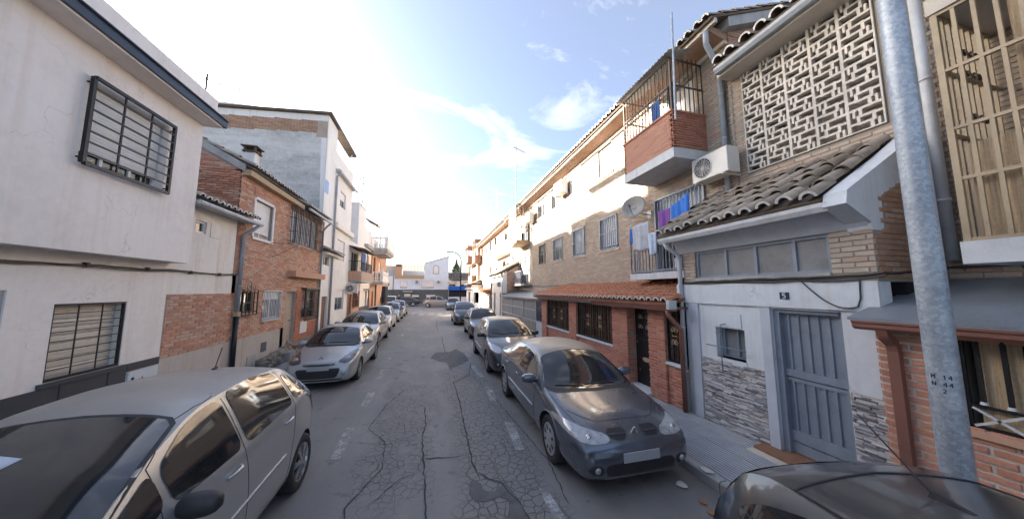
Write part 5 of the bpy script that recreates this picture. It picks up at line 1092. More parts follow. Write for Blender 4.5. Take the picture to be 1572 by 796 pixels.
# upper front at the back line: brick, block screen, eave
wall(h5,RF,2.2,4.68,2.6,7.1,[(2.52,4.47,4.86,7.0)],'mortar_pale',.15,depth=None,name='upper_wall')
m=MB(); m.fb(RF,1.2,4.68,0,7.1,-9,-1.3); m.fb(RF,2.2,4.68,4.6,4.86,-1.3,-.15); m.fb(RF,2.3,4.6,4.86,5.5,-.45,-.35); m.build('building_body','brick_pale_far',h5); m=MB(); m.fb(RF,2.2,2.3,2.6,7.1,-1.3,-.15); m.fb(RF,4.55,4.68,2.6,7.1,-1.3,-.15); m.fb(RF,2.2,4.68,7.02,7.1,-1.3,-.15); m.build('terrace_side','mortar_pale',h5)
bricks(h5,RF,2.2,4.68,4.2,7.05,[(2.50,4.49,4.84,7.1)],'brick_pale',n=60,pr=.01)
def block(mat):
    """pierced concrete block, .42 square, interlocked rectangle pattern, real depth"""
    m=MB(); S=.42; t=.040; D=.10; h=.022
    def bx(u0,u1,z0,z1): m.box((0,u0,z0),(D,u1,z1))
    bx(0,S,0,h); bx(0,S,S-h,S); bx(0,h,h,S-h); bx(S-h,S,h,S-h)
    a,b,c,d=.115,.305,.125,.295
    t=.042; a,b,c,d=.10,.32,.125,.295
    bx(a,b,c,c+t); bx(a,b,d-t,d); bx(a,a+t,c+t,d-t); bx(b-t,b,c+t,d-t)      # centre frame
    bx(h,a,d-t-.015,d-.015); bx(b,S-h,c+.015,c+.015+t)                      # side ties
    bx(b-t-.03,b-.03,d,S-h); bx(a+.03,a+.03+t,h,c)                           # upright ties
    bx(h,.15,c-.062,c-.062+t*.8) if 0 else None
    bx(.055,.055+t*.8,h,c+.02); bx(S-.055-t*.8,S-.055,d-.02,S-h)            # hooks
    return m.mesh('screen_block',mat)
bm=block('slab_pale'if 0 else 'concrete_pale') if 0 else None
M['screen']=pm('screen_concrete',(.56,.52,.465),.85,var=.2,sc1=3,sc2=60,bump=.3,streak=.35); bm=block('screen')
for i in range(5):
    for k in range(6):
        if 4.87+k*.40>7.0: continue
        o=link('screen_block',bm,h5); o.location=(6.17,2.53+i*.388,4.87+k*.357); o.scale=(1,.388/.42,.357/.42)
m=MB(); m.fb(RF,2.2,4.66,7.0,7.12,-.2,.42); m.build('eave_board','mortar_light',h5)
m=MB(); G=[(.42,7.10),(.44,7.04),(.52,7.04),(.56,7.10),(.56,7.16),(.54,7.16)]
m.add([RF.p(u,z,w) for u in (-1,4.62) for w,z in G],[(k,k+1,7+k,6+k) for k in range(5)]+[(0,1,2,3,4,5),(6,7,8,9,10,11)]); m.build('gutter','pipe_grey',h5)
tiles(h5,RF,-1,4.66,(.56,7.20),(-2.8,8.2),.27,9,'old',n=60,jr=.02)
# ---- cables over the right fronts
P=[q(2.2,2.70,.03),q(2.8,2.675,.05),q(3.6,2.68,.05),q(4.4,2.67,.05),q(5.1,2.66,.05)]
m=cable(P,.016,.01,seed=1); mm=cable([q(2.2,2.66,.05),q(3.0,2.64,.06),q(4.0,2.66,.05),q(5.1,2.64,.05)],.010,.03,seed=5); m.add(mm.v,mm.f)
mm=cable([(5.0,2.2,2.69),(6.14,2.15,2.78),(6.14,.8,2.80)],.016,.01,seed=6); m.add(mm.v,mm.f); mm=cable([(4.95,5.1,2.66),(6.15,5.1,2.7),(6.16,7,2.72),(6.16,9.5,2.74),(6.16,12.5,2.8),(6.16,15.5,2.72),(6.16,18,2.78),(6.16,23.5,2.8)],.018,.03,seed=7); m.add(mm.v,mm.f)
mm=cable([(6.15,5.3,2.75),(6.15,6.8,2.68),(6.15,7.3,2.95),(6.15,7.5,2.70),(6.15,9,2.72)],.008,.03,seed=8); m.add(mm.v,mm.f)
tag(m.build('wall_cable','cable'),'black cables clipped along the right house fronts at first floor height','cable')
m=MB(); pts=[]
for k in range(13): t=k/12; pts.append(q(3.0-.55*t,2.62-.34*math.sin(math.pi*t*.62)+.0*t,.05))
pts+= [q(2.42,2.4,.05),q(2.41,2.62,.05)]; m.tube(pts,.009,5); tag(m.build('hanging_cable','cable'),'black cable hanging in a loop beside the number 5 lintel','cable')
# ---- near right house with cage balcony and brick base
h1=thing('near_brick_house','near right house with caged balcony above grey metal roof and orange brick base','house',(4.8,1.2,0))
F1=FX(4.8,'R'); q=F1.p; q1=q
op1=[(.2,1.72,1.25,2.05)]
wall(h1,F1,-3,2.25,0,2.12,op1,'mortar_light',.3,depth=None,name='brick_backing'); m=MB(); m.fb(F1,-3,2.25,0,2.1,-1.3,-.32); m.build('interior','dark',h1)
bricks(h1,F1,-.2,2.245,.14,2.1,op1,'brick_orange',Lb=.27,h=.075,j=.02,n=230,pr=.014,jit=.004)
gN=FY(2.25); bricks(h1,Fr((0,2.252,0),(1,0,0),(0,1,0)),4.8,5.0,.14,2.1,[],'brick_orange',Lb=.27,h=.075,j=.02,n=0,pr=.012)
pts=[(4.62,2.12,2.10),(4.64,2.12,2.02),(4.74,2.11,1.93),(4.755,2.11,1.86),(4.755,2.11,.16)]
m=MB(); 
for a,b in zip(pts,pts[1:]): m.bar(a,b,.085,.07,up=(1,0,0))
m.build('drainpipe','brown_metal',h1)
m=MB(); G=[(.12,2.16),(.13,2.08),(.20,2.07),(.235,2.10),(.235,2.135),(.25,2.15),(.25,2.17),(.22,2.17)]
m.add([q(u,z,w) for u in (-3,2.33) for w,z in G],[(k,k+1,9+k,8+k) for k in range(7)]+[tuple(range(8)),tuple(range(8,16))]); m.build('gutter','brown_metal',h1)
m=MB(); m.fb(F1,-3,2.3,2.1,2.15,-.1,.12); m.build('eave_board','brown_metal',h1)
m=MB(); m.hexa([q(-3,2.17,.24),q(2.36,2.17,.24),q(2.36,2.60,-1.4),q(-3,2.60,-1.4),q(-3,2.20,.24),q(2.36,2.20,.24),q(2.36,2.63,-1.4),q(-3,2.63,-1.4)]); m.build('sheet_roof','sheet_roof',h1)
m=MB(); m.fb(F1,-3,1.74,1.19,1.248,-.1,.05); m.build('sill','brown_render',h1)
m=MB()
for i in range(6): u=1.66-i*.27; m.fb(F1,u-.245,u,1.28,2.03,-.08,-.07)
m.build('reed_blind','reed',h1)
m=MB()
for i in range(11): m.bar(q(1.63-.137*i,1.44,-.03),q(1.63-.137*i,2.05,-.03),.026)
m.bar(q(.2,1.455,-.03),q(1.72,1.455,-.03),.035,.02); m.bar(q(.2,1.27,-.03),q(1.72,1.27,-.03),.025,.02); m.bar(q(1.71,1.25,-.03),q(1.71,2.05,-.03),.025); g1=m.build('window_grille','black_iron',h1)
m=MB()
for i in range(11): m.lathe([(0,0),(.026,.0),(.02,.025),(0,.03)],8,q(1.63-.137*i,1.475,-.03))
for k in range(6): u=1.69-k*.26; m.bar(q(u,1.44,-.02),q(u-.26,1.28,-.02),.02); m.bar(q(u,1.28,-.02),q(u-.26,1.44,-.02),.02)
m.bar(q(1.7,1.36,.0),q(1.4,1.36,.0),.0); m.build('lattice_rail','white_iron',g1)
# upper part
wall(h1,RF,-3,2.2,2.6,7.1,[(-.6,1.0,3.0,5.4)],'mortar_pale',.15,depth=9,name='upper_wall'); bricks(h1,RF,-.6,2.195,2.62,7.0,[(-.6,1.0,3,5.4)],'brick_pale',n=60,pr=.01)
m=MB(); m.box((5.1,-2,2.76),(6.2,1.72,2.98)); m.build('balcony_slab','slab_white',h1); m=MB(); m.box((5.1,-2,5.44),(6.2,1.72,5.62)); m.build('upper_slab','mortar_light',h1)
cF=FX(5.14,'R'); c=cF.p; m=MB()
for i in range(12): u=1.68-i*.118; m.bar(c(u,2.98,0),c(u,5.44,0),.028)
for i in range(9): w=-.0-.125*i; m.bar(c(1.68,2.98,w),c(1.68,5.44,w),.024)
for z in (3.0,3.62,4.15,4.78,5.42): m.bar(c(-.5,z,0),c(1.70,z,0),.034); 
for z in (3.0,4.08,4.78,5.42): m.bar(c(1.68,z,0),c(1.68,z,-1.05),.034)
m.bar(c(1.68,2.98,0),c(1.68,5.44,0),.045); cg=m.build('balcony_cage','beige_iron',h1)
c2=Fr((0,1.68,0),(1,0,0),(0,-1,0))
for zz in (5.1,4.85,4.35,3.95):
    m=MB(); m.bar(c2.p(5.48,zz,0),c2.p(5.9,zz,0),.012)
    for xx in (5.55,5.75): scroll(m,(xx,zz),.05,c2,.0,.010,1.2); scroll(m,(xx+.09,zz),.05,c2,.0,.010,1.2,s=-1,a0=math.pi)
    m.build('scrollwork','rusty_iron',cg)
m=MB(); m.fb(cF,-.5,1.62,3.02,3.98,-.09,-.07); m.fb(cF,-.5,1.30,3.98,5.4,-.12,-.10); m.build('reed_screen','reed',cg)
pipe(h1,[(6.08,2.12,6.9),(6.08,2.12,2.86)],.052,'pipe_pale',[(6.08,2.12,z) for z in (3.6,5.2)])
m=cable([(6.1,1.7,2.79),(5.9,1.6,2.68),(5.6,1.3,2.50),(5.2,.7,2.42)],.011,.0); tag(m.build('loose_cable','cable_grey'),'grey cable drooping from under the caged balcony over the metal roof','cable')
# ---- pole with stencilled marks
t=thing('street_pole','thick galvanised steel pole with stencilled marks on the right pavement','pole',(4.0,1.52,0))
m=MB(); m.lathe([(.088,.1),(.086,2),(.082,5),(.078,8)],32,(4.0,1.52,0)); m.build('shaft','galv',t,True); m=MB(); m.lathe([(.17,.12),(.17,.15),(.1,.16),(.09,.2)],20,(4.0,1.52,0)); m.build('base_collar','galv',t)
def cyl(u,z,w):  # wrap onto the pole, u = angle offset measured as arc length
    a0=math.atan2(-1.52,-4.0)-.22; a=a0+(u)/.087; return Vector((4.0+(.0875+w)*math.cos(a),1.52+(.0875+w)*math.sin(a),z))
stroke_text(t,cyl,'M 14',-.045,1.80,.032,.0,'number_blue',.0045,'stencil_marks',1); stroke_text(t,cyl,'N 44',-.045,1.745,.032,.0,'number_blue',.0045,'stencil_marks',1); stroke_text(t,cyl,'2',.005,1.695,.03,.0,'number_blue',.0045,'stencil_marks',1)
# ---- aerials
def aerial(x,y,z0,z1,label,d=(1,.3),kind=0,s=1,group='television aerials on the roofs'):
    t=thing('tv_aerial',label,'aerial',(x,y,z0),group); m=MB(); m.tube([(x,y,z0),(x,y,z1)],.028*s,6); m.build('mast','aerial',t)
    D=Vector((d[0],d[1],0)).normalized(); N=Vector((-D.y,D.x,0)); c=Vector((x,y,z1-.15)); m=MB(); L=1.0*s
    m.tube([c-D*.25*s,c+D*L],.018*s,5)
    for k in range(9): p=c+D*(L*k/8-.1); l=(.32 if kind==0 else .5-.03*k)*s*.5; m.tube([p-N*l,p+N*l],.011*s,4)
    if kind==1:
        for a in (.25,-.25): p=c-D*.2*s; m.tube([p-N*.3*s+Vector((0,0,a)),p+N*.3*s+Vector((0,0,a))],.010*s,4)
    m.tube([c-D*.25*s-Vector((0,0,.2*s)),c-D*.25*s+Vector((0,0,.2*s))],.01*s,4); m.build('antenna','aerial',t)
aerial(5.35,19.1,5.8,12.4,'tallest aerial mast rising from the far caged balcony',(1,.6),1); aerial(7,36.5,9.2,14.1,'aerial with long horizontal boom over the pale terrace roof, left of a pair',(1,.5),0,1.5); aerial(7,33,9,13.8,'aerial over the pale terrace roof, right of a pair',(1,.3),1,1.3)
aerial(7,50,8.5,13.6,'aerial above the far balcony tower',(1,.1),0,1.5); aerial(6.8,57,4,14.0,'farthest aerial left of the balcony tower',(1,.2),1,1.3)
aerial(-6.0,26,8.5,13.4,'aerial mast behind the rooftop cage of the stepped white house',(1,.0),0); aerial(-6.2,28.5,7,12.7,'second aerial to the right of the rooftop cage',(1,.2),1,1.1)
aerial(-5.6,8.75,5.5,7.9,'aerial behind the parapet of the near white house',(.9,.4),1,.7)
# ---- far end of the street
hX=thing('end_house','white and dark grey house with arched attic window closing the street','house',(-1,55,0)); FE=FY(55.4); q=FE.p
opx=[(-1.83,.27,2.9,4.17),(-5.37,-4.2,2.9,4.15),(-4.7,-3.6,.9,1.9),(-3.4,-2.2,.9,1.7),(-1.0,.6,.9,1.7)]
wall(hX,FE,-6.3,2.8,0,2.62,opx[2:],'dark_render',.2,depth=8,name='ground_wall'); wall(hX,FE,-6.3,2.8,2.62,4.5,opx[:2],'far_white',.2,depth=8)
for o in opx: window(hX,FE,*o,shut=.9 if o[2]>2 else .5,frame='frame_brown')
m=MB(); pts=[(-1.4,4.5),(2.8,4.5),(2.8,8.55),(-1.45,7.2)]; m.poly([q(u,z,0) for u,z in pts]); m.poly([q(u,z,-8) for u,z in pts]); 
for a,b in zip(pts,pts[1:]+pts[:1]): m.quad(q(*a,0),q(*b,0),q(*b,-8),q(*a,-8))
m.build('attic_wall','far_white',hX)
m=MB(); m.bar(q(-1.5,7.22,.05),q(2.85,8.6,.05),.12,.1); m.build('roof_edge','dark_render',hX)
m=MB(); A=[(.6-.52,5.4),(.6+.52,5.4)]+[(.6+.52*math.cos(math.pi*k/10),6.45+.52*math.sin(math.pi*k/10)) for k in range(11)]; m.poly([q(u,z,.03) for u,z in A]); aw=m.build('arched_window','frame_brown',hX)
m=MB(); A=[(.6-.44,5.48),(.6+.44,5.48)]+[(.6+.44*math.cos(math.pi*k/10),6.45+.44*math.sin(math.pi*k/10)) for k in range(11)]; m.poly([q(u,z,.05) for u,z in A]); m.build('pane','shutter',aw)
m=MB(); m.fb(FE,-6.3,-1.4,4.5,4.62,0,.15); m.fb(FE,-6.3,-1.4,4.62,5.1,-.15,.02); m.build('terrace_parapet','awning_tan',hX)
m=MB()
for i in range(16): u=-5.2+i*.25; m.fb(FE,u,u+.14,6.1,6.9,-.1,.0)
m.fb(FE,-5.2,-1.3,6.88,6.95,-.1,.02); m.fb(FE,-5.2,-1.3,6.05,6.12,-.1,.02); m.build('terrace_slats','awning_tan',hX)
m=MB(); m.fb(FE,-5.2,-1.5,5.1,6.05,-2,-1.9); m.build('terrace_wall','cloth_grey',hX); m=MB(); m.fb(FE,-6.3,-5.2,4.62,6.6,-1.2,0); m.build('chimney_block','brown_render',hX); m=MB(); m.fb(FE,-6.2,-5.3,6.6,7.0,-1.1,-.1); m.build('chimney','tile_bed',hX)
m=MB()
for i in range(30): u=-5.1+i*.13; m.bar(q(u,5.1,0),q(u,5.5,0),.02)
m.build('terrace_railing','grey_iron',hX); m=MB(); m.fb(FE,-4.9,-3.3,2.15,2.4,0,.7); m.build('door_awning','concrete',hX)
ac_unit(-2.5,55.2,3.95,'-y','air conditioner left of the wide window on the end house',.8,.6,.3,'air conditioners on the end house'); ac_unit(1.2,55.2,3.95,'-y','air conditioner right of the wide window on the end house',.8,.6,.3,'air conditioners on the end house')
hY=thing('blue_white_house','pale blue and white house left of the end house','house',(-9,55,0)); wall(hY,FE,-14,-6.32,0,2.6,[(-7.6,-6.8,.9,1.8)],'dark_render',.2,depth=8,name='ground_wall'); wall(hY,FE,-14,-6.32,2.6,4.9,[(-8.3,-7.1,3.2,4.3)],'white_wall3',.2,depth=8); window(hY,FE,-8.3,-7.1,3.2,4.3,shut=.5); window(hY,FE,-7.6,-6.8,.9,1.8)
m=MB(); m.fb(FE,-14,-6.32,4.9,6.0,-6,-.5); m.build('upper_wall','cloth_grey',hY); m=MB(); m.fb(FE,-14,-6.32,6.0,6.8,-6,-.8); m.build('attic_wall','cornice',hY); m=MB(); m.tube([q(-6.5,0,.08),q(-6.5,4.9,.08)],.06,6); m.build('drainpipe','dark_render',hY)
hZ=thing('tiled_house','low white house with tiled roof and blue awning behind the street lamp','house',(6,57,0)); wall(hZ,FE,2.85,22,0,4.2,[(2.95,4.3,3.0,4.0),(4.9,6.0,3.0,4.0),(6.6,7.7,3.0,4.0),(2.9,9,1.3,2.5)],'white_wall3',.2,depth=6)
for a in (2.95,4.9,6.6): window(hZ,FE,a,a+1.1,3.0,4.0,frame='frame_brown',shut=.4)
m=MB(); m.fb(FE,2.9,9,1.3,2.5,-.15,-.1); m.build('dark_opening','cloth_dark',hZ); m=MB(); m.fb(FE,2.9,8.5,2.5,3.2,0,.5); m.build('awning','awning_blue',hZ)
tiles(hZ,FE,2.85,12,(.4,4.3),(-3.5,5.8),.3,6,'old',n=0); 
def tree(x,y,h,r,label,shape=1.6,seed=1,n=2200):
    rr=random.Random(seed); t=thing('cypress_tree',label,'tree',(x,y,0)); m=MB(); m.tube([(x,y,0),(x+.1,y,h*.3),(x,y,h*.7)],[.22,.16,.06],7); m.build('trunk','bark',t)
    m=MB(); 
    for i in range(n):
        z=rr.uniform(.12,1)**.9; rad=r*(1-z)**.6*(.7+.3*math.sin(z*17+seed))*rr.uniform(.35,1); a=rr.uniform(0,6.28); c=Vector((x+rad*math.cos(a),y+rad*math.sin(a),h*z)); s=rr.uniform(.12,.28); d=Vector((rr.uniform(-1,1),rr.uniform(-1,1),rr.uniform(.3,1.6))).normalized()*s; e=d.orthogonal().normalized()*s*.5; m.add([c-e,c+d,c+e,c-d*.6],[(0,1,2,3)])
    m.build('crown','foliage',t)
tree(5.0,66,9.0,2.3,'dark cypress rising behind the low tiled house')
tree(-36,60,9,2.2,'bushy dark tree beyond the left end of the cross street',seed=5) if 0 else None
# street lamp
t=thing('street_lamp','tall curved neck street lamp at the far end of the street','street lamp',(4.7,52.5,0)); m=MB(); x,y=4.75,52.6
pts=[(x,y,.1),(x,y,7.6)]+[(x-1.6+1.6*math.cos(a),y,7.6+1.5*math.sin(a)) for a in [k*math.pi/2/8 for k in range(1,9)]]+[(x-1.9,y,9.12)]; m.tube(pts,[.12]*2+[.085]*9,8); m.build('post','aerial',t,True)
m=MB(); m.lathe([(0,-.38),(.1,-.3),(.14,0),(.12,.3),(0,.42)],10,(x-2.2,y,9.12),'x'); m.build('lamp_head','cable_grey',t,True)
m=MB(); m.box((6.6,53.9,.12),(7.4,54.6,1.0)); tag(m.build('litter_bin','cloth_dark'),'dark bin standing at the foot of the tiled house','bin')
# invented block of flats, unseen behind the left row, put in to shade the near right side
hQ=thing('added_tall_shade_block','tall unseen block of flats added behind the left row to shade the near right side','building',(-52,38,0)); a=R(SUN_AZ)
D2=Vector((-math.sin(a),math.cos(a),0)); N2=Vector((math.cos(a),math.sin(a),0)); B=Vector((6.2,0,0))+D2*62
fq_=Fr(B,N2,-D2); s0=Vector((0,6.3,0)).dot(N2)
wall(hQ,fq_,s0-20,s0,0,29,[(s0-19+k*3.2,s0-17.4+k*3.2,2+f_*3,3.4+f_*3) for k in range(6) for f_ in range(8)],'cornice',.2,depth=12)
for k in range(6):
    for f_ in range(8): m=MB(); m.fq(fq_,s0-19+k*3.2,s0-17.4+k*3.2,2+f_*3,3.4+f_*3,-.15); m.build('window','pane',hQ)
# person far away by the dark car
def person(x,y,h,label,rz=0):
    t=thing('person',label,'person',(x,y,0),rz=rz,local=True)
    J=dict(pel=(0,0,.53),ch=(0,.0,.72),nk=(0,0,.84),hd=(0,-.01,.93),ls=(.1,0,.80),le=(.14,.02,.64),lh=(.13,-.05,.50),rs=(-.1,0,.80),re=(-.14,.02,.64),rh=(-.12,-.06,.51),lp=(.055,0,.50),lk=(.06,-.05,.28),lf=(.06,.0,.04),lt=(.065,-.09,.02),rp=(-.055,0,.50),rk=(-.06,.03,.28),rf=(-.06,.1,.05),rt=(-.065,.03,.02))
    rad=dict(pel=.085,ch=.095,nk=.035,hd=.058,ls=.045,le=.03,lh=.022,rs=.045,re=.03,rh=.022,lp=.06,lk=.04,lf=.03,lt=.022,rp=.06,rk=.04,rf=.03,rt=.022)
    E_=[('pel','ch'),('ch','nk'),('nk','hd'),('ch','ls'),('ls','le'),('le','lh'),('ch','rs'),('rs','re'),('re','rh'),('pel','lp'),('lp','lk'),('lk','lf'),('lf','lt'),('pel','rp'),('rp','rk'),('rk','rf'),('rf','rt')]
    ks=list(J); me=bpy.data.meshes.new('body'); me.from_pydata([tuple(v*h for v in J[k]) for k in ks],[(ks.index(a),ks.index(b)) for a,b in E_],[]); o=link('body',me,t); me.materials.append(M['cloth_dark'])
    s=o.modifiers.new('skin','SKIN'); 
    for i,k in enumerate(ks): sv=me.skin_vertices[0].data[i]; sv.radius=(rad[k]*h,rad[k]*h*.8); sv.use_root=(k=='pel')
    u=o.modifiers.new('sub','SUBSURF'); u.levels=1; u.render_levels=1
    m=MB(); m.lathe([(0,.875),(.052,.9),(.062,.94),(.05,.985),(0,1.005)],12,(0,-.012,0)); m.v=[(a*h,b*h,c*h) for a,b,c in m.v]; m.build('head','skin',t,True); m=MB(); m.lathe([(.064,.94),(.066,.965),(.05,.995),(0,1.012)],12,(0,.004,0)); m.v=[(a*h,b*h,c*h) for a,b,c in m.v]; m.build('hair','litter',t,True)
person(-5.0,50.5,1.72,'person in dark clothes walking beyond the parked cars, left of the dark car',.6)

m=cable([(-4.9,31,6.9),(6.1,33,7.4)],.012,.35,n=14,seed=12); tag(m.build('overhead_cable','cable'),'thin cable crossing the street high between the corner house and the far terrace','cable')
# ================================================================ cars
def lerp_(L,y):
    if y<=L[0][0]: return L[0][1]
    for (a,b),(c,d) in zip(L,L[1:]):
        if y<=c: t=(y-a)/(c-a) if c>a else 0; return b+(d-b)*t
    return L[-1][1]
def smoothed(L,ys,k=2):
    v=[lerp_(L,y) for y in ys]
    for _ in range(k): v=[v[0]]+[.25*v[i-1]+.5*v[i]+.25*v[i+1] for i in range(1,len(v)-1)]+[v[-1]]
    return v
def chaikin(P,n=2):
    # rounds each corner over a short fixed distance
    for r in (.045,.016)[:n]:
        Q=[]
        for p,a,b in zip([P[-1]]+P[:-1],P,P[1:]+P[:1]):
            for o in (p,b):
                d=math.hypot(o[0]-a[0],o[1]-a[1])
                t=min(r,.3*d)/max(d,1e-6); Q.append((a[0]+(o[0]-a[0])*t,a[1]+(o[1]-a[1])*t))
        P=Q
    return P
def inside(P,x,y):
    c=False
    for (a,b),(d,e) in zip(P,P[1:]+P[:1]):
        if (b>y)!=(e>y) and x<(d-a)*(y-b)/(e-b)+a: c=not c
    return c
class Car:
    def __init__(s,S): s.S=S; s.shell()
    def shell(s):
        S=s.S; L=S['L']; n=S.get('n',84); W=S['W']/2
        ys=sorted({round(L*i/n,4) for i in range(n+1)}|{.02,.05,.09,L-.02,L-.05,L-.09})
        top=smoothed(S['top'],ys,3); belt=smoothed(S['belt'],ys,3); zc=smoothed(S['zc'],ys,3); wc=smoothed(S['wc'],ys,3); w=smoothed([(y,v*W) for y,v in S['plan']],ys,3); lowz=smoothed(S['low'],ys,2); wt=[v*W for v in wc]
        rows=[]; yf,yr,Rw=S['yf'],S['yr'],S['R']
        for i,y in enumerate(ys):
            ww=w[i]; zl,zb_,zk,zt=lowz[i],belt[i],zc[i],top[i]; zt=max(zt,zl+.2); zb_=min(zb_,zt-.01); zk=min(max(zk,zb_+.006),zt-.004); wcc=min(wt[i],ww*.985)
            fl=.022*(math.exp(-((y-yf)/.42)**2)+math.exp(-((y-yr)/.42)**2))
            r=[(0,zl),(.80*ww,zl),(.93*ww,zl+.03),(.972*ww,zl+.09)]
            h=zb_-zl
            for k in range(1,8):
                t=k/8; z=zl+.09+(h-.09)*t; x=ww*(1-.045*((t-.5)/.5)**2*(1 if t>.5 else .6)); x+=fl*math.exp(-((z-.55)/.28)**2); r.append((x,z))
            wb=ww*.95; wb=max(wb,wcc+.01) if zk-zb_>.1 else wb
            r.append((wb,zb_)); 
            for k in range(1,6): t=k/6; r.append((wb+(wcc-wb)*t+.012*math.sin(math.pi*t)*min(1,(zk-zb_)/.3),zb_+(zk-zb_)*t))
            r.append((wcc,zk))
            for k in range(1,9): t=k/8; r.append((wcc*(1-t),zk+(zt-zk)*(1-(1-t)**2.3)))
            rows.append((y,r))
        nj=len(rows[0][1]); V=[];ix={}
        for i,(y,r) in enumerate(rows):
            for j,(x,z) in enumerate(r):
                ix[i,j,1]=len(V); V.append([x,y,z])
                if 0<j<nj-1: ix[i,j,-1]=len(V); V.append([-x,y,z])
                else: ix[i,j,-1]=ix[i,j,1]
        F=[];MI=[]
        for i in range(len(rows)-1):
            for j in range(nj-1):
                for sd_ in (1,-1):
                    f=[ix[i,j,sd_],ix[i,j+1,sd_],ix[i+1,j+1,sd_],ix[i+1,j,sd_]]
                    F.append(f if sd_==-1 else f[::-1]); MI.append(1 if j<2 else 0)
        for i in (0,len(rows)-1):
            loop=[ix[i,j,1] for j in range(nj)]+[ix[i,j,-1] for j in range(nj-2,0,-1)]
            F.append(loop if i else loop[::-1]); MI.append(0)
        me=bpy.data.meshes.new('car_body'); me.from_pydata(V,[],F); me.polygons.foreach_set('material_index',MI)
        bm=bmesh.new(); bm.from_mesh(me); bmesh.ops.recalc_face_normals(bm,faces=bm.faces); 
        bmesh.ops.smooth_vert(bm,verts=bm.verts,factor=.35,use_axis_x=True,use_axis_y=True,use_axis_z=True); bmesh.ops.triangulate(bm,faces=[f for f in bm.faces if len(f.verts)>4])
        bm.to_mesh(me)
        s.bvh=BVHTree.FromBMesh(bm); bm.free(); s.me=me
    def wheelcut(s,mats):
        S=s.S; me=s.me; o=bpy.data.objects.new('tmp',me); col.objects.link(o)
        for m_ in mats: me.materials.append(M[m_] if isinstance(m_,str) else m_)
        m=MB(); n=36; Rr=S['R']+.045
        for y in (S['yf'],S['yr']):
            for sd_ in (1,-1):
                a,b=sd_*(S['W']/2-.36),sd_*(S['W']/2+.2)
                vs=[(x,y+Rr*math.cos(2*math.pi*k/n),S['R']+Rr*math.sin(2*math.pi*k/n)) for x in (a,b) for k in range(n)]
                m.add(vs,[(k,(k+1)%n,n+(k+1)%n,n+k) for k in range(n)]+[tuple(range(n))[::-1],tuple(range(n,2*n))],1)
        cm=m.mesh('cut',['dark','dark']); bm=bmesh.new(); bm.from_mesh(cm); bmesh.ops.recalc_face_normals(bm,faces=bm.faces); bm.to_mesh(cm); bm.free()
        c=bpy.data.objects.new('tmpc',cm); col.objects.link(c); b=o.modifiers.new('b','BOOLEAN'); b.operation='DIFFERENCE'; b.solver='EXACT'; b.object=c
        dg=bpy.context.evaluated_depsgraph_get(); dg.update(); me2=bpy.data.meshes.new_from_object(o.evaluated_get(dg)); bpy.data.objects.remove(o); bpy.data.objects.remove(c)
        me2.polygons.foreach_set('use_smooth',[True]*len(me2.polygons)); me2.set_sharp_from_angle(angle=R(38)); return me2
    def hit(s,o,d):
        h=s.bvh.ray_cast(Vector(o),Vector(d)); return h[0],h[1]
    DIR={'S':((3,0,0),(-1,0,0)),'Z':((-3,0,0),(1,0,0)),'F':((0,-2,0),(0,1,0)),'R':((0,9,0),(0,-1,0)),'T':((0,0,4),(0,0,-1))}
    def ray(s,side,a,b):
        if side=='S': return s.hit((3,a,b),(-1,0,0))
        if side=='Z': return s.hit((-3,a,b),(1,0,0))
        if side=='F': return s.hit((a,-2,b),(0,1,0))
        if side=='R': return s.hit((a,9,b),(0,-1,0))
        if side=='T': return s.hit((a,b,4),(0,0,-1))
    def patch(s,m,side,P,off=.005,res=.06,rnd_=2,mi=None,curved=True):
        P=chaikin(P,rnd_) if rnd_ else P; B=[]
        for a,b in zip(P,P[1:]+P[:1]):
            k=max(1,int(math.hypot(b[0]-a[0],b[1]-a[1])/res)); B+=[(a[0]+(b[0]-a[0])*t/k,a[1]+(b[1]-a[1])*t/k) for t in range(k)]
        x0,x1=min(p[0] for p in B),max(p[0] for p in B); y0,y1=min(p[1] for p in B),max(p[1] for p in B); I=[]
        x=x0+res*.5
        while x<x1:
            y=y0+res*.5
            while y<y1:
                if inside(B,x,y) and min((x-p[0])**2+(y-p[1])**2 for p in B)>(res*.4)**2: I.append((x,y))
                y+=res
            x+=res
        pts=[Vector(p) for p in B+I]; nb=len(B)
        r=mgeo.delaunay_2d_cdt(pts,[(i,(i+1)%nb) for i in range(nb)],[],1,1e-5); vs=[];ok=[]
        for p in r[0]:
            h,nn=s.ray(side,p[0],p[1])
            if h is None: vs.append((0,0,0)); ok.append(False)
            else:
                d=-Vector(s.DIR[side][1]); k=(nn if nn.dot(d)>0 else -nn); vs.append(h+(k*.7+d*.3).normalized()*off); ok.append(True)
        fs=[f for f in r[2] if all(ok[i] for i in f)]
        # skirt down to the body so the panel has an edge
        m.add(vs,[tuple(f) for f in fs],mi); return m
    def line(s,m,side,P,r=.004,res=.06,off=.001,n=4):
        Q=[]
        for a,b in zip(P,P[1:]):
            k=max(1,int(math.hypot(b[0]-a[0],b[1]-a[1])/res)); Q+=[(a[0]+(b[0]-a[0])*t/k,a[1]+(b[1]-a[1])*t/k) for t in range(k)]
        Q.append(P[-1]); out=[]
        for p in Q:
            h,nn=s.ray(side,*p)
            if h is not None: out.append(h-Vector(s.DIR[side][1])*off)
        if len(out)>1: m.tube(out,r,n)
        return m
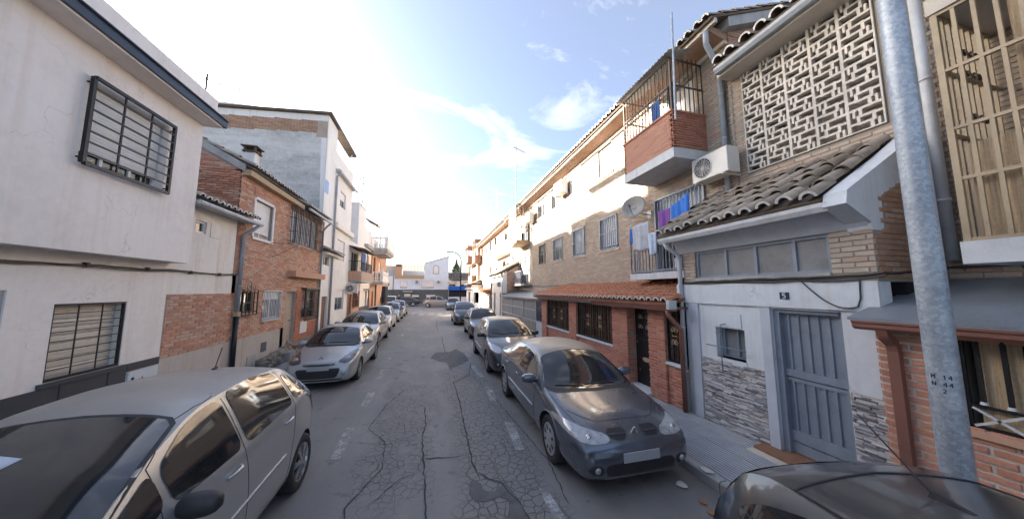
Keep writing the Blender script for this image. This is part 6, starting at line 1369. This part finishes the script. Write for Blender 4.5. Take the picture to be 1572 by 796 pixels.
def wheel_mesh(R_,W_,kind):
    m=MB(); r=R_*.66; n=28
    if kind=='cap':    # hub cap with oval holes
        m.lathe([(0,.035),(.03,.036),(.05,.03),(r*.45,.028),(r*.5,.02),(r*.85,.012),(r*.93,.02),(r,.016),(r+.005,0)],n,(0,0,0),'x')
        for k in range(8):
            a=2*math.pi*k/8; c=Vector((.024,math.cos(a)*r*.68,math.sin(a)*r*.68)); t=Vector((0,-math.sin(a),math.cos(a))); q_=Vector((0,math.cos(a),math.sin(a)))
            m.add([c+t*.022*math.cos(b)+q_*.038*math.sin(b) for b in [2*math.pi*j/10 for j in range(10)]],[tuple(range(10))],1)
    else:
        ns=int(kind); m.lathe([(r*.9,-.01),(r*.94,.012),(r,.015),(r+.006,0),(r+.004,-.05),(r*.9,-.09)],n,(0,0,0),'x'); m.lathe([(0,.02),(.03,.02),(.045,.012),(.05,-.01)],16,(0,0,0),'x')
        for k in range(ns):
            a=2*math.pi*k/ns
            for da in (-.10,.10):
                v0=Vector((.012,math.cos(a)*.035,math.sin(a)*.035)); v1=Vector((.008,math.cos(a+da)*r*.93,math.sin(a+da)*r*.93)); m.bar(v0,v1,.028,.022,up=(1,0,0))
        m.lathe([(0,-.06),(r*.92,-.06)],n,(0,0,0),'x',mi=1)
    rim=m.mesh('wheel',['hubcap' if kind=='cap' else 'alloy','dark'],False)
    m=MB(); w=W_; m.lathe([(r*.98,.0),(r*1.05,.018),(R_*.88,.022),(R_*.97,.008),(R_,-.015),(R_,-w+.035),(R_*.97,-w+.01),(r,-w)],32,(0,0,0),'x')
    for k in range(0): pass
    ty=m.mesh('tyre','rubber',True); return rim,ty
_wm={}
def make_car(label,S,x,y,paintm,group,rz=0,wh='cap',detail=2,scale=1.0,cat='car'):
    t=thing('parked_car',label,cat,(x,y,0),group,rz,local=True); t.scale=(scale,)*3
    C=Car(S); W=S['W']; L=S['L']
    link('body',C.wheelcut([paintm,'trim_black']),t)
    k=(S['R'],wh)
    if k not in _wm: _wm[k]=wheel_mesh(S['R'],.20,wh)
    for yy in (S['yf'],S['yr']):
        for sd_ in (1,-1):
            o=link('wheel',_wm[k][0],t); o.location=(sd_*(W/2-.035),yy,S['R']); o.rotation_euler=(rnd.uniform(0,6),0,0 if sd_>0 else math.pi); link('tyre',_wm[k][1],o)
    g=S['glass']
    def mir(P): return [(-a,b) for a,b in P]
    def full(P): return P+[(-a,b) for a,b in P[::-1]]      # half outline from centre
    m=MB(); C.patch(m,'T',full(g['ws']),.006,.055,1); ws=m.build('windscreen','car_glass',t,True)
    m=MB(); C.patch(m,'T',full(g['ws_band']),.004,.06,1); m.build('windscreen_seal','trim_black',t,True)
    m=MB(); C.patch(m,'R',full(g['rw']),.006,.055,1); m.build('rear_window','car_glass',t,True)
    for sd_ in ('S','Z'):
        if g.get('surround'): m=MB(); C.patch(m,sd_,g['surround'],.003,.06,1); m.build('window_seal','trim_black',t,True)
        for P in g['side']: m=MB(); C.patch(m,sd_,P,.006,.05,2); m.build('side_window','car_glass',t,True)
        m=MB()
        for P in S['seams']: C.line(m,sd_,P,.0042,.05,-.001)
        m.build('door_gap','dark',t)
        if sd_=='S' and S.get('fgap'):
            m=MB()
            for P in S['fgap'][0]: C.line(m,'F',P,.0042,.04,.0); C.line(m,'F',mir(P),.0042,.04,.0)
            for P in S['fgap'][1]: C.line(m,'T',P,.0042,.05,.0); C.line(m,'T',mir(P),.0042,.05,.0)
            m.build('bonnet_gap','dark',t)
        if S.get('strip'): m=MB(); C.line(m,sd_,S['strip'],.014,.08,.002); m.build('trim_strip',S.get('stripm','hubcap'),t,True)
        for hy,hz in S['handles']:
            h,nn=C.ray(sd_,hy,hz)
            if h is not None:
                sg=1 if sd_=='S' else -1; m=MB(); m.tube([(h.x+sg*.004,hy-.09,hz-.004),(h.x+sg*.028,hy-.05,hz),(h.x+sg*.028,hy+.06,hz+.004),(h.x+sg*.004,hy+.09,hz+.004)],.014,8); m.build('door_handle',S.get('handlem',paintm),t,True)
        my,mz=S['mirror']; h,nn=C.ray(sd_,my,mz)
        if h is not None:
            sg=1 if sd_=='S' else -1; m=MB(); c=Vector((h.x+sg*.13,my-.03,mz+.04)); vs=[]; n1,n2=8,14
            for a in range(n1+1):
                th=math.pi*a/n1
                for b in range(n2):
                    ph=2*math.pi*b/n2; dx,dy,dz=math.cos(th),math.sin(th)*math.cos(ph),math.sin(th)*math.sin(ph)
                    f=lambda v,e:math.copysign(abs(v)**e,v); vs.append((c.x+sg*.125*f(dx,.7),c.y+(.075 if dy<0 else .045)*f(dy,.75),c.z+.075*f(dz,.75)))
            m.add(vs,[(a*n2+b,a*n2+(b+1)%n2,(a+1)*n2+(b+1)%n2,(a+1)*n2+b) for a in range(n1) for b in range(n2)]); mo=m.build('mirror',S.get('mirrorm',paintm),t,True)
            m=MB(); m.tube([(h.x-sg*.01,my,mz-.02),(h.x+sg*.04,my-.01,mz),(c.x-sg*.05,c.y,c.z-.04)],[.03,.025,.03],8); m.build('mirror_foot','trim_black',mo,True)
        if S.get('arch'):
            m=MB(); pts=[]
            for yy in (S['yf'],S['yr']):
                P=[(yy+(S['R']+.06)*math.cos(a),S['R']+(S['R']+.06)*math.sin(a)) for a in [math.pi*k/14 for k in range(1,14)]]; C.line(m,sd_,P,.012,.2,.0)
            m.build('wheel_arch_trim',paintm,t,True)
    for nm,side,P,mt,off in S['patches']:
        mm=M.get(mt,None); mt=paintm if mt=='paint' else mt
        if nm.endswith('*'):    # both sides
            m=MB(); C.patch(m,side,P,off,.035,1); o1=m.build(nm[:-1],mt,t,True); m=MB(); C.patch(m,{'S':'Z','Z':'S'}.get(side,side),P if side in 'SZ' else mir(P),off,.035,1); m.build(nm[:-1],mt,t,True)
        else: m=MB(); C.patch(m,side,P if nm.startswith('_') else full(P),off,.04,1); m.build(nm.strip('_'),mt,t,True)
    for nm,side,c,r,mt in S.get('rounds',[]):
        for sg in (1,-1):
            h,nn=C.ray(side,c[0]*sg if side in 'FT' else c[0],c[1])
            if h is not None:
                d=Vector(C.DIR[side][1]); m=MB(); nd=(nn if nn.dot(-d)>0 else -nn); nd=(nd+(-d)*1.2).normalized(); A=nd.orthogonal().normalized(); B_=nd.cross(A); vs=[]
                for kk,(rr,zz) in enumerate(((1,.004),(.85,.014),(.5,.02))): vs+= [h+(A*math.cos(2*math.pi*i/14)+B_*math.sin(2*math.pi*i/14))*r*rr+nd*zz for i in range(14)]
                m.add(vs,[(a*14+i,a*14+(i+1)%14,(a+1)*14+(i+1)%14,(a+1)*14+i) for a in range(2) for i in range(14)]+[tuple(range(28,42))]); m.build(nm,mt,t,True)
            if side not in 'FT': break
    if S.get('badge'):
        bx,bz=0,S['badge']; h,nn=C.ray('F',0,bz)
        if h is not None:
            m=MB(); P=[(0,.06),(.045,0),(0,-.06),(-.045,0)]
            for a,b in zip(P,P[1:]+P[:1]): m.bar((a[0],h.y-.012,bz+a[1]),(b[0],h.y-.012,bz+b[1]),.02,.016)
            m.build('emblem','chrome',t)
    if 'plate' in S:
        pz=S['plate']; h,nn=C.ray('F',0,pz); m=MB(); m.box((-.26,h.y-.025,pz-.055),(.26,h.y-.008,pz+.055)); m.build('number_plate','plate',t)
    # wipers
    m=MB(); wy=g['ws'][0][1]
    for x0,x1 in ((.45,-.12),(-.15,-.62)): C.line(m,'T',[(x0,wy+.06+abs(x0)*S.get('cb',.12)),(x1,wy+.10+abs(x1)*S.get('cb',.12))],.009,.06,.015)
    m.build('wiper','trim_black',t)
    return t,C
# ---- shells. local axes: y from the front bumper backwards, x across, z up
def base(**k):
    d=dict(W=1.74,L=4.2,R=.31,yf=.82,yr=3.4,low=[(0,.30),(.25,.2),(4,.2),(4.2,.3)],patches=[],rounds=[],seams=[],handles=[],mirror=(1.6,.95)); d.update(k); return d
def hatch(L=4.3,W=1.72,H=1.5,yf=.86,yr=3.55,R=.315,hood=.93,cowl=1.18,roof0=1.95,roof1=3.4,gl=4.0,belt0=.92,belt1=1.0,nose=.66,tail=.98,roofw=.64,**k):
    """two-box car; heights and key stations along y"""
    S=base(L=L,W=W,R=R,yf=yf,yr=yr,
      plan=[(0,.72),(.05,.84),(.16,.92),(.45,.975),(1.1,.99),(L*.5,1),(L-.8,.985),(L-.3,.93),(L-.08,.84),(L,.76)],
      top=[(0,nose-.18),(.06,nose-.02),(.18,nose+.06),(.5,hood-.12),(cowl-.1,hood),(cowl,hood+.02),((cowl+roof0)/2,(hood+H)/2+.035),(roof0-.12,H-.085),(roof0+.1,H-.015),((roof0+roof1)/2,H),(roof1,H-.055),(roof1+.22,H-.14),(gl,tail+.12),(L-.06,tail-.02),(L,tail-.14)],
      belt=[(0,nose-.22),(.1,nose-.04),(.3,nose+.03),(.7,hood-.14),(cowl,belt0-.03),(roof0,belt0),(L-.5,belt1),(L-.1,tail-.1),(L,tail-.2)],
      zc=[(0,nose-.20),(.1,nose-.02),(.3,nose+.05),(.7,hood-.11),(cowl,hood-.02),((cowl+roof0)/2,(hood+H)/2-.01),(roof0-.1,H-.13),(roof0+.15,H-.07),((roof0+roof1)/2,H-.05),(roof1,H-.10),(roof1+.22,H-.19),(gl,tail+.08),(L-.06,tail-.05),(L,tail-.18)],
      wc=[(0,.62),(.1,.74),(.3,.84),(.8,.9),(cowl,.89),((cowl+roof0)/2,.78),(roof0,roofw+.03),(roof1,roofw),(roof1+.25,roofw+.01),(gl,.74),(L,.74)],
      low=[(0,.215),(.12,.18),(.4,.19),(L-.4,.22),(L-.1,.28),(L,.34)],
      mirror=(cowl+.42,belt0+.02))
    hw=W/2
    S['glass']=dict(ws=[(0,cowl-.03),(.35*W,cowl+.02),(.435*W,cowl+.12),((roofw-.02)*hw,roof0-.10),(.45*hw,roof0-.075),(0,roof0-.06)],
       ws_band=[(0,cowl-.10),(.36*W,cowl-.05),(.455*W,cowl+.10),((roofw+.0)*hw,roof0-.07),(.45*hw,roof0-.045),(0,roof0-.03)],
       rw=[(0,tail+.12),(.33*W,tail+.12),(.37*W,tail+.17),((roofw-.03)*hw,H-.17),(0,H-.13)],
       side=[[(cowl+.42,belt0+.05),(cowl+.62,belt0+.22),(roof0+.02,H-.17),(roof0+.5,H-.115),(roof0+.55,H-.12),(roof0+.60,belt0+.06)],[(roof0+.68,belt0+.065),(roof0+.64,H-.12),(roof1-.3,H-.14),(roof1-.02,H-.24),(roof1+.14,belt1+.09)]])
    S['seams']=[[(cowl+.22,.3),(cowl+.2,belt0-.02)],[(roof0+.64,.28),(roof0+.64,belt0+.02)],[(cowl+.22,.3),(yr-R-.1,.3)],[(yr-R-.12,.33),(yr-R-.02,.62),(roof1+.02,belt1+.04)]]
    S['handles']=[(roof0+.50,belt0-.10),(roof1-.05,belt1-.09)]
    S.update(k); return S
G=dict
# 1 silver MPV, near left
mpv=hatch(L=4.42,W=1.76,H=1.645,yf=.86,yr=3.72,R=.325,hood=1.08,cowl=.98,roof0=2.12,roof1=3.55,gl=4.16,belt0=1.04,belt1=1.12,nose=.72,tail=1.10,roofw=.66)
mpv['glass']['side']=[[(1.14,1.09),(1.58,1.31),(1.645,1.33),(1.65,1.10)],[(1.72,1.09),(1.70,1.33),(1.98,1.475),(2.20,1.53),(2.40,1.55),(2.44,1.10)],[(2.53,1.10),(2.50,1.57),(2.95,1.585),(3.36,1.53),(3.42,1.36),(3.46,1.13)],[(3.55,1.15),(3.48,1.48),(3.66,1.43),(3.98,1.22),(3.96,1.17)]]
mpv['seams']=[[(1.62,.32),(1.62,1.06),(1.65,1.36),(1.9,1.5),(2.2,1.56),(2.4,1.58)],[(2.47,.3),(2.47,1.07),(2.44,1.59)],[(3.36,.70),(3.50,1.08),(3.50,1.12),(3.44,1.5),(3.35,1.56)],[(1.62,.31),(3.28,.31),(3.34,.6),(3.36,.70)]]
mpv['handles']=[(2.28,.98),(3.28,1.0)]; mpv['mirror']=(1.74,1.04); mpv['mirrorm']='trim_black'; mpv['strip']=[(1.58,.62),(3.2,.66)]
mpv['patches']=[('tail_light*','R',[(.60,.75),(.80,.75),(.80,1.3),(.68,1.32)],'lamp_dark',.008)]; mpv['plate']=.5
# 2 silver small hatchback
clio=hatch(L=4.22,W=1.72,H=1.50,yf=.88,yr=3.60,R=.315,hood=.97,cowl=1.10,roof0=1.95,roof1=3.25,gl=3.9,belt0=.96,belt1=1.06,nose=.70,tail=1.02)
clio['patches']=[('headlight*','F',[(.42,.70),(.70,.90),(.815,.90),(.80,.74),(.66,.655)],'lamp_dark',.008),('grille','F',[(0,.66),(.40,.665),(.36,.62),(0,.61)],'trim_black',.006),('air_intake','F',[(0,.30),(.44,.31),(.54,.55),(.40,.56),(0,.545)],'trim_black',.007),('bumper_lip','F',[(0,.24),(.55,.25),(.62,.295),(0,.285)],'trim_black',.008)]
clio['rounds']=[('fog_lamp','F',(.60,.42),.055,'lamp_clear'),('lamp_reflector','F',(.64,.755),.075,'lamp_clear'),('lamp_reflector','F',(.76,.80),.045,'lamp_amber')]
clio['fgap']=([[(0,.675),(.38,.68),(.44,.71)]],[[(.60,.34),(.72,.7),(.75,1.02)]]); clio['badge']=.765; clio['plate']=.565; clio['strip']=[(1.7,.60),(3.1,.63)]; clio['stripm']='chrome'
# 3 medium hatch
mid=hatch(L=4.5,W=1.78,H=1.52,yf=.9,yr=3.72,R=.325,hood=1.0,cowl=1.18,roof0=2.05,roof1=3.55,gl=4.15,belt0=.98,belt1=1.05,nose=.72,tail=1.0)
mid['patches']=[('headlight*','F',[(.45,.74),(.62,.84),(.84,.92),(.85,.78),(.66,.68)],'lamp_clear',.008),('grille','F',[(0,.70),(.34,.70),(.30,.62),(0,.60)],'trim_black',.006),('air_intake','F',[(0,.28),(.55,.29),(.60,.46),(0,.48)],'trim_black',.007),('fog_recess*','F',[(.62,.34),(.78,.36),(.76,.46),(.62,.46)],'trim_black',.009)]
mid['plate']=.53; mid['rounds']=[('fog_lamp','F',(.69,.41),.035,'lamp_clear')]; mid['strip']=[(1.8,.56),(3.2,.58)]
# 4 saloon
sal=hatch(L=4.75,W=1.78,H=1.45,yf=.93,yr=3.77,R=.325,hood=.93,cowl=1.26,roof0=2.02,roof1=3.35,gl=4.1,belt0=.92,belt1=.98,nose=.66,tail=1.0)
sal['top']=[(0,.46),(.06,.60),(.16,.68),(.5,.80),(1.12,.91),(1.25,.94),(1.64,1.20),(1.90,1.345),(2.10,1.415),(2.65,1.45),(3.3,1.42),(3.6,1.34),(4.15,1.09),(4.3,1.06),(4.62,1.05),(4.72,.98),(4.75,.84)]
sal['zc']=[(0,.44),(.1,.62),(.3,.70),(.7,.80),(1.25,.91),(1.64,1.14),(1.90,1.27),(2.10,1.345),(2.65,1.385),(3.3,1.355),(3.6,1.27),(4.15,1.03),(4.3,1.01),(4.62,1.0),(4.72,.93),(4.75,.8)]
sal['wc']=[(0,.62),(.1,.74),(.3,.84),(.8,.9),(1.25,.89),(1.64,.79),(2.0,.69),(3.3,.66),(3.6,.68),(4.15,.80),(4.75,.76)]
sal['belt']=[(0,.42),(.1,.60),(.3,.67),(.7,.77),(1.25,.87),(2.1,.93),(4.2,1.0),(4.65,.95),(4.75,.78)]
sal['glass']=dict(ws=[(0,1.12),(.36*1.78,1.20),(.44*1.78,1.32),(.605,1.91),(.4,1.94),(0,1.96)],ws_band=[(0,1.04),(.37*1.78,1.11),(.455*1.78,1.30),(.625,1.94),(.4,1.97),(0,1.99)],rw=[(0,1.10),(.55,1.10),(.62,1.16),(.55,1.33),(0,1.37)],
   surround=None,side=[[(1.66,.97),(1.86,1.12),(2.10,1.265),(2.60,1.33),(2.66,.99)],[(2.75,.99),(2.70,1.335),(3.2,1.325),(3.42,1.25),(3.52,1.02)],[(3.60,1.04),(3.52,1.23),(3.72,1.16),(3.86,1.08),(3.84,1.05)]])
sal['seams']=[[(1.58,.30),(1.60,.90)],[(2.745,.28),(2.705,.95),(2.66,1.345)],[(3.40,.45),(3.56,.98)],[(1.58,.30),(3.3,.30),(3.40,.45)],[(1.58,.93),(1.85,1.15),(2.1,1.295),(2.65,1.36),(3.2,1.35),(3.45,1.27)]]
sal['handles']=[(2.58,.84),(3.42,.88)]; sal['mirror']=(1.70,.95); sal['strip']=[(1.66,.55),(3.3,.57)]; sal['stripm']='hubcap'; sal['arch']=1; sal['cb']=.1
sal['patches']=[('headlight*','F',[(.38,.60),(.39,.665),(.62,.705),(.80,.75),(.87,.755),(.865,.675),(.80,.625),(.6,.59)],'lamp_clear',.008),('grille*','F',[(.09,.70),(.37,.70),(.37,.625),(.16,.60)],'trim_black',.006),('grille_bar*','F',[(.10,.665),(.37,.665),(.37,.655),(.11,.655)],'dark_paint',.012),('air_intake','F',[(0,.24),(.50,.25),(.50,.38),(0,.39)],'trim_black',.006),('fog_recess*','F',[(.52,.28),(.72,.30),(.70,.39),(.53,.38)],'trim_black',.008),('bumper_strip*','F',[(.30,.50),(.78,.53),(.84,.56),(.84,.52),(.75,.47),(.3,.45)],'dark_paint',.006),('rear_lamp*','S',[(4.42,.80),(4.62,.80),(4.66,.98),(4.5,.99)],'lamp_dark',.008)]
M['dark_paint']=paint('dark_bumper_paint',(.05,.055,.065))
sal['fgap']=([[(0,.745),(.2,.745),(.42,.74),(.60,.775),(.70,.80)]],[[(.70,.42),(.76,.8),(.78,1.10)]]); sal['rounds']=[('fog_lamp','F',(.61,.335),.04,'lamp_clear'),('lamp_reflector','F',(.64,.65),.04,'chrome')]; sal['badge']=.66; sal['plate']=.44
# 5 small tall car
mini=hatch(L=3.95,W=1.68,H=1.52,yf=.78,yr=3.2,R=.30,hood=.98,cowl=1.0,roof0=1.75,roof1=3.05,gl=3.7,belt0=.97,belt1=1.04,nose=.74,tail=1.0)
mini['patches']=[('headlight*','F',[(.46,.68),(.60,.80),(.79,.88),(.78,.72),(.62,.64)],'lamp_clear',.008),('air_intake','F',[(0,.30),(.5,.30),(.42,.60),(0,.62)],'trim_black',.007)]; mini['plate']=.5; mini['rounds']=[('fog_lamp','F',(.64,.40),.035,'lamp_clear')]
van=hatch(L=4.4,W=1.80,H=1.80,yf=.86,yr=3.6,R=.32,hood=1.12,cowl=1.0,roof0=1.75,roof1=4.1,gl=4.3,belt0=1.1,belt1=1.14,nose=.78,tail=1.2,roofw=.74)
van['patches']=[('headlight*','F',[(.5,.72),(.62,.86),(.82,.9),(.82,.76),(.66,.68)],'lamp_clear',.008),('grille','F',[(0,.80),(.36,.80),(.34,.74),(0,.73)],'trim_black',.006),('air_intake','F',[(0,.30),(.6,.32),(.6,.46),(0,.48)],'trim_black',.007)]; van['plate']=.56
van['glass']['rw']=[(0,1.25),(.6,1.25),(.6,1.66),(0,1.68)]
def P_(n,c,**k): M[n]=paint(n,c,**k); return n
silver=P_('silver_beige_paint',(.37,.365,.36),metal=.4,rough=.28,coat=.9,dust=.75); silver2=P_('silver_blue_paint',(.38,.39,.40),metal=.35,rough=.34,coat=.7,dust=.25); beige=P_('warm_silver_paint',(.40,.37,.34),metal=.4,rough=.34)
grey=P_('graphite_paint',(.095,.112,.14),metal=.45,rough=.24,coat=1,dust=.9); black=P_('dark_grey_paint',(.028,.032,.040),metal=.35,coat=.9,dust=.6); blk=P_('black_paint',(.014,.016,.022),coat=1,dust=.12); white=P_('white_paint',(.62,.61,.60)); blueg=P_('blue_grey_paint',(.10,.14,.20),metal=.3); dkblue=P_('navy_paint',(.02,.028,.05))
gL='cars parked along the left kerb'; gR='cars parked along the right kerb'
mp=make_car('silver compact people carrier filling the lower left corner, nearest on the left',mpv,-2.42,.92,silver,gL,wh='7')
clio_c=make_car('silver hatchback with diamond badge, second car along the left kerb',clio,-2.72,8.75,silver2,gL,wh='6',scale=.95)
make_car('warm silver hatchback behind the silver hatchback with diamond badge, left kerb',mid,-3.08,13.6,beige,gL,wh='5')
make_car('white hatchback in the middle of the left parked row',mini,-3.2,19.2,white,gL,wh='cap',detail=1)
make_car('blue grey hatchback just past the white hatchback, left row',mid,-3.3,24.7,blueg,gL,wh='cap',detail=1)
make_car('pale silver car farthest in the left kerb row before the crossing',clio,-3.3,30.3,silver,gL,wh='cap',detail=1)
make_car('white van like car parked by the orange brown corner house',van,-5.0,37.8,white,'cars standing at the far crossing',wh='cap',detail=1,cat='van')
make_car('graphite grey saloon with sunlit reflections, large car in the right foreground',sal,2.60,3.45,grey,gR,wh='cap')
make_car('dark grey hatchback with dusty roof behind the graphite saloon',mid,2.55,8.5,black,gR,wh='6')
make_car('small dark hatchback third from the graphite saloon, right kerb',mini,2.75,15.2,black,gR,wh='5',detail=1)
make_car('black tall family car fourth along the right kerb',mpv|dict(patches=mini['patches'],H=1.6),2.45,21.7,blk,gR,wh='cap',detail=1)
make_car('dark blue grey small car beyond the crossing at the right',mini,2.65,38.0,blueg,'cars standing at the far crossing',wh='cap',detail=1)
make_car('dark navy saloon seen side on in the cross street',sal,-6.6,50.6,dkblue,'cars standing at the far crossing',rz=R(-90) ,wh='cap',detail=1)
make_car('beige people carrier seen side on at the far end of the road',mpv,3.2,46.3,beige,'cars standing at the far crossing',rz=R(84),wh='cap',detail=1)
# black car whose roof fills the lower right corner
bc=hatch(L=3.52,W=1.72,H=1.46,yf=.75,yr=2.95,R=.31,hood=.95,cowl=.85,roof0=1.55,roof1=3.05,gl=3.40,belt0=.93,belt1=1.0,nose=.68,tail=.98,roofw=.68)
tb,Cb=make_car('black hatchback roof with aerial in the lower right corner',bc,1.98,-1.60,blk,gR,wh='cap',rz=R(-12))
# its roof aerial, roof seams and spoiler; the silver car's painted windscreen reflection of paper and roof aerial
m=MB(); h=Cb.ray('T',.0,2.70)[0]; m.tube([h,(h.x-.02,h.y+.30,h.z+.30)],[.006,.003],6); ab=m.build('roof_aerial','trim_black',tb); m=MB(); m.hexa([(h.x-.03,h.y-.16,h.z-.02),(h.x+.03,h.y-.16,h.z-.02),(h.x+.02,h.y+.03,h.z-.02),(h.x-.02,h.y+.03,h.z-.02),(h.x-.012,h.y-.12,h.z+.012),(h.x+.012,h.y-.12,h.z+.012),(h.x+.01,h.y+.02,h.z+.03),(h.x-.01,h.y+.02,h.z+.03)]); m.build('aerial_base','trim_black',ab)
m=MB()
for sx in (-.57,.57): Cb.line(m,'T',[(sx,1.7),(sx,2.9)],.007,.08)
Cb.line(m,'T',[(-.57,2.9),(0,2.96),(.57,2.9)],.008,.06); m.build('roof_seam','trim_black',tb)
tM,CM=mp
m=MB(); h=CM.ray('T',.05,3.35)[0]; m.tube([h,(h.x,h.y+.10,h.z+.22)],.005,6); m.tube([h-Vector((0,.03,0)),h+Vector((0,.03,.015))],.018,6); m.build('roof_aerial','trim_black',tM)
m=MB(); CM.patch(m,'T',[(-.46,1.66),(-.06,1.58),(.02,1.74),(-.34,1.84)],.008,.06,0); o=m.build('paper_reflection','paper',tM)  # pale patch laid on the glass, a painted reflection of paper
for o in bpy.data.objects:
    if '_local' in o: del o['_local']
